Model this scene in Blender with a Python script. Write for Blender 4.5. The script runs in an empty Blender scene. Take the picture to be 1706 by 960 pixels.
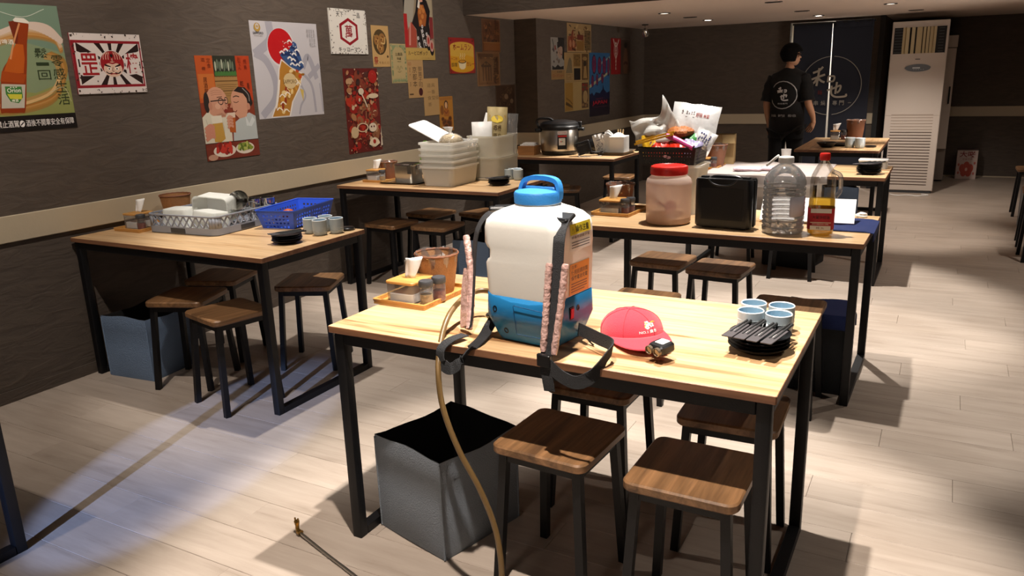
import bpy, math, random
from mathutils import Vector, Matrix, Euler, noise

R = random.Random(7)
PI = math.pi
SC = bpy.context.scene
COL = SC.collection

# ------------------------------------------------------------------ camera
cam_d = bpy.data.cameras.new('camera')
cam_d.sensor_fit = 'HORIZONTAL'
cam_d.sensor_width = 36.0
cam_d.lens = 27.5086
cam_d.clip_start = 0.02
cam_d.clip_end = 60
cam = bpy.data.objects.new('camera', cam_d)
COL.objects.link(cam)
_r = Vector((0.87894629, 0.47587188, -0.0316128))
_u = Vector((-0.09798338, 0.2450536, 0.96454548))
_f = Vector((-0.4667469, 0.84468615, -0.26201649))
cam.matrix_world = Matrix(((_r.x, _u.x, -_f.x, 0.0), (_r.y, _u.y, -_f.y, 0.0), (_r.z, _u.z, -_f.z, 1.48634575), (0, 0, 0, 1)))
SC.camera = cam

# ------------------------------------------------------------------ world, lights, exposure
wd = bpy.data.worlds.new('dim_room')
SC.world = wd
wd.use_nodes = True
wd.node_tree.nodes['Background'].inputs[0].default_value = (1.0, 0.86, 0.74, 1)
wd.node_tree.nodes['Background'].inputs[1].default_value = 0.02
SC.view_settings.view_transform = 'Standard'
SC.view_settings.look = 'None'
SC.view_settings.gamma = 1.0
SC.view_settings.exposure = 1.15
SC.view_settings.use_curve_mapping = False


def spot(name, loc, aim, watt, cone, blend=0.4, col=(1, 0.86, 0.7), rad=0.03):
    d = bpy.data.lights.new(name, 'SPOT')
    d.energy = watt
    d.color = col
    d.spot_size = math.radians(cone)
    d.spot_blend = blend
    d.shadow_soft_size = rad
    o = bpy.data.objects.new(name, d)
    o.location = loc
    v = Vector(aim) - Vector(loc)
    o.rotation_euler = v.to_track_quat('-Z', 'Y').to_euler()
    COL.objects.link(o)
    return o


WARM = (1.0, 0.89, 0.79)
NEUT = (1.0, 0.94, 0.87)
COOL = (0.72, 0.82, 1.0)
# ceiling spots, high ceiling over the front of the room
spot('spot_front_table', (-0.96, 2.54, 3.25), (-0.95, 2.2, 0.75), 300, 50, 0.35, NEUT)
spot('spot_front_stools', (-0.78, 1.22, 3.25), (-0.8, 1.45, 0.3), 235, 54, 0.5, WARM)
spot('spot_jar_table', (-0.94, 3.97, 3.25), (-0.72, 4.0, 0.5), 210, 50, 0.35, NEUT)
spot('spot_sheet_table', (-0.97, 5.5, 3.3), (-0.9, 5.25, 0.0), 330, 54, 0.4, NEUT)
spot('spot_rack_table', (-2.76, 3.1, 3.25), (-2.62, 3.25, 0.2), 135, 56, 0.5, NEUT)
spot('spot_tub_table', (-2.85, 4.85, 3.25), (-2.85, 4.85, 0.7), 120, 52, 0.5, NEUT)
spot('spot_wall_front', (-2.5, 1.4, 3.3), (-3.94, 2.7, 1.2), 98, 85, 0.9, WARM)
spot('spot_wall_middle', (-2.5, 3.9, 3.3), (-3.94, 4.5, 1.3), 80, 85, 0.9, WARM)
spot('spot_wall_back', (-2.6, 5.6, 3.3), (-3.94, 6.1, 1.3), 30, 85, 0.9, WARM)
spot('spot_entrance', (-1.58, -2.2, 2.0), (-2.62, 1.95, 0.0), 620, 10.5, 0.35, (0.36, 0.52, 1.0))
spot('spot_aisle_front', (1.4, 2.6, 3.25), (0.8, 2.7, 0.0), 34, 95, 0.9, WARM)
spot('spot_aisle_middle', (1.4, 5.6, 3.25), (0.8, 5.4, 0.0), 70, 95, 0.9, WARM)
spot('spot_corner_front', (-2.6, 0.5, 3.25), (-2.7, 1.2, 0.0), 48, 60, 0.9, WARM)
# spots recessed in the low ceiling
spot('spot_low_table', (-0.57, 8.62, 2.0), (-0.42, 9.6, 0.2), 60, 85, 0.8, WARM, 0.03)
spot('spot_low_aisle', (-0.30, 7.55, 2.0), (-0.28, 7.8, 0.0), 70, 58, 0.7, WARM, 0.02)
spot('spot_low_doorway', (-1.38, 9.85, 2.0), (-1.38, 9.95, 0.0), 10, 80, 0.9, WARM, 0.02)
spot('spot_low_wall', (-2.513, 9.4, 2.0), (-2.5, 9.5, 0.0), 12, 100, 0.9, WARM, 0.02)
spot('spot_low_cooker', (-2.54, 7.2, 2.0), (-2.75, 6.9, 0.7), 90, 78, 0.6, NEUT, 0.02)
spot('spot_low_alcove', (1.0, 9.6, 2.0), (0.8, 10.2, 0.0), 8, 110, 0.9, WARM, 0.03)
# soft fill lamps added out of view, behind the camera and on the right
spot('spot_fill_front', (-1.0, -1.9, 3.2), (-1.2, 2.6, 0.4), 30, 90, 1.0, WARM, 0.5)  # added frontal fill for surfaces facing the camera
spot('spot_fill_ceiling', (2.5, 7.4, 0.75), (-1.2, 8.2, 2.03), 130, 80, 1.0, WARM, 0.4)  # added uplight, brightens the underside of the low ceiling
# the lit kitchen passage behind the curtain
spot('spot_passage', (-1.3, 11.6, 2.3), (-1.3, 11.9, 1.0), 60, 120, 0.9, NEUT)

# ------------------------------------------------------------------ materials
MATS = {}


def hexc(h):
    h = h.lstrip('#')
    o = []
    for i in (0, 2, 4):
        c = int(h[i:i + 2], 16) / 255
        o.append(c / 12.92 if c <= 0.04045 else ((c + 0.055) / 1.055) ** 2.4)
    return (o[0], o[1], o[2], 1.0)


def new_mat(name):
    m = bpy.data.materials.new(name)
    m.use_nodes = True
    nt = m.node_tree
    nt.nodes.clear()
    out = nt.nodes.new('ShaderNodeOutputMaterial')
    return m, nt, out


def pm(name, col, rough=0.5, metal=0.0, bump=0.0, bscale=60.0, var=0.0, vscale=8.0, spec=0.5, sheen=0.0, stretch=None, coat=0.0):
    """principled material with procedural colour variation and fine relief"""
    if name in MATS:
        return MATS[name]
    m, nt, out = new_mat(name)
    b = nt.nodes.new('ShaderNodeBsdfPrincipled')
    nt.links.new(b.outputs[0], out.inputs[0])
    c = hexc(col) if isinstance(col, str) else (*col, 1.0)
    b.inputs['Base Color'].default_value = c
    b.inputs['Roughness'].default_value = rough
    b.inputs['Metallic'].default_value = metal
    b.inputs['Specular IOR Level'].default_value = spec
    if sheen:
        b.inputs['Sheen Weight'].default_value = sheen
    if coat:
        b.inputs['Coat Weight'].default_value = coat
    tc = nt.nodes.new('ShaderNodeTexCoord')
    mp = nt.nodes.new('ShaderNodeMapping')
    nt.links.new(tc.outputs['Object'], mp.inputs[0])
    if stretch:
        mp.inputs['Scale'].default_value = stretch
    if var:
        n = nt.nodes.new('ShaderNodeTexNoise')
        n.inputs['Scale'].default_value = vscale
        n.inputs['Detail'].default_value = 5
        nt.links.new(mp.outputs[0], n.inputs['Vector'])
        mx = nt.nodes.new('ShaderNodeMix')
        mx.data_type = 'RGBA'
        mx.inputs[6].default_value = tuple(max(0, x * (1 - var)) for x in c[:3]) + (1,)
        mx.inputs[7].default_value = tuple(min(1, x * (1 + var)) for x in c[:3]) + (1,)
        nt.links.new(n.outputs['Fac'], mx.inputs[0])
        nt.links.new(mx.outputs[2], b.inputs['Base Color'])
    if bump:
        n = nt.nodes.new('ShaderNodeTexNoise')
        n.inputs['Scale'].default_value = bscale
        n.inputs['Detail'].default_value = 4
        nt.links.new(mp.outputs[0], n.inputs['Vector'])
        bp = nt.nodes.new('ShaderNodeBump')
        bp.inputs['Strength'].default_value = bump
        bp.inputs['Distance'].default_value = 0.01
        nt.links.new(n.outputs['Fac'], bp.inputs['Height'])
        nt.links.new(bp.outputs[0], b.inputs['Normal'])
    MATS[name] = m
    return m


def wood(name, light, dark, mid, scale=1.0, axis='X', rough=0.4, contrast=(0.35, 0.75), plank=0.0, bump=0.05):
    """streaky laminate wood, grain along one object axis"""
    m, nt, out = new_mat(name)
    N, L = nt.nodes.new, nt.links.new
    b = N('ShaderNodeBsdfPrincipled')
    L(b.outputs[0], out.inputs[0])
    b.inputs['Roughness'].default_value = rough
    tc = N('ShaderNodeTexCoord')
    oi = N('ShaderNodeObjectInfo')
    mp = N('ShaderNodeMapping')
    s = {'X': (0.55, 9, 9), 'Y': (9, 0.55, 9), 'Z': (9, 9, 0.55)}[axis]
    mp.inputs['Scale'].default_value = tuple(k * scale for k in s)
    ml = N('ShaderNodeMath')
    ml.operation = 'MULTIPLY'
    ml.inputs[1].default_value = 37.0
    L(oi.outputs['Random'], ml.inputs[0])
    cb = N('ShaderNodeCombineXYZ')
    for i in range(3):
        L(ml.outputs[0], cb.inputs[i])
    L(tc.outputs['Object'], mp.inputs[0])
    ad = N('ShaderNodeVectorMath')
    ad.operation = 'ADD'
    L(mp.outputs[0], ad.inputs[0])
    L(cb.outputs[0], ad.inputs[1])
    n1 = N('ShaderNodeTexNoise')
    n1.inputs['Scale'].default_value = 1.6
    n1.inputs['Detail'].default_value = 6
    n1.inputs['Roughness'].default_value = 0.6
    n1.inputs['Distortion'].default_value = 0.6
    L(ad.outputs[0], n1.inputs['Vector'])
    n2 = N('ShaderNodeTexNoise')
    n2.inputs['Scale'].default_value = 9
    n2.inputs['Detail'].default_value = 4
    L(ad.outputs[0], n2.inputs['Vector'])
    r1 = N('ShaderNodeValToRGB')
    e = r1.color_ramp.elements
    e[0].position, e[0].color = contrast[0], hexc(dark)
    e[1].position, e[1].color = contrast[1], hexc(light)
    k = e.new((contrast[0] + contrast[1]) / 2)
    k.color = hexc(mid)
    L(n1.outputs['Fac'], r1.inputs[0])
    mx = N('ShaderNodeMix')
    mx.data_type = 'RGBA'
    mx.blend_type = 'MULTIPLY'
    mx.inputs[0].default_value = 0.35
    L(r1.outputs[0], mx.inputs[6])
    r2 = N('ShaderNodeValToRGB')
    r2.color_ramp.elements[0].position = 0.35
    r2.color_ramp.elements[0].color = (0.35, 0.3, 0.25, 1)
    r2.color_ramp.elements[1].position = 0.6
    r2.color_ramp.elements[1].color = (1, 1, 1, 1)
    L(n2.outputs['Fac'], r2.inputs[0])
    L(r2.outputs[0], mx.inputs[7])
    L(mx.outputs[2], b.inputs['Base Color'])
    bp = N('ShaderNodeBump')
    bp.inputs['Strength'].default_value = bump
    bp.inputs['Distance'].default_value = 0.003
    L(n2.outputs['Fac'], bp.inputs['Height'])
    L(bp.outputs[0], b.inputs['Normal'])
    MATS[name] = m
    return m


def clear(name, tint=(1, 1, 1), gloss=0.12, rough=0.05, body=0.0, bodycol=(0.9, 0.9, 0.9)):
    """thin-walled clear plastic or glass: tinted pass-through plus reflections"""
    m, nt, out = new_mat(name)
    N, L = nt.nodes.new, nt.links.new
    t = N('ShaderNodeBsdfTransparent')
    t.inputs[0].default_value = (*tint, 1)
    g = N('ShaderNodeBsdfGlossy')
    g.inputs['Roughness'].default_value = rough
    lw = N('ShaderNodeLayerWeight')
    lw.inputs[0].default_value = 0.45
    mr = N('ShaderNodeMapRange')
    mr.inputs[3].default_value = gloss * 0.5
    mr.inputs[4].default_value = min(1, gloss * 4)
    L(lw.outputs['Fresnel'], mr.inputs[0])
    mx = N('ShaderNodeMixShader')
    L(mr.outputs[0], mx.inputs[0])
    L(t.outputs[0], mx.inputs[1])
    L(g.outputs[0], mx.inputs[2])
    last = mx
    if body:
        d = N('ShaderNodeBsdfDiffuse')
        d.inputs[0].default_value = (*bodycol, 1)
        tr = N('ShaderNodeBsdfTranslucent')
        tr.inputs[0].default_value = (*bodycol, 1)
        m1 = N('ShaderNodeMixShader')
        m1.inputs[0].default_value = 0.5
        L(d.outputs[0], m1.inputs[1])
        L(tr.outputs[0], m1.inputs[2])
        m2 = N('ShaderNodeMixShader')
        m2.inputs[0].default_value = body
        L(last.outputs[0], m2.inputs[1])
        L(m1.outputs[0], m2.inputs[2])
        last = m2
    L(last.outputs[0], out.inputs[0])
    MATS[name] = m
    return m


def emit(name, col, s):
    m, nt, out = new_mat(name)
    e = nt.nodes.new('ShaderNodeEmission')
    e.inputs[0].default_value = (*col, 1)
    e.inputs[1].default_value = s
    nt.links.new(e.outputs[0], out.inputs[0])
    MATS[name] = m
    return m


def print_mat():
    """flat print: colours stored on the faces of the printed artwork"""
    m, nt, out = new_mat('print_ink')
    b = nt.nodes.new('ShaderNodeBsdfPrincipled')
    b.inputs['Roughness'].default_value = 0.42
    a = nt.nodes.new('ShaderNodeAttribute')
    a.attribute_name = 'ink'
    nt.links.new(a.outputs['Color'], b.inputs['Base Color'])
    nt.links.new(b.outputs[0], out.inputs[0])
    MATS['print_ink'] = m
    return m


PRINT = print_mat()


def wall_mat():
    m, nt, out = new_mat('dark_plaster')
    N, L = nt.nodes.new, nt.links.new
    b = N('ShaderNodeBsdfPrincipled')
    b.inputs['Roughness'].default_value = 0.75
    L(b.outputs[0], out.inputs[0])
    geo = N('ShaderNodeNewGeometry')
    mp = N('ShaderNodeMapping')
    mp.inputs['Rotation'].default_value = (0.5, 0.3, 0.2)
    mp.inputs['Scale'].default_value = (1.2, 1.2, 4.5)
    L(geo.outputs['Position'], mp.inputs[0])
    n = N('ShaderNodeTexNoise')
    n.inputs['Scale'].default_value = 4.5
    n.inputs['Detail'].default_value = 6
    n.inputs['Distortion'].default_value = 1.4
    L(mp.outputs[0], n.inputs['Vector'])
    r = N('ShaderNodeValToRGB')
    r.color_ramp.elements[0].position = 0.3
    r.color_ramp.elements[0].color = hexc('#4b4139')
    r.color_ramp.elements[1].position = 0.75
    r.color_ramp.elements[1].color = hexc('#574c42')
    L(n.outputs['Fac'], r.inputs[0])
    L(r.outputs[0], b.inputs['Base Color'])
    bp = N('ShaderNodeBump')
    bp.inputs['Strength'].default_value = 0.35
    bp.inputs['Distance'].default_value = 0.02
    L(n.outputs['Fac'], bp.inputs['Height'])
    L(bp.outputs[0], b.inputs['Normal'])
    MATS['dark_plaster'] = m
    return m


def floor_mat():
    m, nt, out = new_mat('pale_oak_laminate')
    N, L = nt.nodes.new, nt.links.new
    b = N('ShaderNodeBsdfPrincipled')
    b.inputs['Roughness'].default_value = 0.42
    b.inputs['Specular IOR Level'].default_value = 0.4
    L(b.outputs[0], out.inputs[0])
    geo = N('ShaderNodeNewGeometry')
    oi = N('ShaderNodeObjectInfo')
    cb = N('ShaderNodeCombineXYZ')
    ml = N('ShaderNodeMath')
    ml.operation = 'MULTIPLY'
    ml.inputs[1].default_value = 23.0
    L(oi.outputs['Random'], ml.inputs[0])
    for i in range(3):
        L(ml.outputs[0], cb.inputs[i])
    mp = N('ShaderNodeMapping')
    mp.inputs['Scale'].default_value = (0.9, 9.0, 1.0)
    L(geo.outputs['Position'], mp.inputs[0])
    ad = N('ShaderNodeVectorMath')
    L(mp.outputs[0], ad.inputs[0])
    L(cb.outputs[0], ad.inputs[1])
    n = N('ShaderNodeTexNoise')
    n.inputs['Scale'].default_value = 2.2
    n.inputs['Detail'].default_value = 8
    n.inputs['Roughness'].default_value = 0.65
    n.inputs['Distortion'].default_value = 0.5
    L(ad.outputs[0], n.inputs['Vector'])
    r = N('ShaderNodeValToRGB')
    e = r.color_ramp.elements
    e[0].position, e[0].color = 0.22, hexc('#8b7d70')
    e[1].position, e[1].color = 0.70, hexc('#b0a295')
    k = e.new(0.42)
    k.color = hexc('#a39588')
    L(n.outputs['Fac'], r.inputs[0])
    hs = N('ShaderNodeHueSaturation')
    mr = N('ShaderNodeMapRange')
    mr.inputs[3].default_value = 0.95
    mr.inputs[4].default_value = 1.04
    L(oi.outputs['Random'], mr.inputs[0])
    L(mr.outputs[0], hs.inputs['Value'])
    L(r.outputs[0], hs.inputs['Color'])
    # scuffs
    n2 = N('ShaderNodeTexNoise')
    n2.inputs['Scale'].default_value = 1.7
    n2.inputs['Detail'].default_value = 3
    L(geo.outputs['Position'], n2.inputs['Vector'])
    r2 = N('ShaderNodeValToRGB')
    r2.color_ramp.elements[0].position = 0.3
    r2.color_ramp.elements[0].color = (0.88, 0.86, 0.84, 1)
    r2.color_ramp.elements[1].position = 0.55
    r2.color_ramp.elements[1].color = (1, 1, 1, 1)
    L(n2.outputs['Fac'], r2.inputs[0])
    mx = N('ShaderNodeMix')
    mx.data_type = 'RGBA'
    mx.blend_type = 'MULTIPLY'
    mx.inputs[0].default_value = 1
    L(hs.outputs[0], mx.inputs[6])
    L(r2.outputs[0], mx.inputs[7])
    L(mx.outputs[2], b.inputs['Base Color'])
    MATS['pale_oak_laminate'] = m
    return m


def weave_mat(name, c1, c2, sx=260, sz=160, rough=0.65):
    """woven rattan / webbing"""
    m, nt, out = new_mat(name)
    N, L = nt.nodes.new, nt.links.new
    b = N('ShaderNodeBsdfPrincipled')
    b.inputs['Roughness'].default_value = rough
    L(b.outputs[0], out.inputs[0])
    tc = N('ShaderNodeTexCoord')
    w = N('ShaderNodeTexWave')
    w.wave_type = 'BANDS'
    w.bands_direction = 'Z'
    w.inputs['Scale'].default_value = sz
    w.inputs['Distortion'].default_value = 1.5
    L(tc.outputs['Object'], w.inputs['Vector'])
    ck = N('ShaderNodeTexNoise')
    ck.inputs['Scale'].default_value = sx
    L(tc.outputs['Object'], ck.inputs['Vector'])
    mm = N('ShaderNodeMath')
    mm.operation = 'MULTIPLY'
    L(w.outputs['Fac'], mm.inputs[0])
    L(ck.outputs['Fac'], mm.inputs[1])
    r = N('ShaderNodeValToRGB')
    r.color_ramp.elements[0].position = 0.05
    r.color_ramp.elements[0].color = hexc(c2)
    r.color_ramp.elements[1].position = 0.45
    r.color_ramp.elements[1].color = hexc(c1)
    L(mm.outputs[0], r.inputs[0])
    L(r.outputs[0], b.inputs['Base Color'])
    bp = N('ShaderNodeBump')
    bp.inputs['Strength'].default_value = 0.5
    bp.inputs['Distance'].default_value = 0.002
    L(mm.outputs[0], bp.inputs['Height'])
    L(bp.outputs[0], b.inputs['Normal'])
    MATS[name] = m
    return m


M_WALL = wall_mat()
M_FLOOR = floor_mat()
M_TOP = wood('table_laminate', '#d9b68a', '#7d5532', '#cda678', 1.0, 'X', 0.36, (0.30, 0.54))
M_EDGE = wood('table_edge_band', '#a57754', '#77503a', '#946748', 1.0, 'X', 0.5)
M_SEAT = wood('stool_walnut', '#a67a52', '#4e3624', '#846140', 1.2, 'Y', 0.42, (0.3, 0.7))
M_STEEL = pm('black_powder_steel', '#0b0b0e', 0.5, 0.0, 0.1, 300, spec=0.35)
M_RAIL = pm('cream_rail_paint', '#b9ab92', 0.55, 0, 0.08, 40, 0.06, 3)
M_CEIL = pm('ceiling_paint', '#d6c4b6', 0.8, 0, 0.08, 120, 0.05, 2)
M_HIGH = pm('dark_upper_ceiling', '#2a2521', 0.85, 0, 0.1, 60)
M_BLACKP = pm('black_plastic', '#0c0c0e', 0.38, 0, 0.06, 400)
M_BLACKM = pm('black_matte', '#101011', 0.7, 0, 0.1, 200)
M_DARKG = pm('dark_grey_plastic', '#3a3b3e', 0.5, 0, 0.1, 300)
M_STAIN = pm('brushed_stainless', '#b9b6b0', 0.28, 1.0, 0.04, 200, stretch=(1, 1, 30))
M_CHROME = pm('polished_steel', '#cfcdc8', 0.14, 1.0)
M_WHITEP = pm('white_plastic', '#e8e6e2', 0.4, 0, 0.03, 200, 0.03, 6)
M_PAPER = pm('white_paper', '#f0eeea', 0.8, 0, 0.15, 40)
M_FABG = pm('grey_bin_fabric', '#828a93', 0.85, 0, 0.5, 220, 0.12, 5)
M_FABB = pm('slate_blue_bin_fabric', '#7389a6', 0.85, 0, 0.5, 220, 0.1, 5)
M_FABD = pm('dark_bin_fabric', '#1d1f22', 0.85, 0, 0.5, 220, 0.1, 5)
M_FABIN = pm('bin_lining', '#0b0b0c', 0.9)
M_RATTAN = weave_mat('rattan_weave', '#c08a52', '#7a4a26')
M_RATTAND = weave_mat('dark_rattan_weave', '#a06a4a', '#5e3624')
M_BAMBOO = wood('bamboo_tray', '#d6a35c', '#b07c3c', '#c8924c', 1.4, 'X', 0.5, (0.3, 0.7))
M_CUP = pm('celadon_glaze', '#a9b6bd', 0.3, 0, 0.03, 60, 0.1, 12)
M_CUPIN = pm('celadon_glaze_inside', '#8fb0c4', 0.25, 0, 0, 1, 0.08, 20)
M_CUPRIM = pm('pale_glaze_rim', '#dfe6ea', 0.3)
M_PLATE = pm('black_stoneware', '#0e0e11', 0.28, 0, 0.05, 90)
M_SLEEVE = pm('charcoal_paper_sleeve', '#3d383a', 0.7)
M_LETTERW = pm('white_lettering', '#e8e6e2', 0.6)
M_CLEAR = clear('clear_plastic', (0.97, 0.97, 0.97), 0.1)
M_FROST = clear('frosted_plastic', (0.9, 0.9, 0.88), 0.06, 0.25, 0.78, (0.9, 0.9, 0.86))
M_FROST2 = clear('milky_plastic', (0.9, 0.9, 0.88), 0.06, 0.25, 0.5, (0.8, 0.76, 0.68))
M_FILM = clear('clinging_film', (0.97, 0.96, 0.95), 0.16, 0.12, 0.12, (0.85, 0.85, 0.84))
M_BAGW = pm('white_plastic_bag', '#e9e7e3', 0.35, 0, 0.5, 18, 0.05, 6)
M_RED = pm('red_plastic', '#cf1e14', 0.4)

# ------------------------------------------------------------------ mesh builder


def catmull(pts, n=6, closed=False):
    P = [Vector(p) for p in pts]
    out = []
    m = len(P)
    rng = range(m if closed else m - 1)
    for i in rng:
        p0 = P[(i - 1) % m] if closed or i > 0 else P[0] * 2 - P[1]
        p1, p2 = P[i], P[(i + 1) % m]
        p3 = P[(i + 2) % m] if closed or i + 2 < m else P[-1] * 2 - P[-2]
        for k in range(n):
            t = k / n
            out.append(0.5 * ((2 * p1) + (p2 - p0) * t + (2 * p0 - 5 * p1 + 4 * p2 - p3) * t * t + (3 * p1 - p0 - 3 * p2 + p3) * t ** 3))
    if not closed:
        out.append(P[-1])
    return out


def rrect(w, d, r, n=4, cx=0.0, cy=0.0, z=0.0):
    r = min(r, w / 2 - 1e-5, d / 2 - 1e-5)
    o = []
    for sx, sy, a in ((1, 1, 0), (-1, 1, 90), (-1, -1, 180), (1, -1, 270)):
        for k in range(n + 1):
            t = math.radians(a + 90 * k / n)
            o.append(Vector((cx + sx * (w / 2 - r) + r * math.cos(t), cy + sy * (d / 2 - r) + r * math.sin(t), z)))
    return o


def circ(r, n=24, cx=0.0, cy=0.0, z=0.0):
    return [Vector((cx + r * math.cos(2 * PI * k / n), cy + r * math.sin(2 * PI * k / n), z)) for k in range(n)]


class MB:
    def __init__(self, T=None):
        self.v, self.f, self.c, self.mi = [], [], [], []
        self.T = T or Matrix.Identity(4)
        self.cur = None
        self.m = 0

    def add(self, vs, fs):
        b = len(self.v)
        self.v += [self.T @ Vector(p) for p in vs]
        for q in fs:
            self.f.append([b + i for i in q])
            self.c.append(self.cur)
            self.mi.append(self.m)
        return self

    def box(self, cx, cy, cz, w, d, h, rz=0.0, M=None):
        vs = [Vector((sx * w / 2, sy * d / 2, sz * h / 2)) for sx in (-1, 1) for sy in (-1, 1) for sz in (-1, 1)]
        A = Matrix.Translation((cx, cy, cz)) @ (M if M else Matrix.Rotation(rz, 4, 'Z'))
        return self.add([A @ v for v in vs], [(0, 1, 3, 2), (4, 6, 7, 5), (0, 4, 5, 1), (2, 3, 7, 6), (0, 2, 6, 4), (1, 5, 7, 3)])

    def b2(self, x0, x1, y0, y1, z0, z1):
        return self.box((x0 + x1) / 2, (y0 + y1) / 2, (z0 + z1) / 2, abs(x1 - x0), abs(y1 - y0), abs(z1 - z0))

    def rings(self, rr, cap0=True, cap1=True, closed=False):
        n = len(rr[0])
        vs = [p for r in rr for p in r]
        fs = []
        K = len(rr)
        for i in range(K if closed else K - 1):
            a, b = i * n, ((i + 1) % K) * n
            for j in range(n):
                k = (j + 1) % n
                fs.append((a + j, a + k, b + k, b + j))
        if cap0 and not closed:
            fs.append(tuple(reversed(range(n))))
        if cap1 and not closed:
            fs.append(tuple(range((K - 1) * n, K * n)))
        return self.add(vs, fs)

    def slab(self, w, d, z0, z1, r=0.01, bev=0.003, cx=0.0, cy=0.0, n=4):
        """rounded-corner slab with softened edges"""
        rr = [rrect(w - 2 * bev, d - 2 * bev, max(r - bev, 0.0005), n, cx, cy, z0), rrect(w, d, r, n, cx, cy, z0 + bev),
              rrect(w, d, r, n, cx, cy, z1 - bev), rrect(w - 2 * bev, d - 2 * bev, max(r - bev, 0.0005), n, cx, cy, z1)]
        return self.rings(rr)

    def lathe(self, prof, n=24, cx=0.0, cy=0.0, cap0=True, cap1=True):
        return self.rings([circ(max(r, 1e-4), n, cx, cy, z) for r, z in prof], cap0, cap1)

    def tub(self, secs, n=5, cx=0.0, cy=0.0, cap0=True, cap1=True):
        """sections (w, d, r, z)"""
        return self.rings([rrect(w, d, r, n, cx, cy, z) for w, d, r, z in secs], cap0, cap1)

    def tube(self, path, r, n=8, caps=True):
        P = [Vector(p) for p in path]
        rad = r if isinstance(r, (list, tuple)) else [r] * len(P)
        t0 = (P[1] - P[0]).normalized()
        up = Vector((0, 0, 1)) if abs(t0.z) < 0.9 else Vector((1, 0, 0))
        u = t0.cross(up).normalized()
        rr = []
        for i, p in enumerate(P):
            t = ((P[min(i + 1, len(P) - 1)] - P[max(i - 1, 0)])).normalized()
            u = (u - t * u.dot(t)).normalized()
            w = t.cross(u)
            rr.append([p + (u * math.cos(2 * PI * k / n) + w * math.sin(2 * PI * k / n)) * rad[i] for k in range(n)])
        return self.rings(rr, caps, caps)

    def beam(self, p, q, w, h=None):
        """square bar from p to q"""
        p, q = Vector(p), Vector(q)
        h = h or w
        t = (q - p).normalized()
        up = Vector((0, 0, 1)) if abs(t.z) < 0.9 else Vector((0, 1, 0))
        u = t.cross(up).normalized()
        v = u.cross(t)
        o = [u * w / 2 + v * h / 2, -u * w / 2 + v * h / 2, -u * w / 2 - v * h / 2, u * w / 2 - v * h / 2]
        return self.rings([[p + k for k in o], [q + k for k in o]])

    def ribbon(self, path, w, th, sides):
        """flat strap: path points, width w along the side vectors"""
        P = [Vector(p) for p in path]
        S = [Vector(s).normalized() for s in sides] if isinstance(sides[0], (tuple, list, Vector)) else [Vector(sides).normalized()] * len(P)
        rr = []
        for i, p in enumerate(P):
            t = (P[min(i + 1, len(P) - 1)] - P[max(i - 1, 0)]).normalized()
            s = (S[i] - t * S[i].dot(t)).normalized()
            nn = t.cross(s)
            rr.append([p + s * w / 2 + nn * th / 2, p - s * w / 2 + nn * th / 2, p - s * w / 2 - nn * th / 2, p + s * w / 2 - nn * th / 2])
        return self.rings(rr)

    def blob(self, c, r, s=(1, 1, 1), n=10, m=7, jit=0.0, seed=0):
        rn = random.Random(seed)
        rr = []
        for i in range(1, m):
            th = PI * i / m
            ring = []
            for k in range(n):
                a = 2 * PI * k / n
                q = r * (1 + jit * (rn.random() - 0.5) * 2)
                ring.append(Vector((c[0] + s[0] * q * math.sin(th) * math.cos(a), c[1] + s[1] * q * math.sin(th) * math.sin(a), c[2] - s[2] * q * math.cos(th))))
            rr.append(ring)
        return self.rings(rr)

    def grid(self, fn, nu, nv):
        vs = [fn(i / nu, j / nv) for i in range(nu + 1) for j in range(nv + 1)]
        fs = [(i * (nv + 1) + j, (i + 1) * (nv + 1) + j, (i + 1) * (nv + 1) + j + 1, i * (nv + 1) + j + 1) for i in range(nu) for j in range(nv)]
        return self.add(vs, fs)

    def mesh(self, name, mats, sharp=35, smooth=True):
        me = bpy.data.meshes.new(name)
        me.from_pydata([tuple(p) for p in self.v], [], self.f)
        for m in (mats if isinstance(mats, (list, tuple)) else [mats]):
            me.materials.append(m)
        if any(self.mi):
            me.polygons.foreach_set('material_index', self.mi)
        if any(c is not None for c in self.c):
            at = me.color_attributes.new('ink', 'FLOAT_COLOR', 'CORNER')
            k = 0
            for p, c in zip(me.polygons, self.c):
                for _ in range(p.loop_total):
                    at.data[k].color = c or (1, 1, 1, 1)
                    k += 1
        if smooth:
            me.polygons.foreach_set('use_smooth', [True] * len(me.polygons))
            me.set_sharp_from_angle(angle=math.radians(sharp))
        me.update()
        return me

    def build(self, name, mats, parent=None, loc=None, rot=None, sharp=35, smooth=True):
        o = bpy.data.objects.new(name, self.mesh(name, mats, sharp, smooth))
        COL.objects.link(o)
        if parent is not None:
            o.parent = parent
        if loc is not None:
            o.location = loc
        if rot is not None:
            o.rotation_euler = rot
        return o


def solidify(o, th, off=-1.0):
    m = o.modifiers.new('thickness', 'SOLIDIFY')
    m.thickness = th
    m.offset = off
    return o


def tag(o, label, cat, group=None):
    o['label'] = label
    o['category'] = cat
    if group:
        o['group'] = group
    return o


def thing(name, label, cat, loc=(0, 0, 0), rz=0.0, group=None):
    o = bpy.data.objects.new(name, None)
    o.empty_display_size = 0.1
    COL.objects.link(o)
    o.location = loc
    o.rotation_euler = (0, 0, rz)
    return tag(o, label, cat, group)


def struct(o):
    o['kind'] = 'structure'
    return o


def dup(root, loc, rz=0.0, label=None, group=None):
    r = root.copy()
    COL.objects.link(r)
    r.location = loc
    r.rotation_euler = (0, 0, rz)
    if label:
        r['label'] = label
    if group:
        r['group'] = group
    for ch in list(root.children):
        c = ch.copy()
        COL.objects.link(c)
        c.parent = r
        for g in list(ch.children):
            d = g.copy()
            COL.objects.link(d)
            d.parent = c
    return r


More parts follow.
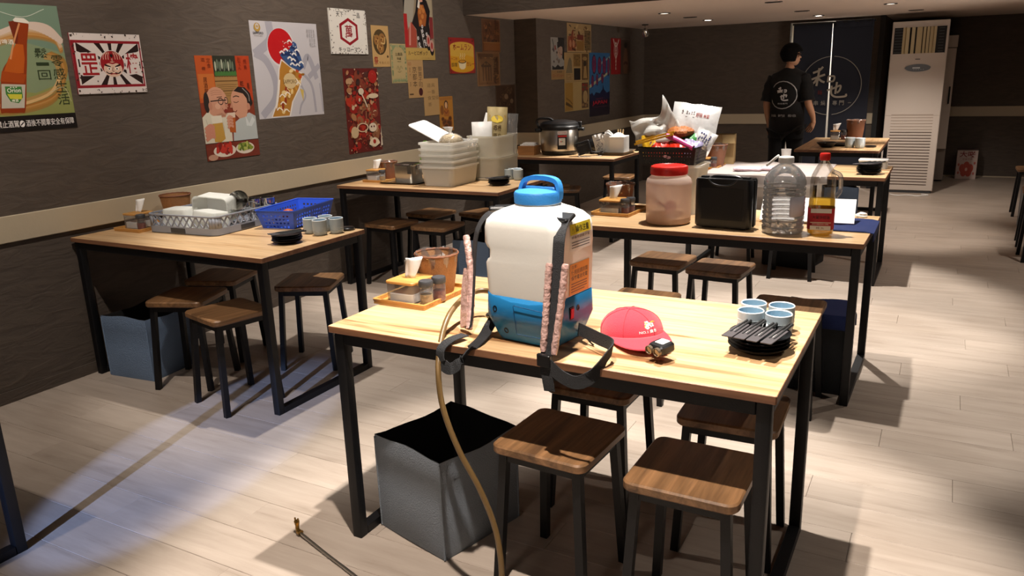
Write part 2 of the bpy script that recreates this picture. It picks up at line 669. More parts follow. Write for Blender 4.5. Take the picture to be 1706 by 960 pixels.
# ------------------------------------------------------------------ lettering and flat print
_TXT = {}


def text_mesh(s, bold=0.0):
    k = (s, bold)
    if k not in _TXT:
        cu = bpy.data.curves.new('lettering', 'FONT')
        cu.body = s
        cu.resolution_u = 2
        cu.offset = bold * 0.4
        ob = bpy.data.objects.new('lettering', cu)
        me = bpy.data.meshes.new_from_object(ob)
        vs = [v.co.copy() for v in me.vertices]
        fs = [tuple(p.vertices) for p in me.polygons]
        bpy.data.objects.remove(ob)
        bpy.data.meshes.remove(me)
        bpy.data.curves.remove(cu)
        _TXT[k] = (vs, fs)
    return _TXT[k]


class Art(MB):
    """flat printed artwork in a W x H sheet, coordinates 0..1, each colour laid over the last"""

    def __init__(self, W, H):
        super().__init__()
        self.W, self.H = W, H
        self.z = 0.0006

    def lay(self, pts, col):
        self.cur = hexc(col)
        self.z += 0.00003
        self.add([Vector((x * self.W, y * self.H, self.z)) for x, y in pts], [tuple(range(len(pts)))])
        return self

    def rect(self, x0, y0, x1, y1, col):
        return self.lay([(x0, y0), (x1, y0), (x1, y1), (x0, y1)], col)

    def ell(self, cx, cy, rx, ry, col, n=20, rot=0.0):
        c, s = math.cos(rot), math.sin(rot)
        k = self.W / self.H
        P = []
        for i in range(n):
            a, b = rx * math.cos(2 * PI * i / n), ry * math.sin(2 * PI * i / n) / k
            P.append((cx + a * c - b * s, cy + (a * s + b * c) * k))
        return self.lay(P, col)

    def ring(self, cx, cy, rx, ry, w, col, n=28):
        self.cur = hexc(col)
        self.z += 0.00003
        k = self.W / self.H
        vs = []
        for i in range(n):
            t = 2 * PI * i / n
            for q in (1.0, 1.0 - w):
                vs.append(Vector(((cx + rx * q * math.cos(t)) * self.W, (cy + ry * q * math.sin(t)) * self.H, self.z)))
        self.add(vs, [(2 * i, 2 * ((i + 1) % n), 2 * ((i + 1) % n) + 1, 2 * i + 1) for i in range(n)])
        return self

    def line(self, pts, w, col, smooth=0):
        """stroke of width w (fraction of sheet width)"""
        self.cur = hexc(col)
        self.z += 0.00003
        P = [Vector((x * self.W, y * self.H, 0)) for x, y in pts]
        if smooth:
            P = catmull(P, smooth)
        n = len(P)
        vs = []
        for i, p in enumerate(P):
            t = P[min(i + 1, n - 1)] - P[max(i - 1, 0)]
            t = t.normalized()
            s = Vector((-t.y, t.x, 0)) * w * self.W / 2
            vs += [p + s + Vector((0, 0, self.z)), p - s + Vector((0, 0, self.z))]
        self.add(vs, [(2 * i, 2 * i + 1, 2 * i + 3, 2 * i + 2) for i in range(n - 1)])
        return self

    def text(self, s, x0, y0, x1, y1, col, bold=0.0):
        vs, fs = text_mesh(s, bold)
        if not vs:
            return self
        self.cur = hexc(col)
        self.z += 0.00003
        ax, bx = min(v.x for v in vs), max(v.x for v in vs)
        ay, by = min(v.y for v in vs), max(v.y for v in vs)
        bw, bh = max(bx - ax, 1e-4), max(by - ay, 0.25)
        X0, X1, Y0, Y1 = x0 * self.W, x1 * self.W, y0 * self.H, y1 * self.H
        self.add([Vector((X0 + (v.x - ax) / bw * (X1 - X0), (Y0 + Y1) / 2 + ((v.y - (ay + by) / 2) / bh) * (Y1 - Y0), self.z)) for v in vs], fs)
        return self

    def vtext(self, s, x0, y0, x1, y1, col, bold=0.0):
        n = len(s)
        h = (y1 - y0) / n
        for i, ch in enumerate(s):
            if ch != ' ':
                self.text(ch, x0, y1 - (i + 0.94) * h, x1, y1 - (i + 0.06) * h, col, bold)
        return self


def poster(name, label, plane_x, y0, y1, z0, z1, paper, draw, tilt=0.0, th=0.0012, curl=0.0, cat='poster', group=None, y_plane=None):
    """sheet stuck to a wall that faces +x (or, with y_plane, -y)"""
    W, H = y1 - y0, z1 - z0
    mb = MB()
    mb.b2(0, W, 0, H, -th, 0.0004)
    mats = pm(paper if False else 'sheet_' + paper.strip('#'), paper, 0.5)
    if y_plane is None:
        loc, rot = (plane_x + th, y0, z0), (PI / 2, tilt, PI / 2)
    else:
        loc, rot = (y0, y_plane - th, z0), (PI / 2, tilt, 0)
    o = mb.build(name, mats, None, loc, rot, smooth=False)
    tag(o, label, cat, group)
    a = Art(W, H)
    draw(a)
    if a.f:
        a.build('printed_art', PRINT, o, smooth=False)
    return o

# ------------------------------------------------------------------ the setting
XL, XP, YB, YA, ZL, ZH = -3.94, -3.69, 10.6, 12.05, 2.03, 3.5
XR, YF = 3.0, -2.6
fl = MB()
fl.b2(XL - 0.1, 1.62, 0.94, 8.6, -0.08, -0.007)
fl.b2(1.62, XR + 0.1, 0.94, 8.6, -0.08, 0.0)
fl.b2(XL - 0.1, XR + 0.1, YF - 0.1, 0.94, -0.08, 0.0)
fl.b2(XL - 0.1, XR + 0.1, 8.6, YA + 0.15, -0.08, 0.0)
floor = struct(fl.build('floor', M_FLOOR, smooth=False))
PL, PWD, GAP = 1.22, 0.1741, 0.0009
pm_cache = {}
row = 0
y = 0.94
while y < 8.59:
    x = XL - [0.0, 0.73, 0.31, 1.02, 0.52][row % 5] - 0.03 * (row % 3)
    while x < 1.62:
        x0, x1 = max(x, XL), min(x + PL, 1.62)
        ln = x1 - x0
        if ln > 0.04:
            key = round(ln, 3)
            if key not in pm_cache:
                mb = MB()
                b = 0.0012
                hw, hd = ln / 2 - GAP / 2, PWD / 2 - GAP / 2
                mb.rings([[Vector((sx * hw, sy * hd, -0.007)) for sx, sy in ((-1, -1), (1, -1), (1, 1), (-1, 1))],
                          [Vector((sx * hw, sy * hd, -b)) for sx, sy in ((-1, -1), (1, -1), (1, 1), (-1, 1))],
                          [Vector((sx * (hw - b), sy * (hd - b), 0)) for sx, sy in ((-1, -1), (1, -1), (1, 1), (-1, 1))]], False, True)
                pm_cache[key] = mb.mesh('plank', M_FLOOR, smooth=False)
            o = bpy.data.objects.new('plank', pm_cache[key])
            COL.objects.link(o)
            o.parent = floor
            o.location = ((x0 + x1) / 2, y + PWD / 2, 0)
        x += PL
    y += PWD
    row += 1

struct(MB().b2(XL - 0.1, XL, YF - 0.1, YA + 0.1, 0, ZH).build('wall_left', M_WALL, smooth=False))
struct(MB().b2(XL, XP, 7.35, YB, 0, ZL).build('wall_left_return', M_WALL, smooth=False))
wb = MB()
DX0, DX1 = -1.80, -0.86
wb.b2(XL, DX0, YB, YB + 0.1, 0, ZL)
wb.b2(DX1, -0.74, YB, YB + 0.1, 0, ZL)
wb.b2(DX0, DX1, YB, YB + 0.1, 2.0, ZL)
struct(wb.build('wall_back', M_WALL, smooth=False))
struct(MB().b2(-0.86, -0.74, YB + 0.1, YA, 0, ZL).build('wall_alcove_side', M_WALL, smooth=False))
struct(MB().b2(-0.86, XR, YA, YA + 0.1, 0, ZL).build('wall_alcove', M_WALL, smooth=False))
struct(MB().b2(XR, XR + 0.1, YF, YA, 0, ZH).build('wall_right', M_WALL, smooth=False))
struct(MB().b2(XL, XR, YF - 0.1, YF, 0, ZH).build('wall_front', M_WALL, smooth=False))
M_PASS = pm('passage_paint', '#d8d2c8', 0.7)
pw = MB()
pw.b2(-2.3, -0.86, YA, YA + 0.1, 0, 2.5)
pw.b2(-2.4, -2.3, YB + 0.1, YA + 0.1, 0, 2.5)
pw.b2(-2.3, -0.86, YB + 0.1, YA, 2.45, 2.55)
pw.b2(-0.87, -0.86, YB + 0.1, YA, 0, 2.5)
pw.b2(-2.3, -0.86, YB + 0.1, YB + 0.11, 2.03, 2.5)
struct(pw.build('wall_passage', M_PASS, smooth=False))
low = MB().b2(XL, XR, 6.4, YB + 0.1, ZL, ZL + 0.12).b2(-0.86, XR, YB + 0.1, YA + 0.1, ZL, ZL + 0.12)
struct(low.build('ceiling', M_CEIL, smooth=False))
struct(MB().b2(XL, XR, 6.385, 6.4, ZL - 0.002, ZH).build('wall_soffit', M_WALL, smooth=False))
struct(MB().b2(XL, XR, YF, 6.4, ZH, ZH + 0.08).build('ceiling_high', M_HIGH, smooth=False))
# cream dado rails
ZR0, ZR1, TH = 0.782, 0.91, 0.016


def rail(n, x0, x1, y0, y1):
    mb = MB()
    mb.slab(x1 - x0, y1 - y0, ZR0, ZR1, 0.001, 0.003, (x0 + x1) / 2, (y0 + y1) / 2, 1)
    struct(mb.build('trim_%d' % n, M_RAIL))


rail(1, XL, XL + TH, YF, 7.35)
rail(2, XL + TH, XP, 7.35 - TH, 7.35)
rail(3, XP, XP + TH, 7.35 - TH, YB)
rail(4, XP + TH, DX0 - 0.005, YB - TH, YB)
rail(5, DX1 + 0.005, -0.745, YB - TH, YB)
rail(6, -0.74, XR, YA - TH, YA)
# seams of the lower wall panels
for i, yy in enumerate((2.16, 3.38, 4.6, 5.82)):
    pass
struct(MB().b2(XL, XL + 0.008, YF, 7.35, 0, 0.06).build('baseboard_left', M_WALL, smooth=False))
struct(MB().b2(-0.74, XR, YA - 0.01, YA, 0, 0.012).build('baseboard_alcove', M_RAIL, smooth=False))
struct(MB().b2(-0.79, -0.735, YB - 0.03, YB, 0, ZL).build('trim_7', M_BLACKM, smooth=False))

# recessed ceiling lamps and slots of the low ceiling
M_LAMPON = emit('lamp_glow', (1, 0.9, 0.75), 14)
M_LAMPDIM = emit('lamp_glow_dim', (1, 0.88, 0.72), 1.6)
M_LAMPR = pm('lamp_ring', '#2a2523', 0.4, 0.6)
for i, (x, y, on, lab) in enumerate((
        (-2.537, 7.87, 0, 'unlit round recessed ceiling lamp nearest the soffit edge, left of the others'),
        (-2.513, 9.4, 1, 'glowing recessed ceiling lamp above the plain brown back wall'),
        (-1.38, 9.85, 1, 'brightest recessed ceiling lamp just in front of the navy curtain'),
        (-0.57, 8.62, 0, 'dim recessed ceiling lamp above the floor in front of the tall air conditioner'))):
    t = thing('ceiling_lamp', lab, 'ceiling lamp', (x, y, ZL))
    MB().lathe([(0.058, -0.006), (0.062, -0.003), (0.062, 0), (0.046, 0), (0.042, -0.004), (0.046, -0.006)], 24, cap0=False, cap1=False).build('ring', M_LAMPR, t)
    MB().lathe([(0.044, -0.003), (0.03, -0.004)], 20).build('bulb', M_LAMPON if on else M_LAMPDIM, t)
for i, (x, y, lab) in enumerate((
        (-2.519, 8.70, 'dark ceiling slot between the unlit and the glowing lamp'),
        (-1.412, 7.40, 'dark ceiling slot near the top edge of the photo'),
        (-1.403, 8.85, 'dark ceiling slot in front of the lamp over the curtain'),
        (-0.40, 9.9, 'dark ceiling slot close to the tall air conditioner'))):
    t = thing('ceiling_vent', lab, 'ceiling vent', (x, y, ZL), 0.0, None)
    MB().slab(0.15, 0.06, -0.006, 0, 0.028, 0.001).build('frame', M_LAMPR, t)
    MB().slab(0.12, 0.036, -0.008, -0.004, 0.017, 0.001).build('slot', M_BLACKM, t)
# spot fixture hanging in the far left corner
t = thing('spotlight', 'small chrome spotlight hanging from the ceiling in the far left corner', 'spotlight', (-3.3, 9.5, ZL))
MB().lathe([(0.035, -0.012), (0.04, -0.006), (0.04, 0)], 16).build('mount', M_LAMPR, t)
MB().tube([(0, 0, -0.01), (0, 0, -0.05), (0.01, -0.01, -0.07)], 0.006, 8).build('stem', M_CHROME, t)
MB(Matrix.Translation((0.01, -0.02, -0.1)) @ Matrix.Rotation(0.7, 4, 'X')).lathe([(0.02, 0.05), (0.034, 0.03), (0.04, -0.03), (0.036, -0.032), (0.03, 0.0), (0.002, 0.01)], 18, cap1=False).build('lamp_head', M_CHROME, t)

# ------------------------------------------------------------------ tables
TL, TW, TH_ = 1.356, 0.712, 0.75


def make_table(name, L, W):
    t = thing(name, 'table', 'table')
    mb = MB()
    bev = 0.0015
    r0 = rrect(L - 2 * bev, W - 2 * bev, 0.003, 1, 0, 0, TH_ - 0.022)
    r1 = rrect(L, W, 0.003, 1, 0, 0, TH_ - 0.022 + bev)
    r2 = rrect(L, W, 0.003, 1, 0, 0, TH_ - bev)
    r3 = rrect(L - 2 * bev, W - 2 * bev, 0.003, 1, 0, 0, TH_)
    mb.m = 1
    mb.rings([r0, r1, r2, r3], True, False)
    mb.m = 0
    mb.add(r3, [tuple(range(len(r3)))])
    mb.build('tabletop', [M_TOP, M_EDGE], t)
    s, ix, iy = 0.036, 0.012, 0.012
    X, Y = L / 2 - ix - s / 2, W / 2 - iy - s / 2
    for sx in (-1, 1):
        for sy in (-1, 1):
            MB().slab(s, s, 0.0, TH_ - 0.0225, 0.004, 0.001, sx * X, sy * Y, 2).build('leg', M_STEEL, t)
        MB().slab(s, 2 * Y - s, 0.0, 0.03, 0.003, 0.001, sx * X, 0, 1).build('foot_bar', M_STEEL, t)
        MB().slab(s, 2 * Y - s, TH_ - 0.06, TH_ - 0.0225, 0.003, 0.001, sx * X, 0, 1).build('apron', M_STEEL, t)
    for sy in (-1, 1):
        MB().slab(2 * X - s, s, TH_ - 0.06, TH_ - 0.0225, 0.003, 0.001, 0, sy * Y, 1).build('apron', M_STEEL, t)
    return t


def tcent(xr, yf, a=0.0):
    c, s = math.cos(a), math.sin(a)
    lx, ly = -TL / 2, TW / 2
    return (xr + c * lx - s * ly, yf + s * lx + c * ly, 0)


TABLES = [
    ('front', -0.281, 1.757, -0.004, 'wooden table with black steel frame nearest the camera, carrying the backpack sprayer and red cap'),
    ('rack', -2.565, 2.391, 0.0, 'wooden table against the left wall carrying the grey dish rack and blue basket'),
    ('jar', -0.254, 3.549, -0.018, 'wooden table carrying the red lidded jar, black tool case and water bottle'),
    ('tubs', -2.527, 4.425, 0.006, 'wooden table against the left wall carrying the stacked translucent tubs'),
    ('cooker', -2.529, 6.498, 0.0, 'wooden table in the far left corner carrying the rice cooker'),
    ('sheet', -0.316, 5.749, -0.006, 'wooden table half covered by a white plastic sheet'),
    ('edge', -2.561, 0.535, 0.0, 'wooden table cut off by the left edge of the photo, only its leg showing'),
]
t0 = make_table('dining_table', TL, TW)
TB = {}
for i, (k, xr, yf, a, lab) in enumerate(TABLES):
    o = t0 if i == 0 else dup(t0, (0, 0, 0))
    o.location = tcent(xr, yf, a)
    o.rotation_euler = (0, 0, a)
    o['label'] = lab
    o['group'] = 'wooden dining tables'
    TB[k] = o
o = dup(t0, (-0.843, 8.27, 0), PI / 2, 'wooden table farthest away, in front of the navy curtain', 'wooden dining tables')

# ------------------------------------------------------------------ stools
def make_stool():
    t = thing('stool', 's', 'stool')
    MB().slab(0.302, 0.302, 0.436, 0.464, 0.032, 0.005, n=5).build('seat', M_SEAT, t)
    for sx in (-1, 1):
        for sy in (-1, 1):
            MB().beam((sx * 0.142, sy * 0.142, 0.0), (sx * 0.118, sy * 0.118, 0.4355), 0.025).build('leg', M_STEEL, t)
    f = MB()
    for sx in (-1, 1):
        f.b2(sx * 0.118 - 0.011, sx * 0.118 + 0.011, -0.107, 0.107, 0.408, 0.4355)
        f.b2(-0.107, 0.107, sx * 0.118 - 0.011, sx * 0.118 + 0.011, 0.408, 0.4355)
    f.build('seat_frame', M_STEEL, t)
    return t


STOOLS = [
    (-0.907, 1.905, -0.06, 'square walnut stool nearest the grey bin, half under the front table'),
    (-0.500, 1.872, -0.01, 'square walnut stool nearest the camera, beside the front right table leg'),
    (-0.965, 2.375, -0.02, 'square walnut stool under the far side of the front table, behind the sprayer straps'),
    (-0.495, 2.315, 0.03, 'square walnut stool under the far right corner of the front table'),
    (-1.170, 3.372, 0.0, 'stool mostly hidden behind the front table, a strip of seat showing right of the sprayer'),
    (-0.540, 3.492, -0.01, 'stool behind the four cups, its dark seat corner level with the front table'),
    (-1.330, 4.185, -0.08, 'left one of the two dark stools side by side under the jar table'),
    (-0.990, 4.120, -0.08, 'right one of the two dark stools side by side under the jar table'),
    (-3.310, 2.570, 0.36, 'turned walnut stool beside the slate blue bin under the rack table'),
    (-2.895, 2.460, -0.24, 'walnut stool at the front of the rack table, nearest its right front leg'),
    (-3.480, 2.945, 0.34, 'walnut stool deepest under the rack table, near the wall'),
    (-2.920, 3.045, 0.42, 'walnut stool at the right end of the rack table, its seat corner catching light'),
    (-3.560, 4.620, -0.1, 'left front stool of the table with the translucent tubs'),
    (-3.170, 4.655, 0.0, 'right front stool of the table with the translucent tubs'),
    (-3.530, 5.100, -0.12, 'stool under the tubs table at its back, left of the other back stool'),
    (-3.110, 5.220, -0.3, 'stool under the tubs table at its back right, behind the sprayer strap'),
    (-3.060, 6.600, 0.35, 'walnut stool in front of the rice cooker table, right of the sprayer cap'),
    (-2.880, 7.590, 0.05, 'stool behind the rice cooker table, its lit seat above the tissue box'),
    (-3.560, 6.880, 0.1, 'stool under the left end of the rice cooker table, above the cups'),
    (-0.895, 5.875, 0.05, 'dark stool under the sheet table, standing before the black bin'),
    (-1.400, 6.200, 0.1, 'dark stool under the left part of the sheet table, only its legs showing'),
]
s0 = make_stool()
for i, (x, y, a, lab) in enumerate(STOOLS):
    o = s0 if i == 0 else dup(s0, (x, y, 0), a)
    o.location = (x, y, 0)
    o.rotation_euler = (0, 0, a)
    o['label'] = lab
    o['group'] = 'square walnut stools'

# ------------------------------------------------------------------ fabric bins
def fabric_bin(label, x, y, a, w, d, h, mat, group='fabric storage bins'):
    t = thing('storage_bin', label, 'bin', (x, y, 0), a, group)
    rn = random.Random(label)

    def ring(k, z, wob, inset=0.0):
        P = rrect((w - 2 * inset) * k, (d - 2 * inset) * k, 0.014, 3)
        o = []
        n = len(P)
        for i, p in enumerate(P):
            j = i / n * 2 * PI
            o.append(p + Vector((0, 0, z + wob * math.sin(2 * j + 1.1) + 0.5 * wob * math.sin(5 * j))))
        return o
    # subdivided outline for a slack fabric edge
    def ring2(k, z, wob, inset=0.0, bulge=0.0):
        W2, D2 = (w - 2 * inset) * k / 2, (d - 2 * inset) * k / 2
        cs = [(W2, -D2), (W2, D2), (-W2, D2), (-W2, -D2)]
        o = []
        for e in range(4):
            ax, ay = cs[e]
            bx, by = cs[(e + 1) % 4]
            for s in range(8):
                q = s / 8
                px, py = ax + (bx - ax) * q, ay + (by - ay) * q
                sag = math.sin(PI * q)
                nx, ny = (1, 0) if e == 0 else (0, 1) if e == 1 else (-1, 0) if e == 2 else (0, -1)
                o.append(Vector((px + nx * bulge * sag, py + ny * bulge * sag, z + wob * (sag * (0.6 if e % 2 else -0.9) + 0.25 * math.sin(9 * q + e)))))
        return o
    th = 0.004
    rr = [ring2(0.985, 0.0, 0), ring2(1.0, 0.02, 0, 0, 0.004), ring2(1.0, h * 0.5, 0, 0, 0.008), ring2(1.0, h - 0.075, 0.002, 0, 0.004), ring2(1.012, h - 0.07, 0.002, 0, 0.004), ring2(1.0, h, 0.012)]
    MB().rings(rr, True, False).build('shell', mat, t, sharp=40)
    inn = [ring2(1.0, h, 0.012), ring2(1.0, h + 0.001, 0.012, th * 0.5), ring2(1.0, h - 0.01, 0.012, th), ring2(0.99, 0.012, 0, th)]
    MB().rings(inn, False, True).build('lining', M_FABIN, t, sharp=40)
    for e in ((1, -1), (1, 1), (-1, 1), (-1, -1)):
        pp = MB()
        pp.tube([(e[0] * w / 2 * 0.995, e[1] * d / 2 * 0.995, 0.006), (e[0] * w / 2, e[1] * d / 2, h * 0.5), (e[0] * w / 2, e[1] * d / 2, h - 0.008)], 0.0035, 6)
        pp.build('piping', mat, t)
    return t


fabric_bin('grey fabric storage bin open at the top, standing under the front table', -1.375, 1.995, -0.26, 0.325, 0.345, 0.345, M_FABG)
fabric_bin('slate blue fabric storage bin on the floor beside the left wall', -3.675, 2.58, 0.10, 0.31, 0.30, 0.335, M_FABB)
fabric_bin('dark fabric storage bin under the jar table, a blue cloth over it', -0.45, 3.81, 0.0, 0.28, 0.26, 0.365, M_FABD)
fabric_bin('black fabric storage bin under the sheet table', -0.95, 6.27, -0.2, 0.36, 0.32, 0.34, M_FABD)
fabric_bin('slate grey fabric storage bin under the tubs table, seen left of the sprayer', -2.96, 4.90, 0.0, 0.30, 0.30, 0.33, M_FABB)
# blue cloth lying over the dark bin
bc = MB().grid(lambda u, v: Vector(((u - 0.5) * 0.32, (v - 0.5) * 0.29, 0.006 * math.sin(6 * u) * math.sin(5 * v) - 0.06 * max(0, abs(u - 0.5) - 0.43) / 0.07 - 0.06 * max(0, abs(v - 0.5) - 0.43) / 0.07)), 14, 14)
M_NAVY = pm('navy_cloth', '#1b2a5c', 0.9, 0, 0.4, 250, 0.1, 8)
o = bc.build('folded_cloth', M_NAVY, None, (-0.45, 3.81, 0.381))
solidify(o, 0.006, 1)
tag(o, 'dark blue cloth lying over the dark bin under the jar table', 'cloth')

# ------------------------------------------------------------------ posters and signs on the walls
def weather(a, n, col, seed, m=0.035):
    r = random.Random(seed)
    for _ in range(n):
        e = r.random()
        x, y = r.random(), r.random()
        if r.random() < 0.8:
            if r.random() < 0.5:
                x = r.choice((r.uniform(0, m * 2), 1 - r.uniform(0, m * 2)))
            else:
                y = r.choice((r.uniform(0, m * 2), 1 - r.uniform(0, m * 2)))
        s = r.uniform(0.004, 0.016)
        a.ell(min(max(x, s), 1 - s), min(max(y, s), 1 - s), s, s * r.uniform(0.5, 1.4), col, 6, r.random() * 3)


def collage(a, n, pal, seed, s0=0.04, s1=0.13, m=0.02):
    r = random.Random(seed)
    for _ in range(n):
        s = r.uniform(s0, s1)
        x, y = r.uniform(m + s, 1 - m - s), r.uniform(m + s * 0.6, 1 - m - s * 0.6)
        c = r.choice(pal)
        k = r.random()
        if k < 0.45:
            a.ell(x, y, s, s * r.uniform(0.5, 1.0), c, 12, r.random() * 3)
        elif k < 0.75:
            nn = r.randint(4, 7)
            ph = r.random() * 6
            a.lay([(x + s * r.uniform(0.5, 1) * math.cos(ph + 2 * PI * i / nn), y + s * 0.5 * r.uniform(0.5, 1) * math.sin(ph + 2 * PI * i / nn)) for i in range(nn)], c)
        else:
            t = r.random() * PI
            a.line([(x - s * 0.8 * math.cos(t), y - s * 0.5 * math.sin(t)), (x, y + s * 0.2), (x + s * 0.8 * math.cos(t), y + s * 0.5 * math.sin(t))], s * 0.3, c, 4)


def scribble(a, x0, y0, x1, y1, rows, cols, col, seed, fill=0.7):
    """rows of small print too small to read"""
    r = random.Random(seed)
    dx, dy = (x1 - x0) / cols, (y1 - y0) / rows
    for i in range(rows):
        for j in range(cols):
            if r.random() < fill:
                x, y = x0 + j * dx, y0 + i * dy
                a.rect(x + dx * 0.1, y + dy * 0.15, x + dx * r.uniform(0.5, 0.9), y + dy * r.uniform(0.35, 0.5), col)
                a.rect(x + dx * r.uniform(0.1, 0.5), y + dy * 0.2, x + dx * r.uniform(0.55, 0.8), y + dy * 0.85, col)


def p_bottle(a):
    a.rect(0, 0.125, 1, 1, '#7f8e6c')
    a.lay([(0, 0.6), (0.5, 0.72), (1, 0.62), (1, 1), (0, 1)], '#6f8672')
    a.lay([(0, 0.125), (1, 0.125), (1, 0.4), (0.6, 0.3), (0, 0.36)], '#8a8f52')
    # swirl of beer behind the bottle
    for k in range(7):
        q = k / 6
        a.line([(0.02, 0.20 + 0.05 * q), (0.3, 0.15 + 0.07 * q), (0.75, 0.22 + 0.08 * q), (0.95 - 0.06 * q, 0.42), (0.97 - 0.1 * q, 0.56), (0.84 - 0.08 * q, 0.62 - 0.03 * q)], 0.05, ('#94763e', '#9c7436', '#a8783a', '#b5874a', '#a36d30', '#8f7a44', '#a98a52')[k], 6)
        a.line([(0.02, 0.62 + 0.06 * q), (0.3, 0.68 + 0.07 * q), (0.62, 0.74 + 0.07 * q), (0.9, 0.71 + 0.06 * q), (0.97, 0.62 + 0.05 * q)], 0.04, ('#8d7f56', '#9c7a44', '#a87538', '#b98a50', '#b5854c', '#bf9a6e', '#c4a888')[k], 6)
    a.line([(0.02, 0.26), (0.3, 0.205), (0.72, 0.28), (0.9, 0.42)], 0.03, '#d0ab74', 6)
    a.line([(0.3, 0.76), (0.6, 0.84), (0.85, 0.83), (0.99, 0.72)], 0.05, '#cdb8a8', 6)
    for i in range(14):
        q = i / 13
        a.ell(0.55 + 0.42 * q, 0.845 - 0.12 * q * q, 0.035, 0.03, '#cdb9aa', 9)
    a.lay([(0.45, 0.86), (0.52, 0.87), (0.58, 0.86), (0.6, 0.7), (0.56, 0.68), (0.48, 0.69)], '#6f2a14')
    # bottle
    bt = [(p.x, p.y) for p in catmull([(x, y, 0) for x, y in [(0.20, 0.18), (0.25, 0.155), (0.40, 0.15), (0.46, 0.175), (0.535, 0.44), (0.57, 0.56), (0.605, 0.70), (0.66, 0.86), (0.61, 0.875), (0.555, 0.87), (0.505, 0.70), (0.385, 0.57), (0.285, 0.46)]], 4, True)]
    a.lay(bt, '#8a3510')
    a.lay([(0.30, 0.46), (0.38, 0.575), (0.485, 0.69), (0.56, 0.685), (0.55, 0.58), (0.51, 0.46)], '#b4561a')
    a.lay([(0.255, 0.40), (0.49, 0.38), (0.535, 0.45), (0.29, 0.48)], '#a04414')
    a.lay([(0.215, 0.19), (0.45, 0.185), (0.505, 0.37), (0.26, 0.38)], '#b9b4a4')
    a.lay([(0.29, 0.36), (0.46, 0.355), (0.455, 0.27), (0.40, 0.225), (0.32, 0.24), (0.285, 0.3)], '#3f7a3a')
    a.lay([(0.30, 0.30), (0.45, 0.295), (0.44, 0.255), (0.32, 0.262)], '#c8c23c')
    a.text('Orion', 0.305, 0.31, 0.445, 0.345, '#ece9d8', 0.02)
    a.text('★★★', 0.335, 0.345, 0.415, 0.358, '#ece9d8')
    a.text('啤酒', 0.335, 0.235, 0.40, 0.258, '#e8e6d0', 0.02)
    a.lay([(0.5, 0.875), (0.53, 0.895), (0.62, 0.89), (0.665, 0.865), (0.66, 0.85), (0.51, 0.862)], '#d9d4c6')
    a.line([(0.40, 0.57), (0.46, 0.69), (0.56, 0.85)], 0.018, '#c98a5a', 4)
    a.text('清啤酒', 0.28, 0.685, 0.465, 0.725, '#e6dfd0', 0.02)
    a.vtext('鬆一回', 0.66, 0.40, 0.80, 0.665, '#2e3a24', 0.0)
    a.vtext('零感生活', 0.83, 0.19, 0.965, 0.61, '#2e3a24', 0.0)
    a.line([(0.3, 0.95), (0.6, 0.90), (0.85, 0.97)], 0.006, '#c8d0c0', 5)
    a.line([(0.75, 0.3), (0.92, 0.34), (0.98, 0.22)], 0.005, '#c9c39a', 5)
    a.rect(0, 0.0, 1, 0.125, '#14100f')
    a.text('禁止酒駕', 0.13, 0.035, 0.36, 0.09, '#e6e2de', 0.01)
    a.ell(0.395, 0.06, 0.027, 0.027, '#e6e2de', 14)
    a.line([(0.378, 0.048), (0.412, 0.072)], 0.012, '#14100f')
    a.text('酒後不開車安全有保障', 0.435, 0.035, 0.97, 0.09, '#e6e2de', 0.01)


poster('poster', 'green beer poster with a brown bottle, cut off by the left edge of the photo', XL, 2.09, 2.548, 1.30, 1.89, '#7f8e6c', p_bottle)


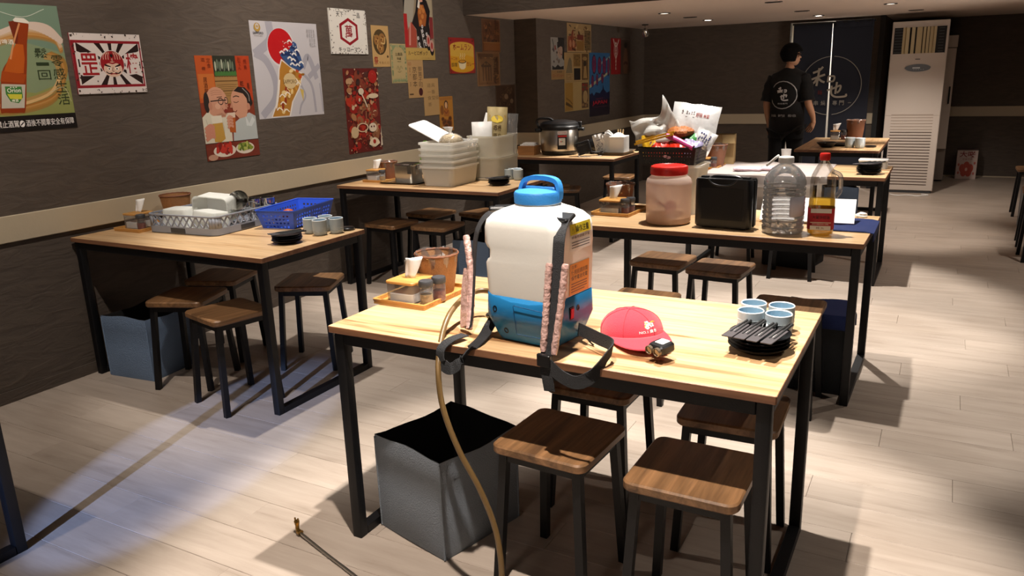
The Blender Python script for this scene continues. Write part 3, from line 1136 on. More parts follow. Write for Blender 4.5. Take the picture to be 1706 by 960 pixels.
def p_daruma(a):
    a.rect(0, 0, 1, 1, '#d8cec8')
    cx, cy = 0.535, 0.49
    for k, (t0, t1) in enumerate(((84, 96), (118, 130), (150, 161), (172, 184), (196, 208), (232, 246), (264, 276), (300, 312), (330, 341), (352, 364), (20, 31), (52, 64))):
        P = [(cx, cy)]
        for t in (t0, t1):
            t = math.radians(t)
            dx, dy = math.cos(t), math.sin(t) * 1.33
            s = min((0.47 / abs(dx)) if dx else 9, (0.36 / abs(dy)) if dy else 9)
            P.append((min(max(cx + dx * s, 0.045), 0.955), min(max(cy + dy * s, 0.135), 0.855)))
        a.lay(P, '#2a1a18')
    a.rect(0.03, 0.84, 0.97, 0.885, '#8c1c26')
    a.rect(0.03, 0.10, 0.97, 0.145, '#8c1c26')
    a.rect(0.0, 0.1, 0.04, 0.885, '#8c1c26')
    a.rect(0.965, 0.1, 0.985, 0.885, '#8c1c26')
    a.lay([(0.09, 0.30), (0.36, 0.30), (0.34, 0.70), (0.08, 0.68)], '#d8cec8')
    a.lay([(0.73, 0.30), (0.95, 0.33), (0.93, 0.70), (0.72, 0.66)], '#d8cec8')
    a.text('罡', 0.10, 0.31, 0.33, 0.67, '#9c1d22', 0.035)
    a.text('樓', 0.74, 0.33, 0.93, 0.68, '#9c1d22', 0.035)
    # papier-mache doll
    a.ell(cx, 0.50, 0.178, 0.225, '#d8cec8', 28)
    a.ell(cx, 0.50, 0.17, 0.215, '#951c22', 28)
    for q in (-0.12, -0.085, -0.05, 0.05, 0.085, 0.12):
        a.line([(cx + q, 0.55 + 0.02), (cx + q * 0.95, 0.64), (cx + q * 0.6, 0.69)], 0.008, '#d8b8a0', 4)
    a.ell(cx, 0.405, 0.135, 0.13, '#d9b9a2', 24)
    a.line([(cx - 0.12, 0.49), (cx - 0.06, 0.52), (cx, 0.505), (cx + 0.06, 0.52), (cx + 0.12, 0.49)], 0.02, '#951c22', 5)
    for s in (-1, 1):
        a.lay([(cx + s * 0.11, 0.50), (cx + s * 0.03, 0.455), (cx + s * 0.035, 0.435), (cx + s * 0.115, 0.465)], '#2a1a18')
        a.ell(cx + s * 0.055, 0.415, 0.028, 0.03, '#e8ddd0', 12)
        a.ell(cx + s * 0.055, 0.413, 0.012, 0.013, '#2a1a18', 10)
        a.line([(cx + s * 0.02, 0.345), (cx + s * 0.07, 0.335), (cx + s * 0.105, 0.365)], 0.014, '#2a1a18', 5)
    a.line([(cx - 0.05, 0.322), (cx, 0.33), (cx + 0.05, 0.322)], 0.012, '#951c22', 3)
    a.line([(cx, 0.44), (cx - 0.012, 0.375), (cx + 0.012, 0.37)], 0.008, '#6a3a30', 3)
    a.ell(cx, 0.635, 0.022, 0.03, '#2a1a18', 12)
    a.text('福', cx - 0.012, 0.545, cx + 0.012, 0.59, '#d8b8a0')
    weather(a, 70, '#3a2c26', 3)


poster('tin_sign', 'white tin sign with a red round doll and black sun rays on the left wall', XL, 2.582, 2.987, 1.463, 1.766, '#7a2228', p_daruma, th=0.008, cat='sign')


def p_toast(a):
    a.rect(0, 0, 1, 1, '#7c3420')
    a.rect(0.0, 0.56, 0.31, 1, '#b04e22')
    a.rect(0.72, 0.56, 1, 1, '#a83c1c')
    a.rect(0.02, 0.60, 0.30, 0.83, '#b8652e')
    a.rect(0.31, 0.54, 0.73, 1, '#9a7546')
    a.rect(0.31, 0.80, 0.73, 1, '#2b2f26')
    for i in range(9):
        a.ell(0.35 + 0.04 * i, 0.90 + 0.02 * (i % 2), 0.018, 0.05, '#5f6b58' if i % 3 else '#9aa08a', 8)
    for i in range(8):
        a.ell(0.35 + 0.05 * i, 0.825, 0.03, 0.03, '#3f6a34', 8)
    for z in (0.80, 0.755, 0.66):
        a.rect(0.31, z, 0.73, z + 0.008, '#5e4426')
    for z in (0.61, 0.63, 0.68, 0.70, 0.72):
        a.line([(0.34, z), (0.5, z + 0.006), (0.7, z)], 0.006, '#7a5a34')
    a.vtext('酒 肴', 0.10, 0.86, 0.17, 0.98, '#6e2a14')
    a.vtext('定食', 0.20, 0.88, 0.27, 0.98, '#6e2a14')
    a.vtext('居酒屋', 0.10, 0.64, 0.17, 0.80, '#4e1d10')
    a.vtext('おでん', 0.77, 0.86, 0.83, 0.99, '#6e1d10')
    a.vtext('焼鳥', 0.88, 0.86, 0.94, 0.97, '#6e1d10')
    a.vtext('乾杯', 0.77, 0.64, 0.84, 0.76, '#4e1d10')
    a.vtext('肴', 0.90, 0.66, 0.95, 0.74, '#4e1d10')
    # left man: white shirt, bald head, glasses
    a.lay([(0, 0.17), (0, 0.42), (0.16, 0.50), (0.4, 0.47), (0.52, 0.40), (0.50, 0.17)], '#c9c2ae')
    a.ell(0.29, 0.56, 0.20, 0.145, '#c08d72', 24)
    a.lay([(0.17, 0.56), (0.15, 0.45), (0.25, 0.41), (0.42, 0.41), (0.47, 0.47), (0.47, 0.56)], '#bd896f')
    a.ell(0.11, 0.56, 0.05, 0.10, '#2a2320', 14)
    a.ell(0.17, 0.525, 0.035, 0.04, '#b07a62', 12)
    a.line([(0.18, 0.57), (0.33, 0.575), (0.47, 0.575)], 0.016, '#2a2320', 3)
    a.ring(0.365, 0.565, 0.05, 0.035, 0.25, '#2a2320')
    a.ring(0.465, 0.57, 0.035, 0.035, 0.25, '#2a2320')
    a.line([(0.30, 0.605), (0.40, 0.61)], 0.012, '#6a4a3a')
    a.lay([(0.43, 0.55), (0.50, 0.51), (0.44, 0.50)], '#b07a62')
    for q in range(3):
        a.line([(0.20, 0.625 + 0.018 * q), (0.29, 0.635 + 0.02 * q), (0.40, 0.63 + 0.016 * q)], 0.006, '#a4735a', 4)
        a.line([(0.66, 0.625 + 0.014 * q), (0.72, 0.635 + 0.014 * q), (0.78, 0.628 + 0.013 * q)], 0.006, '#a4735a', 4)
    a.lay([(0.25, 0.44), (0.33, 0.415), (0.43, 0.425), (0.36, 0.455)], '#a87860')
    a.lay([(0.70, 0.40), (0.80, 0.405), (0.87, 0.48), (0.80, 0.46)], '#a8765e')
    a.ell(0.30, 0.52, 0.05, 0.03, '#c79a80', 12)
    a.ell(0.70, 0.50, 0.05, 0.035, '#cb9a80', 12)
    for q in (0.06, 0.2, 0.34):
        a.line([(q, 0.40), (q + 0.03, 0.30), (q + 0.01, 0.20)], 0.008, '#aaa28e', 4)
    for q in (0.66, 0.78, 0.92):
        a.line([(q, 0.34), (q + 0.02, 0.26), (q - 0.01, 0.19)], 0.008, '#8f9694', 4)
    a.ell(0.44, 0.47, 0.035, 0.02, '#7a2a22', 12)
    a.line([(0.38, 0.50), (0.41, 0.46), (0.44, 0.44)], 0.008, '#8a5a48', 4)
    # right man
    a.lay([(0.52, 0.17), (0.55, 0.34), (0.72, 0.40), (0.88, 0.44), (1, 0.40), (1, 0.17)], '#aab0ae')
    a.ell(0.72, 0.57, 0.165, 0.12, '#bf8b70', 24)
    a.lay([(0.56, 0.56), (0.58, 0.45), (0.68, 0.385), (0.82, 0.40), (0.88, 0.5), (0.8, 0.6)], '#bf8b70')
    a.lay([(0.62, 0.66), (0.72, 0.70), (0.85, 0.69), (0.94, 0.63), (0.97, 0.53), (0.93, 0.50), (0.87, 0.51), (0.86, 0.58), (0.80, 0.63)], '#241d1b')
    a.line([(0.80, 0.685), (0.90, 0.62), (0.91, 0.55)], 0.014, '#8a8580', 5)
    a.ell(0.88, 0.50, 0.035, 0.035, '#b47e66', 12)
    a.line([(0.60, 0.60), (0.66, 0.61), (0.72, 0.60)], 0.014, '#3a2a22', 4)
    a.line([(0.60, 0.555), (0.65, 0.545), (0.70, 0.555)], 0.01, '#5a3a2a', 4)
    a.lay([(0.565, 0.56), (0.52, 0.50), (0.58, 0.495)], '#b07a62')
    a.line([(0.57, 0.465), (0.62, 0.455), (0.65, 0.47)], 0.012, '#6a2a22', 4)
    a.lay([(0.80, 0.41), (0.86, 0.33), (0.93, 0.40), (0.98, 0.36), (0.90, 0.30), (0.80, 0.31)], '#c3c8c6')
    # glasses of beer and hands
    a.lay([(0.17, 0.18), (0.16, 0.41), (0.34, 0.41), (0.37, 0.20), (0.28, 0.17)], '#b38a3c')
    a.lay([(0.155, 0.355), (0.155, 0.43), (0.345, 0.43), (0.35, 0.36)], '#d3cbb8')
    a.lay([(0.47, 0.26), (0.46, 0.42), (0.60, 0.42), (0.58, 0.25)], '#a5521e')
    a.lay([(0.455, 0.40), (0.455, 0.45), (0.605, 0.45), (0.60, 0.40)], '#cdb7a2')
    for i in range(4):
        a.line([(0.02, 0.20 + 0.035 * i), (0.12, 0.235 + 0.035 * i), (0.19, 0.225 + 0.03 * i)], 0.05, '#bd7f68', 4)
        a.line([(0.44, 0.30 + 0.03 * i), (0.49, 0.325 + 0.03 * i), (0.55, 0.31 + 0.03 * i)], 0.035, '#c08870', 4)
    a.rect(0, 0, 1, 0.165, '#6e2a1c')
    a.line([(0, 0.165), (1, 0.165)], 0.008, '#2a1812')
    a.ell(0.33, 0.085, 0.21, 0.062, '#d0c4b4', 22)
    a.ell(0.72, 0.09, 0.18, 0.058, '#d0c4b4', 22)
    r = random.Random(5)
    for i in range(26):
        a.ell(0.32 + r.uniform(-0.14, 0.14), 0.095 + r.uniform(-0.025, 0.05), 0.05, 0.02, r.choice(('#8f1d16', '#b23024', '#6e1410')), 8, r.random() * 3)
    for i in range(24):
        a.ell(0.72 + r.uniform(-0.12, 0.12), 0.095 + r.uniform(-0.02, 0.035), 0.045, 0.016, r.choice(('#7b8a2c', '#a8ac58', '#56681e')), 8, r.random() * 3)
    a.ell(0.10, 0.03, 0.09, 0.03, '#b58870', 12)


poster('poster', 'tall poster of two men drinking beer above plates of snacks', XL, 3.342, 3.765, 1.038, 1.660, '#7c3420', p_toast)


def p_glass(a):
    a.rect(0, 0, 1, 1, '#b9b6ba')
    g = '#9d9ba4'
    a.line([(0.27, 1.0), (0.27, 0.82), (0.10, 0.70), (0.03, 0.66)], 0.10, g, 6)
    a.line([(0.03, 0.68), (0.18, 0.60), (0.28, 0.40), (0.25, 0.2), (0.05, 0.03)], 0.085, g, 6)
    a.line([(0.72, 0.52), (0.80, 0.64), (0.86, 0.58), (0.93, 0.40)], 0.07, g, 6)
    a.line([(0.80, 0.42), (0.92, 0.50), (0.99, 0.55)], 0.06, g, 5)
    a.line([(0.72, 0.46), (0.84, 0.32), (0.87, 0.03)], 0.035, g, 6)
    a.line([(0.66, 0.35), (0.72, 0.22), (0.64, 0.12), (0.60, 0.02)], 0.025, g, 6)
    a.line([(0.97, 0.35), (0.99, 0.03)], 0.02, g)
    a.lay([(0.64, 0.30), (0.68, 0.16), (0.70, 0.28)], '#c4a95a')
    a.ell(0.42, 0.735, 0.205, 0.205, '#c9c6c8', 36)
    a.ell(0.415, 0.745, 0.19, 0.19, '#b3161c', 36)
    # tilted glass
    a.lay([(0.40, 0.62), (0.34, 0.50), (0.30, 0.30), (0.25, 0.14), (0.17, 0.01), (0.46, 0.01), (0.52, 0.16), (0.64, 0.30), (0.72, 0.46), (0.60, 0.50)], '#d5cfc8')
    a.lay([(0.405, 0.60), (0.36, 0.50), (0.32, 0.30), (0.27, 0.14), (0.19, 0.015), (0.44, 0.015), (0.50, 0.16), (0.62, 0.30), (0.70, 0.455), (0.58, 0.495)], '#a9752c')
    r = random.Random(11)
    for i in range(46):
        t = r.random()
        x = 0.31 + 0.33 * t + r.uniform(-0.1, 0.08) * (0.4 + t)
        yy = 0.05 + 0.42 * t + r.uniform(-0.02, 0.05)
        k = r.choice(('#c08a34', '#8a2e16', '#b84a1e', '#d8bd84', '#93601f'))
        a.ell(x, yy, r.uniform(0.02, 0.045), r.uniform(0.012, 0.03), k, 9, r.random() * 3)
    for x, yy in ((0.30, 0.08), (0.36, 0.14), (0.36, 0.22), (0.44, 0.24), (0.58, 0.38), (0.62, 0.34), (0.40, 0.06)):
        a.line([(x - 0.04, yy), (x, yy + 0.025), (x + 0.045, yy - 0.005)], 0.014, '#e2d8c8', 5)
    a.ell(0.50, 0.385, 0.10, 0.085, '#c9b183', 16)
    a.text('SAPPORO', 0.395, 0.355, 0.60, 0.40, '#5e4318', 0.02)
    a.line([(0.345, 0.40), (0.31, 0.25), (0.255, 0.10)], 0.012, '#e6dfd4', 4)
    # generic blue swell poured over the rim
    a.lay([(0.385, 0.66), (0.47, 0.70), (0.54, 0.72), (0.585, 0.77), (0.60, 0.81), (0.65, 0.78), (0.66, 0.72), (0.70, 0.64), (0.735, 0.53), (0.66, 0.49), (0.52, 0.54), (0.44, 0.60)], '#33507e')
    for pts in ([(0.41, 0.665), (0.52, 0.66), (0.60, 0.58), (0.70, 0.52)], [(0.50, 0.70), (0.60, 0.66), (0.66, 0.58)], [(0.55, 0.745), (0.63, 0.72), (0.68, 0.65)]):
        a.line(pts, 0.03, '#1c2d58', 5)
    for x, yy in ((0.42, 0.68), (0.48, 0.705), (0.55, 0.795), (0.53, 0.62), (0.58, 0.60), (0.65, 0.70), (0.70, 0.57), (0.60, 0.66), (0.64, 0.545), (0.56, 0.555)):
        a.line([(x - 0.035, yy), (x, yy + 0.018), (x + 0.035, yy - 0.006)], 0.018, '#d9d6d2', 5)
    for i in range(22):
        a.ell(0.40 + r.uniform(0, 0.24), 0.70 + r.uniform(-0.03, 0.12), 0.006, 0.006, '#ddd9d4', 6)
    a.ell(0.10, 0.935, 0.045, 0.045, '#a8863e', 16)
    a.ell(0.10, 0.945, 0.025, 0.03, '#b9b6ba', 12)
    a.text('★', 0.075, 0.925, 0.125, 0.965, '#a8863e')
    a.text('SAPPORO', 0.035, 0.865, 0.18, 0.89, '#2b2a30', 0.03)
    a.text('SINCE 1876', 0.05, 0.845, 0.165, 0.855, '#6a5a4a')
    for j, s in enumerate(('冬の夜に', '麦と水と', '北の大地', '乾杯')):
        a.vtext(s, 0.93 - 0.035 * j, 0.93 - 0.045 * len(s), 0.955 - 0.035 * j, 0.94, '#8e8a8c')


poster('poster', 'large pale poster with a red sun and a tilted glass of beer', XL, 3.800, 4.420, 1.262, 1.877, '#b9b6ba', p_glass)


def p_hex(a):
    a.rect(0, 0, 1, 1, '#d8d4cc')

    def hexa(s):
        return [(0.5, 0.5 + 0.31 * s), (0.5 + 0.245 * s, 0.5 + 0.165 * s), (0.5 + 0.245 * s, 0.5 - 0.165 * s), (0.5, 0.5 - 0.31 * s), (0.5 - 0.245 * s, 0.5 - 0.165 * s), (0.5 - 0.245 * s, 0.5 + 0.165 * s)]
    a.lay(hexa(1), '#8f1622')
    a.lay(hexa(0.77), '#d8d4cc')
    a.text('萬', 0.40, 0.355, 0.60, 0.65, '#8f1622', 0.035)
    a.text('天下', 0.19, 0.82, 0.38, 0.935, '#211c1a', 0.03)
    a.text('一品', 0.64, 0.82, 0.83, 0.935, '#211c1a', 0.03)
    a.text('キッコーマン', 0.19, 0.045, 0.81, 0.155, '#211c1a', 0.03)
    weather(a, 90, '#3a2e26', 8, 0.03)


poster('tin_sign', 'white tin sign with a red hexagon around one character', XL, 4.552, 4.968, 1.678, 1.992, '#cfcac2', p_hex, th=0.008, cat='sign')

TAN = '#b5925e'


def p_crest(a):
    a.rect(0, 0, 1, 1, TAN)
    a.ell(0.47, 0.60, 0.40, 0.31, '#4a3a22', 28)
    for k in range(3):
        t = 2 * PI * k / 3 + 0.7
        a.ell(0.47 + 0.17 * math.cos(t), 0.60 + 0.135 * math.sin(t), 0.19, 0.13, '#8a6234', 18, t)
        a.line([(0.47 + 0.05 * math.cos(t + 1), 0.60 + 0.04 * math.sin(t + 1)), (0.47 + 0.26 * math.cos(t + 1.2), 0.60 + 0.15 * math.sin(t + 1.2)), (0.47 + 0.36 * math.cos(t + 1.9), 0.60 + 0.27 * math.sin(t + 1.9))], 0.05, '#c2a068', 6)
        for q in range(5):
            a.ell(0.47 + 0.17 * math.cos(t) + 0.05 * math.cos(q * 1.3), 0.60 + 0.135 * math.sin(t) + 0.04 * math.sin(q * 1.3), 0.045, 0.025, '#5e2e1c' if q % 2 else '#a88046', 8)
    a.text('祭', 0.06, 0.06, 0.30, 0.25, '#8e1d1a', 0.03)
    a.text('9.10.11.12', 0.36, 0.07, 0.92, 0.13, '#6a4d2c')
    a.text('●', 0.82, 0.22, 0.92, 0.28, '#4a3420')


poster('poster', 'small tan leaflet with a round crest, leftmost of the stepped row of leaflets', XL, 5.029, 5.245, 1.585, 1.893, TAN, p_crest)


def p_green(a):
    a.rect(0, 0, 1, 1, '#a9966a')
    r = random.Random(2)
    for i in range(60):
        q = r.random()
        s = r.choice((0, 1, 2, 3))
        x, yy = ((0.08, q), (0.92, q), (q * 0.84 + 0.08, 0.06), (q * 0.84 + 0.08, 0.94))[s]
        a.ell(x, min(max(yy, 0.04), 0.96), 0.055, 0.03, r.choice(('#6e7a58', '#838a62', '#93946c')), 8, r.random() * 3)
    for s in (-1, 1):
        a.lay([(0.5 + s * 0.38, 0.96), (0.5 + s * 0.12, 0.96), (0.5 + s * 0.38, 0.80)], '#7f8a64')
    for i in range(8):
        a.lay([(0.12 + 0.1 * i, 0.05), (0.17 + 0.1 * i, 0.14), (0.22 + 0.1 * i, 0.05)], '#7f8a64')
    a.text('土産品', 0.28, 0.70, 0.74, 0.78, '#5a5236', 0.02)
    a.text('特選', 0.38, 0.59, 0.64, 0.66, '#5a5236', 0.02)
    a.rect(0.40, 0.545, 0.64, 0.555, '#6a6040')
    a.line([(0.32, 0.36), (0.42, 0.44), (0.50, 0.33), (0.60, 0.44), (0.70, 0.36)], 0.02, '#8a7f58', 5)
    a.line([(0.40, 0.30), (0.5, 0.28), (0.62, 0.31)], 0.02, '#8a7f58', 5)


poster('poster', 'tan leaflet with a green ornamental border in the stepped row', XL, 5.253, 5.467, 1.456, 1.762, '#a9966a', p_green)


def p_kyoto(a):
    a.rect(0, 0, 1, 1, '#a88659')
    a.text('印', 0.05, 0.84, 0.24, 0.93, '#8a4a2c')
    a.vtext('京都本', 0.30, 0.27, 0.57, 0.83, '#3d2c1c', 0.0)
    a.vtext('御菓子司', 0.66, 0.27, 0.90, 0.83, '#5a4630', 0.0)
    scribble(a, 0.10, 0.30, 0.20, 0.80, 12, 1, '#7a6240', 4)
    a.ell(0.77, 0.15, 0.13, 0.105, '#43171a', 18)
    a.rect(0.06, 0.08, 0.30, 0.115, '#4a3622')


poster('poster', 'tan leaflet with large upright characters and a dark oval seal', XL, 5.468, 5.695, 1.331, 1.640, '#a88659', p_kyoto, th=0.0022)


def p_note(a):
    a.rect(0, 0, 1, 1, '#ab8a5b')
    for j, (s, yy) in enumerate((('道具', 0.76), ('一番', 0.58), ('食堂街', 0.42), ('茶', 0.24))):
        a.text(s, 0.24, yy, 0.24 + 0.26 * len(s), yy + 0.11, '#6d5434', 0.0)
    a.line([(0.02, 0.50), (0.98, 0.485)], 0.008, '#8f7046')


poster('poster', 'plain tan leaflet with a few brown characters, second lowest of the stepped row', XL, 5.683, 5.910, 1.175, 1.485, '#ab8a5b', p_note, th=0.003)


def p_gold(a):
    a.rect(0, 0, 1, 1, '#a8732a')
    a.rect(0.05, 0.90, 0.95, 0.975, '#96622a')
    a.ell(0.5, 0.76, 0.15, 0.13, '#35201a', 16)
    a.ell(0.5, 0.75, 0.10, 0.095, '#c89a6c', 16)
    a.lay([(0.30, 0.55), (0.40, 0.66), (0.62, 0.66), (0.74, 0.54), (0.66, 0.42), (0.34, 0.44)], '#9a5a22')
    a.line([(0.34, 0.60), (0.5, 0.52), (0.66, 0.60)], 0.05, '#7a3a1c', 4)
    a.ell(0.20, 0.62, 0.12, 0.14, '#7c4a1e', 14)
    for x, yy, q in ((0.35, 0.26, 0.2), (0.66, 0.22, 0.24), (0.45, 0.14, 0.2), (0.75, 0.36, 0.14), (0.22, 0.36, 0.12)):
        a.ell(x, yy, q, q * 0.55, '#7d4518', 14)
        a.ell(x, yy, q * 0.7, q * 0.36, '#4d2a12', 12)
    scribble(a, 0.08, 0.04, 0.92, 0.12, 2, 8, '#5e3716', 3)


poster('poster', 'golden brown picture leaflet, lowest of the stepped row above the white tubs', XL, 5.908, 6.130, 1.022, 1.325, '#a8732a', p_gold, th=0.002)


def p_kimono(a):
    a.rect(0, 0, 1, 1, '#8a7b66')
    a.lay([(0.0, 0.55), (0.0, 1), (0.40, 1), (0.38, 0.8), (0.30, 0.55), (0.16, 0.42)], '#9a9385')
    a.ell(0.16, 0.92, 0.18, 0.10, '#6e6a54', 14)
    a.lay([(0.62, 0.98), (0.98, 1.0), (0.97, 0.55), (0.75, 0.6)], '#a2957c')
    a.rect(0.0, 0.17, 0.11, 0.62, '#a11f22')
    a.lay([(0.11, 0.17), (0.11, 0.40), (0.24, 0.52), (0.40, 0.40), (0.38, 0.17)], '#9d4434')
    a.lay([(0.13, 0.20), (0.18, 0.50), (0.22, 0.50), (0.18, 0.20)], '#c0857a')
    a.lay([(0.0, 0.60), (0.06, 0.80), (0.04, 0.92), (0, 0.92)], '#1c1618')
    # figure in a dark kimono
    a.lay([(0.42, 0.20), (0.40, 0.42), (0.26, 0.50), (0.40, 0.66), (0.46, 0.83), (0.60, 0.87), (0.80, 0.82), (0.90, 0.68), (0.84, 0.5), (0.93, 0.16), (0.6, 0.165)], '#1b1517')
    a.lay([(0.50, 0.46), (0.47, 0.64), (0.52, 0.76), (0.68, 0.76), (0.78, 0.62), (0.72, 0.47)], '#9a5426')
    for x, yy in ((0.56, 0.52), (0.63, 0.60), (0.55, 0.66), (0.67, 0.68), (0.60, 0.72)):
        a.ell(x, yy, 0.05, 0.035, '#b8743a', 8, 0.6)
    a.lay([(0.47, 0.72), (0.52, 0.83), (0.57, 0.80), (0.54, 0.70)], '#d9cfc2')
    a.ell(0.60, 0.915, 0.085, 0.075, '#d5a08a', 18)
    a.lay([(0.55, 0.86), (0.65, 0.86), (0.66, 0.80), (0.56, 0.79)], '#cf9a84')
    a.lay([(0.50, 1.0), (0.50, 0.90), (0.54, 0.98), (0.66, 0.98), (0.71, 0.90), (0.73, 1.0)], '#17110f')
    a.line([(0.575, 0.885), (0.60, 0.88), (0.625, 0.885)], 0.014, '#a02a2a', 3)
    for x, yy in ((0.60, 0.40), (0.62, 0.34), (0.66, 0.26), (0.44, 0.30), (0.47, 0.22), (0.70, 0.22), (0.60, 0.46), (0.74, 0.36), (0.50, 0.17)):
        a.ell(x, yy, 0.033, 0.026, '#c9c4c0', 10)
        a.ell(x, yy, 0.014, 0.011, '#5d5a78', 8)
    a.line([(0.55, 0.42), (0.60, 0.28), (0.63, 0.17)], 0.012, '#cfc9c4', 5)
    a.rect(0.86, 0.30, 0.98, 0.60, '#7d2a2c')
    a.rect(0, 0.0, 1, 0.165, '#b0924e')
    for x, yy in ((0.79, 0.27), (0.90, 0.20)):
        a.ell(x, yy - 0.05, 0.075, 0.09, '#1b1517', 16)
        a.ell(x, yy, 0.07, 0.085, '#b98f84', 16)
        a.ell(x, yy, 0.038, 0.05, '#a03a34', 12)
    a.text('ルービロポック', 0.07, 0.065, 0.74, 0.125, '#3b1d1c', 0.02)
    a.text('こころの花ひらく', 0.52, 0.015, 0.94, 0.035, '#6a4a2c')


poster('poster', 'poster of a woman in a dark kimono, cut off by the photo top edge', XL, 5.462, 5.886, 1.637, 2.22, '#8a7b66', p_kimono, th=0.0026)


def p_curry(a):
    a.rect(0, 0, 1, 1, '#8f1c1c')
    for x in (0.08, 0.92):
        a.ell(x, 0.92, 0.022, 0.022, '#2a1512', 10)
    P = [(0.04, 0.15)]
    for i in range(13):
        t = PI + PI * i / 12
        P.append((0.5 + 0.46 * math.cos(t), 0.17 + 0.15 * math.sin(t)))
    for i in range(13):
        t = PI * i / 12
        P.append((0.5 + 0.46 * math.cos(t), 0.76 + 0.13 * math.sin(t)))
    a.lay(P, '#c9a03c')
    a.lay([(0.04, 0.17)] + P[1:14] + [(0.96, 0.45), (0.7, 0.52), (0.3, 0.47), (0.04, 0.50)], '#c7931c')
    a.text('ホームラン', 0.15, 0.65, 0.85, 0.83, '#8c1a1c', 0.03)
    a.text('十二分', 0.06, 0.37, 0.30, 0.455, '#8c1a1c', 0.025)
    a.text('即席', 0.07, 0.185, 0.29, 0.305, '#2a1c14', 0.03)
    a.text('カレー', 0.66, 0.20, 0.96, 0.33, '#8c1a1c', 0.03)
    # plain steaming bowl in place of the drawn face
    a.lay([(0.34, 0.33), (0.37, 0.16), (0.44, 0.11), (0.54, 0.11), (0.61, 0.16), (0.64, 0.33)], '#d8c9a2')
    a.ell(0.49, 0.33, 0.15, 0.05, '#2a1c14', 18)
    a.ell(0.49, 0.335, 0.12, 0.035, '#c58a2e', 16)
    for q in (-0.06, 0.02, 0.1):
        a.line([(0.48 + q, 0.40), (0.46 + q, 0.46), (0.50 + q, 0.51), (0.48 + q, 0.57)], 0.014, '#d8c9a2', 5)
    a.rect(0.02, 0.005, 0.06, 0.1, '#6e2018')
    a.rect(0.94, 0.005, 0.98, 0.1, '#6e2018')


poster('tin_sign', 'small red and yellow tin sign for instant curry', XL, 6.105, 6.545, 1.520, 1.830, '#6a4a36', p_curry, th=0.007, cat='sign')


def p_icons(a):
    a.rect(0, 0, 1, 1, '#5e1c1a')
    collage(a, 110, ('#8f1f1a', '#a8301f', '#4a1f1a', '#7d3a28', '#8a5a3c', '#4c2a24'), 21, 0.05, 0.12)
    collage(a, 110, ('#b08a68', '#a0704c', '#8f1f1a', '#3a2220', '#74281f', '#a8301f', '#c0a888'), 22, 0.025, 0.06)
    collage(a, 60, ('#c8b498', '#2e1a18', '#b23024', '#5a3a2c'), 23, 0.012, 0.035)
    a.ell(0.82, 0.90, 0.13, 0.08, '#9c1f1a', 14)
    a.ell(0.80, 0.67, 0.16, 0.03, '#cbb89c', 12)
    a.line([(0.44, 0.72), (0.54, 0.62), (0.60, 0.54)], 0.03, '#cbbca4')
    a.ell(0.45, 0.73, 0.08, 0.04, '#cbbca4', 14)
    a.ring(0.42, 0.30, 0.17, 0.055, 0.2, '#cdb89a')
    a.ell(0.72, 0.29, 0.12, 0.055, '#d0c2ac', 16)
    a.ell(0.68, 0.30, 0.022, 0.012, '#5a1a18', 10)
    a.ell(0.76, 0.30, 0.022, 0.012, '#5a1a18', 10)
    a.ell(0.18, 0.25, 0.11, 0.07, '#bfa884', 14)
    for i in range(9):
        t = PI * (0.12 + 0.76 * i / 8)
        a.line([(0.74, 0.06), (0.74 + 0.17 * math.cos(t), 0.06 + 0.105 * math.sin(t))], 0.045, '#d8c8ae')
    a.ell(0.74, 0.115, 0.045, 0.028, '#a02a20', 12)
    a.lay([(0.93, 0.05), (0.99, 0.06), (0.98, 0.16), (0.965, 0.30), (0.95, 0.16)], '#cbbfae')
    a.text('★', 0.05, 0.02, 0.25, 0.11, '#a3241c')
    weather(a, 20, '#c2a586', 4)


poster('poster', 'narrow dark red poster crowded with small festival pictures', XL, 4.660, 5.066, 0.950, 1.575, '#5e1c1a', p_icons)


def old_page(seed, base, pal, frame):
    def f(a):
        a.rect(0, 0, 1, 1, frame)
        a.rect(0.04, 0.03, 0.96, 0.97, base)
        collage(a, 55, pal, seed, 0.03, 0.11, 0.05)
        scribble(a, 0.70, 0.08, 0.93, 0.92, 16, 2, pal[0], seed, 0.8)
    return f


def page_market(a):
    old_page(31, '#5e3a22', ('#3e2416', '#74482a', '#8a5c36', '#4c2c1a', '#7d5634'), '#6d4a30')(a)
    a.rect(0.04, 0.28, 0.96, 0.31, '#8c6236')
    a.rect(0.06, 0.05, 0.94, 0.28, '#7c4c22')
    a.line([(0.2, 0.9), (0.45, 0.6), (0.3, 0.4)], 0.03, '#3e2416', 4)


poster('poster', 'brown old picture page directly under the low ceiling edge', XL, 6.700, 7.052, 1.710, 2.014, '#6d4a30', page_market)


def page_gate(a):
    old_page(32, '#6a4a2e', ('#452a1a', '#80603a', '#54371f', '#946e42'), '#7d5c3c')(a)
    a.rect(0.06, 0.85, 0.70, 0.95, '#54371f')
    a.rect(0.08, 0.10, 0.68, 0.80, '#745434')
    a.lay([(0.15, 0.60), (0.38, 0.74), (0.62, 0.60), (0.58, 0.56), (0.20, 0.56)], '#463020')
    for x in (0.22, 0.34, 0.46, 0.56):
        a.rect(x, 0.15, x + 0.04, 0.56, '#4a3220')
    a.text('繁昌', 0.28, 0.62, 0.48, 0.68, '#8f6e42')
    a.vtext('大売出し', 0.76, 0.15, 0.92, 0.85, '#3c2416', 0.02)


poster('poster', 'brown old newspaper page with a gate, middle one of the three brown pages', XL, 6.585, 7.024, 1.397, 1.710, '#7d5c3c', page_gate, th=0.0022)


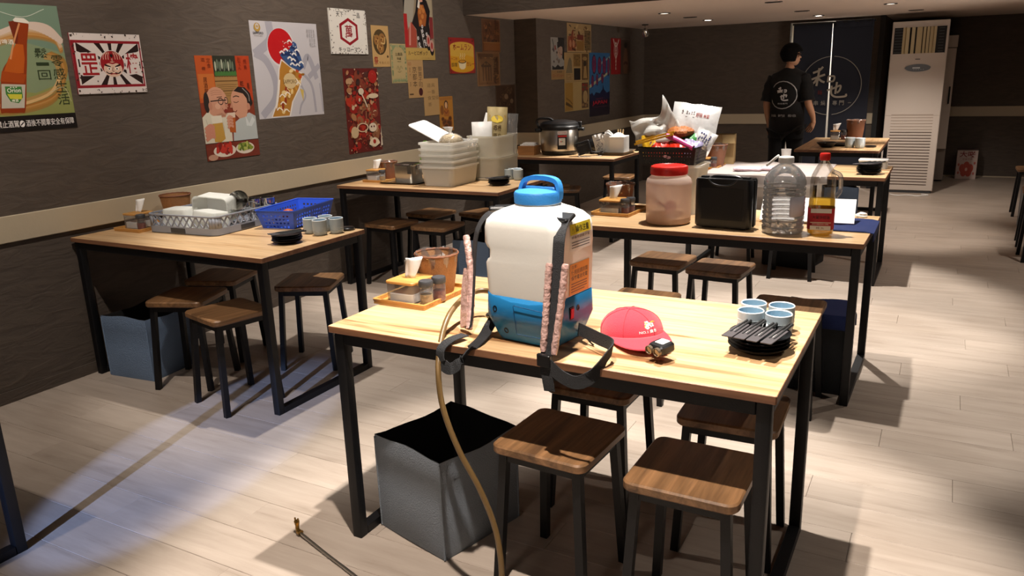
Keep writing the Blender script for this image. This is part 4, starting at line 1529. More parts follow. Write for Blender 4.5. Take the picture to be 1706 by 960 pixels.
def page_dark(a):
    old_page(33, '#3c2a1e', ('#2a1c14', '#4e3826', '#5d4630', '#33241a'), '#4a382a')(a)
    a.ell(0.5, 0.62, 0.10, 0.09, '#75604a', 12)
    a.ell(0.78, 0.45, 0.09, 0.08, '#6a5642', 12)


poster('poster', 'dark brown picture page above the bags on the tubs, lowest of the three brown pages', XL, 6.925, 7.335, 1.10, 1.398, '#4a382a', page_dark)


def p_bw(a):
    a.rect(0, 0, 1, 1, '#8d8a84')
    a.lay([(0.52, 1), (1, 1), (1, 0.45), (0.85, 0.52), (0.88, 0.72), (0.6, 0.82)], '#191414')
    a.ell(0.68, 0.70, 0.20, 0.20, '#a58a78', 16)
    a.lay([(0.45, 0.88), (0.7, 0.94), (0.95, 0.75), (0.75, 0.80), (0.5, 0.74)], '#191414')
    a.line([(0.12, 0.96), (0.2, 0.80), (0.12, 0.70)], 0.05, '#2a2424', 4)
    collage(a, 16, ('#3a2a28', '#6a5a52', '#7a2a20'), 41, 0.03, 0.09, 0.1)
    a.lay([(0.08, 0.24), (0.95, 0.24), (0.95, 0.33), (0.7, 0.30), (0.5, 0.36), (0.3, 0.29), (0.08, 0.34)], '#1c1614')
    a.rect(0, 0, 1, 0.23, '#8f6f42')
    a.text('名画座', 0.42, 0.16, 0.82, 0.21, '#2a1a14', 0.02)
    a.text('ロードショー', 0.12, 0.05, 0.94, 0.13, '#7d2416', 0.03)


poster('poster', 'black and white portrait poster with an orange title, leftmost on the projecting wall', XP, 7.677, 8.005, 1.430, 1.858, '#8d8a84', p_bw)


def p_print1(a):
    a.rect(0, 0, 1, 1, '#a4885c')
    a.rect(0.03, 0.05, 0.36, 0.55, '#8c4a2c')
    collage(a, 46, ('#3a2a1e', '#6e5030', '#7e3420', '#5a4026', '#b89a68'), 51, 0.03, 0.10, 0.03)
    a.rect(0.38, 0.06, 0.68, 0.40, '#8a6430')
    a.rect(0.40, 0.44, 0.66, 0.62, '#6e2c1c')
    a.rect(0.71, 0.08, 0.97, 0.78, '#57452c')
    scribble(a, 0.72, 0.10, 0.96, 0.76, 10, 4, '#8d734a', 7, 0.8)
    for x in (0.12, 0.24):
        a.ell(x, 0.30, 0.05, 0.13, '#b27a56', 12)


poster('poster', 'tan sheet of old prints, top one of the tan column on the projecting wall', XP, 8.087, 8.755, 1.712, 2.018, '#a4885c', p_print1)


def p_print2(a):
    a.rect(0, 0, 1, 1, '#a08354')
    a.rect(0.35, 0.52, 0.64, 0.96, '#846432')
    a.rect(0.37, 0.05, 0.63, 0.46, '#150f0c')
    a.rect(0.69, 0.04, 0.96, 0.97, '#5e4527')
    a.ell(0.82, 0.80, 0.10, 0.07, '#8f7244', 14)
    a.lay([(0.75, 0.1), (0.80, 0.60), (0.86, 0.60), (0.92, 0.1)], '#9a7c4c')
    a.ell(0.82, 0.62, 0.06, 0.10, '#3a2a1a', 12)
    a.lay([(0.05, 0.3), (0.16, 0.75), (0.22, 0.85), (0.28, 0.72), (0.31, 0.3)], '#6f6248')
    scribble(a, 0.06, 0.06, 0.32, 0.28, 4, 5, '#7a5c34', 8)
    scribble(a, 0.38, 0.56, 0.62, 0.92, 6, 4, '#5e431f', 9)


poster('poster', 'tan sheet with a black square, middle one of the tan column on the projecting wall', XP, 8.008, 8.688, 1.400, 1.708, '#a08354', p_print2)


def p_print3(a):
    a.rect(0, 0, 1, 1, '#a38a58')
    a.rect(0.02, 0.03, 0.33, 0.97, '#94702e')
    a.lay([(0.05, 0.35), (0.30, 0.18), (0.32, 0.10), (0.18, 0.16), (0.04, 0.24)], '#5a4222')
    a.line([(0.06, 0.46), (0.20, 0.36), (0.31, 0.24)], 0.02, '#6e4f24', 4)
    a.rect(0.69, 0.06, 0.97, 0.95, '#5a4230')
    a.ell(0.84, 0.45, 0.10, 0.22, '#a08458', 16)
    collage(a, 0, ('#000000',), 1)
    for x, yy in ((0.76, 0.88), (0.88, 0.86), (0.92, 0.74), (0.75, 0.72), (0.74, 0.18), (0.86, 0.14), (0.92, 0.24)):
        a.ell(x, yy, 0.05, 0.05, '#7d2a20' if yy > 0.5 else '#8a6c44', 10)


poster('poster', 'tan sheet with a golden panel, bottom one of the tan column on the projecting wall', XP, 8.006, 8.680, 1.080, 1.398, '#a38a58', p_print3)


def p_city(a):
    a.rect(0, 0, 1, 1, '#2f5f8c')
    a.lay([(0, 0.45), (1, 0.68), (1, 0.72), (0, 0.50)], '#a3a084')
    a.lay([(0.4, 0.78), (1, 0.92), (1, 0.95), (0.4, 0.82)], '#8fa0a2')
    a.lay([(0, 0.35), (0.12, 0.38), (0.2, 0.33), (0.3, 0.38), (0.5, 0.36), (0.62, 0.42), (0.66, 0.50), (0.70, 0.42), (0.85, 0.36), (1, 0.38), (1, 0), (0, 0)], '#16183a')
    a.lay([(0, 0), (0, 0.24), (1, 0.26), (1, 0)], '#171125')
    for x, yy, w, h in ((0.22, 0.82, 0.10, 0.14), (0.48, 0.80, 0.09, 0.13), (0.72, 0.80, 0.09, 0.14), (0.93, 0.78, 0.06, 0.14), (0.14, 0.56, 0.06, 0.09), (0.36, 0.58, 0.05, 0.09), (0.62, 0.60, 0.06, 0.08)):
        a.ell(x, yy, w * 1.08, h * 1.1, '#1d1a34', 16)
        a.ell(x, yy, w * 0.86, h * 0.94, '#74264a', 16)
        a.vtext('祭り' if h > 0.1 else '酒', x - w * 0.4, yy - h * 0.5, x + w * 0.4, yy + h * 0.5, '#2a2450', 0.02)
    a.text('VISIT', 0.30, 0.265, 0.66, 0.285, '#7a2a3c', 0.0)
    a.text('JAPAN', 0.13, 0.165, 0.86, 0.245, '#a3182c', 0.05)
    a.rect(0.15, 0.14, 0.85, 0.147, '#5a2438')


poster('poster', 'blue poster with rows of paper lanterns and a big red country name', XP, 8.700, 9.332, 0.987, 1.713, '#2f5f8c', p_city)


def p_red(a):
    a.rect(0, 0, 1, 1, '#86171a')
    a.line([(0.25, 0.97), (0.36, 0.84), (0.50, 0.78), (0.66, 0.84), (0.80, 0.97)], 0.05, '#cfc0b4', 5)
    a.ell(0.5, 0.86, 0.07, 0.035, '#cfc0b4', 12)
    a.line([(0.38, 0.80), (0.32, 0.62), (0.44, 0.48), (0.5, 0.44)], 0.03, '#cfc0b4', 5)
    a.line([(0.62, 0.80), (0.68, 0.62), (0.56, 0.48), (0.5, 0.44)], 0.03, '#cfc0b4', 5)
    a.vtext('お祭騒ぎ', 0.43, 0.46, 0.58, 0.78, '#d6c8bc', 0.02)
    a.vtext('夏大会', 0.44, 0.12, 0.57, 0.42, '#cfc0b4', 0.02)


poster('poster', 'narrow red poster with a white figure raising its arms', XP, 9.372, 9.706, 1.460, 1.890, '#86171a', p_red)


def p_brown(a):
    a.rect(0, 0, 1, 1, '#45362e')
    a.rect(0.04, 0.94, 0.96, 0.985, '#5d5148')
    a.ell(0.5, 0.80, 0.20, 0.08, '#1c1513', 14)
    a.lay([(0.30, 0.02), (0.22, 0.30), (0.30, 0.55), (0.40, 0.72), (0.60, 0.72), (0.72, 0.52), (0.74, 0.28), (0.70, 0.02)], '#6a4c3a')
    a.line([(0.28, 0.28), (0.5, 0.33), (0.72, 0.28)], 0.09, '#3c1f1c', 4)


poster('poster', 'narrow dim brown poster beside the red one, rightmost on the projecting wall', XP, 9.716, 10.045, 1.455, 1.902, '#45362e', p_brown)

# ------------------------------------------------------------------ table ware, built once and copied
def lib_cup():
    t = thing('tea_cup', 'c', 'cup')
    mb = MB()
    mb.m = 0
    mb.lathe([(0.024, 0.0), (0.030, 0.003), (0.0345, 0.012), (0.0362, 0.03), (0.0366, 0.05), (0.0362, 0.074)], 28, cap1=False)
    mb.m = 1
    mb.lathe([(0.0335, 0.074), (0.0332, 0.03), (0.029, 0.008), (0.001, 0.006)], 28, cap0=False, cap1=True)
    mb.build('body', [M_CUP, M_CUPIN], t)
    MB().lathe([(0.0362, 0.0735), (0.0366, 0.0755), (0.035, 0.0775), (0.0332, 0.0755), (0.0335, 0.0735)], 28, cap0=False, cap1=False).build('rim', M_CUPRIM, t)
    g = MB()
    for z in (0.02, 0.031, 0.042, 0.053):
        g.lathe([(0.0362, z - 0.0012), (0.0372, z), (0.0362, z + 0.0012)], 24, cap0=False, cap1=False)
    g.build('throwing_rings', M_CUP, t)
    return t


def lib_plate():
    t = MB()
    t.lathe([(0.045, 0.0), (0.047, 0.004), (0.066, 0.010), (0.077, 0.0185), (0.0785, 0.020), (0.0765, 0.0205), (0.065, 0.0135), (0.045, 0.008), (0.001, 0.007)], 32)
    return tag(t.build('plate', M_PLATE), 'p', 'plate')


def lib_chop():
    t = thing('chopstick_set', 'c', 'chopsticks')
    s = MB()
    s.slab(0.029, 0.120, 0.0, 0.003, 0.002, 0.0006, 0, -0.03, 1)
    sl = s.build('sleeve', M_SLEEVE, t)
    a = Art(0.118, 0.026)
    a.z = 0.0
    a.text('御手元', 0.34, 0.40, 0.66, 0.60, '#e8e4e0', 0.02)
    a.build('lettering', PRINT, sl, (0.013, -0.089, 0.0032), (0, 0, PI / 2), smooth=False)
    for sx in (-1, 1):
        MB().tube([(sx * 0.006, -0.05, 0.002), (sx * 0.005, 0.03, 0.0035), (sx * 0.004, 0.085, 0.004)], [0.0028, 0.003, 0.0036], 6).build('chopstick', M_BLACKM, t)
    return t


CUP, PLATE, CHOP = lib_cup(), lib_plate(), lib_chop()
used = {'cup': 0, 'plate': 0, 'chop': 0}


def cups(spots, z, labels, group, k=1.0):
    for (x, y), lab in zip(spots, labels):
        o = CUP if not used['cup'] else dup(CUP, (0, 0, 0))
        used['cup'] = 1
        o.location = (x, y, z)
        o.rotation_euler = (0, 0, R.random() * 6)
        o.scale = (k, k, k)
        tag(o, lab, 'cup', group)


def plates(x, y, z, n, where, group, k=1.0, chop=None, step=0.0098):
    """a stack of plates, and chopstick sets (dx, dy, rz, side) on the top one"""
    for i in range(n):
        o = PLATE if not used['plate'] else PLATE.copy()
        if used['plate']:
            COL.objects.link(o)
        used['plate'] = 1
        o.location = (x + R.uniform(-0.003, 0.003), y + R.uniform(-0.003, 0.003), z + i * step * k)
        o.scale = (k, k, k)
        pos = 'bottom' if i == 0 else ('topmost' if i == n - 1 else ('second lowest', 'third lowest', 'fourth lowest', 'fifth lowest')[i - 1])
        tag(o, ('%s black plate of the stack %s' % (pos, where)) if n > 1 else 'black plate ' + where, 'plate', group)
    zt = z + (n - 1) * step * k + 0.0215 * k
    names = ('leftmost', 'second', 'third', 'rightmost') if len(chop or []) == 4 else ('front', 'middle', 'rear', '')
    for i, (dx, dy, rz) in enumerate(chop or []):
        o = CHOP if not used['chop'] else dup(CHOP, (0, 0, 0))
        used['chop'] = 1
        o.location = (x + dx, y + dy, zt + 0.0003 + 0.0004 * i)
        o.rotation_euler = (0, 0, rz)
        o.scale = (k, k, k)
        tag(o, ('%s charcoal chopstick sleeve %s' if i in (0, 3) or len(chop) < 4 else '%s charcoal chopstick sleeve from the left, %s') % (names[i], where), 'chopsticks', 'chopstick sleeves on plates')


# ------------------------------------------------------------------ condiment sets
def tray(x, y, z, rz, where, w=0.215, d=0.285):
    t = thing('bamboo_tray', 'bamboo serving tray ' + where, 'tray', (x, y, z), rz, 'bamboo condiment trays')
    MB().slab(w, d, 0.0, 0.006, 0.004, 0.001).build('base', M_BAMBOO, t)
    r = MB()
    r.rings([rrect(w, d, 0.006, 2, 0, 0, 0.0055), rrect(w + 0.006, d + 0.006, 0.008, 2, 0, 0, 0.018), rrect(w - 0.012, d - 0.012, 0.004, 2, 0, 0, 0.018), rrect(w - 0.014, d - 0.014, 0.004, 2, 0, 0, 0.0062)], False, False)
    r.build('rim', M_BAMBOO, t)


def tissue_box(x, y, z, rz, where, w=0.112, d=0.125, h=0.068):
    t = thing('tissue_box', 'clear tissue box with bamboo lid ' + where, 'tissue box', (x, y, z), rz, 'clear tissue boxes')
    MB().tub([(w - 0.006, d - 0.006, 0.01, 0), (w, d, 0.012, 0.004), (w, d, 0.012, h)], 4, cap1=False).build('body', MATS['clear_box'], t)
    MB().slab(w - 0.014, d - 0.014, 0.004, h * 0.5, 0.006, 0.002).build('napkin_stack', M_PAPER, t)
    MB().slab(w + 0.004, d + 0.004, h, h + 0.009, 0.012, 0.002).build('lid', M_BAMBOO, t)
    nb = MB().grid(lambda u, v: Vector(((u - 0.5) * (0.04 + 0.035 * v) + 0.012 * v, 0.005 * math.sin(7 * u + 2 * v) * (0.4 + v) + 0.010 * v, h + 0.008 + 0.068 * v + 0.012 * v * (u - 0.3))), 10, 6)
    solidify(nb.build('napkin', M_PAPER, t), 0.0012)


def spice_jar(x, y, z, where, fill, k=1.0):
    t = thing('spice_jar', where, 'jar', (x, y, z), R.random(), 'spice jars with grey lids')
    t.scale = (k, k, k)
    MB().lathe([(0.018, 0.001), (0.022, 0.003), (0.0225, 0.06), (0.02, 0.064)], 20, cap1=False).build('glass', MATS['clear_box'], t)
    MB().lathe([(0.018, 0.003), (0.0205, 0.005), (0.0205, 0.036)], 20).build('spice', fill, t)
    MB().lathe([(0.0235, 0.0625), (0.0245, 0.065), (0.0245, 0.08), (0.0225, 0.0835), (0.001, 0.084)], 20).build('lid', M_DARKG, t)


def basket(x, y, z, where, r0=0.054, r1=0.075, h=0.137, mat=None, film=True):
    t = thing('rattan_basket', 'round rattan waste basket ' + where, 'basket', (x, y, z), 0, 'rattan baskets')
    n = 36
    pr = []
    for i in range(15):
        q = i / 14
        pr.append((r0 + (r1 - r0) * q ** 0.9 + 0.0008 * (i % 2), h * q))
    mb = MB()
    mb.lathe(pr, n, cap1=False)
    mb.lathe([(r1 - 0.003, h), (r1 - 0.006, h - 0.01), (r0 - 0.002, 0.006), (0.001, 0.005)], n, cap0=False)
    mb.build('wall', mat or M_RATTAN, t)
    MB().tube([Vector((r1 * math.cos(2 * PI * i / 36), r1 * math.sin(2 * PI * i / 36), h + 0.0015 * (i % 2))) for i in range(37)], 0.0045, 6).build('rim', M_RATTAND, t)
    if film:
        def fn(u, v):
            a = 2 * PI * u
            if v < 0.5:
                q = v * 2
                rr = r1 * 1.04 + 0.004 * math.sin(9 * a) - (1 - q) * 0.012
                return Vector((rr * math.cos(a), rr * math.sin(a), h + 0.008 - (1 - q) * 0.05 + 0.003 * math.sin(7 * a)))
            q = (v - 0.5) * 2
            rr = r1 * (1.0 - 0.32 * q) + 0.004 * math.sin(8 * a + 3 * q)
            return Vector((rr * math.cos(a), rr * math.sin(a), h + 0.008 - 0.075 * q + 0.003 * math.sin(5 * a)))
        MB().grid(fn, 40, 8).build('plastic_liner', M_FILM, t)


clear('clear_box', (0.86, 0.87, 0.88), 0.12, 0.08, 0.10, (0.8, 0.8, 0.8))
M_SP1 = pm('pale_sesame', '#c9a56a', 0.8, 0, 0.4, 300, 0.2, 90)
M_SP2 = pm('red_chilli_powder', '#8f3a1a', 0.8, 0, 0.4, 300, 0.2, 90)

# front table
ZT = 0.75
tray(-1.548, 2.160, ZT, -0.02, 'on the front table beside the sprayer')
tissue_box(-1.552, 2.092, ZT + 0.0065, -0.02, 'on the front table')
spice_jar(-1.466, 2.062, ZT + 0.0065, 'front spice jar of pale seasoning beside the tissue box on the front table', M_SP1)
spice_jar(-1.455, 2.122, ZT + 0.0065, 'rear spice jar of red seasoning beside the basket on the front table', M_SP2)
basket(-1.526, 2.222, ZT + 0.0065, 'lined with thin plastic on the front table')
cups(((-0.432, 2.172), (-0.355, 2.168), (-0.440, 2.250), (-0.362, 2.252)), ZT,
     ('front left pale blue cup of the four on the front table', 'front right pale blue cup of the four on the front table',
      'back left pale blue cup of the four on the front table', 'back right pale blue cup of the four on the front table'), 'pale blue tea cups')
plates(-0.383, 2.062, ZT, 4, 'on the front table by the four cups', 'black plates', 1.03,
       [(-0.056, 0.012, -0.16), (-0.022, 0.004, -0.17), (0.012, -0.004, -0.17), (0.050, -0.010, -0.18)])

# rack table
tray(-3.765, 2.735, ZT, 0.03, 'behind the grey dish rack', 0.2, 0.26)
tissue_box(-3.775, 2.700, ZT + 0.0065, 0.05, 'beside the wall, left of the grey dish rack', 0.10, 0.12, 0.075)
spice_jar(-3.70, 2.655, ZT + 0.0065, 'spice jar against the left end of the grey dish rack', M_SP2)
basket(-3.80, 2.965, ZT, 'with a brown rim, against the cream rail behind the dish rack', 0.058, 0.082, 0.145, M_RATTAN, False)
plates(-2.705, 2.695, ZT, 4, 'at the corner of the rack table', 'black plates', 0.92,
       [(0.0, 0.01, -0.55), (0.022, 0.0, -0.6), (-0.02, 0.014, -0.5)])
cups(((-2.765, 2.925), (-2.685, 2.905), (-2.640, 2.975), (-2.735, 3.005)), ZT,
     ('front left grey cup beside the blue basket', 'frontmost grey cup beside the blue basket',
      'right grey cup next to the small black lid', 'back grey cup, hidden behind the others by the blue basket'), 'pale blue tea cups')
t = MB().lathe([(0.03, 0), (0.036, 0.004), (0.037, 0.011), (0.030, 0.016), (0.012, 0.018), (0.001, 0.0185)], 24).build('round_lid', M_PLATE, None, (-2.640, 3.058, ZT))
tag(t, 'small round black lid right of the cups on the rack table', 'lid')

# grey dish rack with a lattice of moulded ribs
M_RACK = pm('grey_rack_plastic', '#8d919b', 0.5, 0, 0.08, 200, 0.04, 8)
rk = thing('dish_rack', 'large square grey plastic dish rack with lattice sides on the rack table', 'dish rack', (-3.42, 2.905, ZT), 0.06)
w = 0.485
mb = MB()
mb.rings([rrect(w - 0.02, w - 0.02, 0.04, 4, 0, 0, 0.0), rrect(w, w, 0.045, 4, 0, 0, 0.004), rrect(w, w, 0.045, 4, 0, 0, 0.038), rrect(w - 0.012, w - 0.012, 0.04, 4, 0, 0, 0.038), rrect(w - 0.012, w - 0.012, 0.04, 4, 0, 0, 0.008)], True, True)
mb.build('base', M_RACK, rk)
mb = MB()
mb.rings([rrect(w + 0.004, w + 0.004, 0.047, 4, 0, 0, 0.092), rrect(w + 0.006, w + 0.006, 0.048, 4, 0, 0, 0.096), rrect(w + 0.004, w + 0.004, 0.047, 4, 0, 0, 0.100), rrect(w - 0.014, w - 0.014, 0.04, 4, 0, 0, 0.100), rrect(w - 0.014, w - 0.014, 0.04, 4, 0, 0, 0.092)], False, False, True)
mb.build('rim', M_RACK, rk)
for sx, sy in ((1, 1), (1, -1), (-1, 1), (-1, -1)):
    P = [Vector((sx * (w / 2 - 0.045 + 0.042 * math.cos(t)), sy * (w / 2 - 0.045 + 0.042 * math.sin(t)), 0)) for t in [i * PI / 8 for i in range(5)]]
    mb = MB()
    for i in range(4):
        a_, b_ = P[i], P[i + 1]
        mb.add([a_ + Vector((0, 0, 0.037)), b_ + Vector((0, 0, 0.037)), b_ + Vector((0, 0, 0.093)), a_ + Vector((0, 0, 0.093))], [(0, 1, 2, 3)])
    solidify(mb.build('corner_post', M_RACK, rk), 0.006, 0)
for side in range(4):
    A = Matrix.Rotation(side * PI / 2, 4, 'Z')
    mb = MB(A)
    n = 9
    L0 = w - 0.09
    for i in range(n):
        x0, x1 = -L0 / 2 + L0 * i / n, -L0 / 2 + L0 * (i + 1) / n
        mb.beam((x0, -w / 2 + 0.004, 0.037), (x1, -w / 2 + 0.004, 0.093), 0.0055, 0.006)
        mb.beam((x1, -w / 2 + 0.004, 0.037), (x0, -w / 2 + 0.004, 0.093), 0.0055, 0.006)
    mb.build('lattice_side', M_RACK, rk)
    mb = MB(A)
    mb.box(-0.02, -w / 2 - 0.0005, 0.02, 0.10, 0.003, 0.024)
    mb.build('handle_slot', M_DARKG, rk)
gb = MB()
for i in range(9):
    gb.b2(-0.225, 0.225, -0.2 + 0.05 * i - 0.002, -0.2 + 0.05 * i + 0.002, 0.008, 0.013)
    gb.b2(-0.2 + 0.05 * i - 0.002, -0.2 + 0.05 * i + 0.002, -0.225, 0.225, 0.008, 0.013)
gb.build('bottom_grid', M_RACK, rk)


def container(lab, loc, eul, w, d, h, mat=None, name='plastic_container'):
    mb = MB()
    mb.tub([(w * 0.86, d * 0.86, 0.02, 0), (w * 0.9, d * 0.9, 0.024, 0.006), (w, d, 0.026, h - 0.004), (w + 0.008, d + 0.008, 0.03, h), (w - 0.004, d - 0.004, 0.024, h - 0.001), (w * 0.87, d * 0.87, 0.02, 0.007)], 5, cap0=True, cap1=True)
    o = mb.build(name, mat or M_FROST, None, loc, eul)
    return tag(o, lab, 'container', 'translucent containers in the dish rack')


zr = ZT + 0.0135
container('upside down translucent container at the front left inside the dish rack', (-3.53, 2.775, zr + 0.10), (PI, 0, 0.2), 0.17, 0.13, 0.10)
container('translucent container standing on its side in the middle of the dish rack', (-3.415, 2.955, zr + 0.092), (PI / 2 + 0.12, 0.1, 0.35), 0.19, 0.155, 0.13)
container('translucent container lying at the front right inside the dish rack', (-3.285, 2.765, zr + 0.098), (PI - 0.1, 0.10, 0.1), 0.16, 0.14, 0.09)


def steel_cup(lab, loc, eul, r, h, handle=False):
    t = thing('steel_mug', lab, 'cup', loc, 0, 'stainless cups in the dish rack')
    t.rotation_euler = eul
    MB().lathe([(r * 0.9, 0), (r * 0.94, 0.003), (r, h - 0.002), (r * 1.04, h), (r * 0.96, h - 0.002), (r * 0.88, 0.005), (0.001, 0.004)], 24).build('body', M_CHROME, t)
    if handle:
        MB().tube(catmull([(r * 0.95, 0, h * 0.85), (r + 0.03, 0, h * 0.8), (r + 0.03, 0, h * 0.3), (r * 0.92, 0, h * 0.2)], 5), 0.004, 8).build('handle', M_CHROME, t)


steel_cup('tilted stainless mug with its mouth to the camera in the dish rack', (-3.315, 3.01, zr + 0.080), (1.0, 0.0, 0.45), 0.056, 0.085, True)
steel_cup('left upright stainless cup at the back of the dish rack', (-3.262, 3.04, zr), (0, 0, 0.4), 0.037, 0.125)
steel_cup('right upright stainless cup at the back of the dish rack', (-3.222, 3.10, zr), (0, 0, 0.8), 0.039, 0.125)

# perforated blue basket
M_BLUE = pm('blue_basket_plastic', '#2e56c8', 0.42, 0, 0.05, 200)
bk = thing('plastic_basket', 'blue perforated plastic basket beside the grey dish rack', 'basket', (-3.055, 3.135, ZT), 0.20)
mb = MB()
bw, bd, tw, td, bh = 0.185, 0.36, 0.225, 0.41, 0.098


def perf(mb, P00, P10, P01, P11, nx, ny, hole=0.30):
    P00, P10, P01, P11 = map(Vector, (P00, P10, P01, P11))

    def at(u, v):
        return P00 * (1 - u) * (1 - v) + P10 * u * (1 - v) + P01 * (1 - u) * v + P11 * u * v
    for i in range(nx):
        for j in range(ny):
            u0, u1, v0, v1 = i / nx, (i + 1) / nx, j / ny, (j + 1) / ny
            if j == ny - 1 or i in (0, nx - 1):
                mb.add([at(u0, v0), at(u1, v0), at(u1, v1), at(u0, v1)], [(0, 1, 2, 3)])
                continue
            du, dv = (u1 - u0) * hole, (v1 - v0) * hole
            mb.add([at(u0, v0), at(u1, v0), at(u1, v1), at(u0, v1), at(u0 + du, v0 + dv), at(u1 - du, v0 + dv), at(u1 - du, v1 - dv), at(u0 + du, v1 - dv)],
                   [(0, 1, 5, 4), (1, 2, 6, 5), (2, 3, 7, 6), (3, 0, 4, 7)])


b4 = [(-bw / 2, -bd / 2, 0.001), (bw / 2, -bd / 2, 0.001), (bw / 2, bd / 2, 0.001), (-bw / 2, bd / 2, 0.001)]
t4 = [(-tw / 2, -td / 2, bh), (tw / 2, -td / 2, bh), (tw / 2, td / 2, bh), (-tw / 2, td / 2, bh)]
for i in range(4):
    k = (i + 1) % 4
    s = MB()
    perf(s, b4[i], b4[k], t4[i], t4[k], 9 if i % 2 == 0 else 16, 5, 0.24)
    solidify(s.build('side_wall', M_BLUE, bk, smooth=False), 0.002, 0)
solidify(MB().add([Vector(p) for p in b4], [(0, 1, 2, 3)]).build('bottom', M_BLUE, bk, smooth=False), 0.002, 0)
MB().rings([rrect(tw, td, 0.006, 2, 0, 0, bh - 0.003), rrect(tw + 0.012, td + 0.012, 0.01, 2, 0, 0, bh), rrect(tw + 0.010, td + 0.010, 0.01, 2, 0, 0, bh + 0.004), rrect(tw - 0.004, td - 0.004, 0.005, 2, 0, 0, bh + 0.002)], False, False, True).build('rim', M_BLUE, bk)
M_ORANGE = pm('orange_brown_sauce', '#b0521c', 0.4, 0, 0.3, 120, 0.3, 60)
o = MB().blob((0, 0, 0.028), 0.034, (1, 1, 0.8), 14, 9, 0.08, 3).build('orange_ball', M_ORANGE, None, (-3.04, 3.06, ZT + 0.033))
tag(o, 'small orange brown round item in the blue basket', 'food')
o = MB().grid(lambda u, v: Vector(((u - 0.5) * 0.11, (v - 0.5) * 0.15, 0.012 * math.sin(9 * u) * math.cos(8 * v) + 0.025 * u)), 12, 12).build('crinkled_packet', pm('dark_foil', '#5a5048', 0.35, 0.5, 0.5, 60, 0.4, 40), None, (-3.085, 3.05, ZT + 0.022))
solidify(o, 0.004, 1)
tag(o, 'dark crinkled packet under the orange item in the blue basket', 'packet')

# tubs table
tray(-3.70, 4.745, ZT, 0.0, 'at the wall end of the tubs table', 0.2, 0.26)
tissue_box(-3.735, 4.70, ZT + 0.0065, 0.05, 'at the wall end of the tubs table', 0.10, 0.12, 0.075)
spice_jar(-3.645, 4.66, ZT + 0.0065, 'spice jar left of the steel canister on the tubs table', M_SP1)
basket(-3.72, 4.83, ZT + 0.0065, 'behind the tissue box on the tubs table', 0.05, 0.074, 0.125, M_RATTAND)
st = MB().rings([rrect(0.30, 0.22, 0.02, 3, 0, 0, 0.001), rrect(0.34, 0.25, 0.03, 3, 0, 0, 0.012), rrect(0.345, 0.255, 0.03, 3, 0, 0, 0.013), rrect(0.30, 0.22, 0.02, 3, 0, 0, 0.003)]).build('steel_tray', M_STAIN, None, (-3.455, 4.705, ZT), (0, 0, -0.02))
tag(st, 'flat steel tray under the square steel canister', 'tray')
cn = thing('steel_canister', 'square stainless canister with clip lid on the tubs table', 'canister', (-3.44, 4.71, ZT + 0.0042), 0.06)
MB().tub([(0.148, 0.158, 0.018, 0), (0.152, 0.162, 0.02, 0.004), (0.152, 0.162, 0.02, 0.12), (0.158, 0.168, 0.022, 0.124)], 4).build('body', M_STAIN, cn)
MB().tub([(0.162, 0.172, 0.024, 0.1245), (0.164, 0.174, 0.024, 0.132), (0.15, 0.16, 0.02, 0.137), (0.13, 0.14, 0.02, 0.134)], 4).build('lid', M_CHROME, cn)
for sx, sy in ((1, 0), (0, -1), (-1, 0), (0, 1)):
    cl = MB()
    if sx:
        cl.box(sx * 0.0785, 0.0, 0.095, 0.005, 0.05, 0.07)
        cl.box(sx * 0.083, 0.0, 0.11, 0.004, 0.035, 0.03)
    else:
        cl.box(0.06, sy * 0.0835, 0.10, 0.03, 0.005, 0.065)
    cl.build('clip', M_CHROME, cn)
# nested translucent tubs
TUBM = clear('tub_plastic', (0.94, 0.93, 0.91), 0.07, 0.22, 0.70, (0.95, 0.94, 0.90))


def make_tub(w, d, h):
    mb = MB()
    mb.tub([(w * 0.80, d * 0.84, 0.03, 0), (w * 0.83, d * 0.87, 0.035, 0.006), (w * 0.94, d * 0.95, 0.04, h - 0.014), (w * 0.945, d * 0.955, 0.04, h - 0.016), (w * 1.01, d * 1.01, 0.045, h - 0.014), (w * 1.01, d * 1.01, 0.045, h), (w * 0.95, d * 0.96, 0.04, h), (w * 0.93, d * 0.94, 0.04, h - 0.014), (w * 0.82, d * 0.86, 0.033, 0.0075)], 5)
    return mb.mesh('plastic_tub', TUBM)


tm = make_tub(0.295, 0.385, 0.142)
order = ('bottom', 'second from the bottom', 'middle', 'second from the top', 'topmost')
for i in range(5):
    o = bpy.data.objects.new('plastic_tub', tm)
    COL.objects.link(o)
    o.location = (-3.085 + R.uniform(-0.002, 0.002), 4.725 + R.uniform(-0.002, 0.002), ZT + 0.0005 + 0.0405 * i)
    tag(o, '%s white translucent tub of the nested stack of five' % order[i], 'tub', 'nested white tubs')
ztub = ZT + 0.0405 * 4 + 0.142
o = MB().slab(0.33, 0.21, 0, 0.010, 0.03, 0.003).build('tub_lid', M_WHITEP, None, (-3.245, 4.775, ztub + 0.052), (0.12, 0.42, 0.0))
tag(o, 'white plastic lid leaning on top of the nested tubs', 'lid')
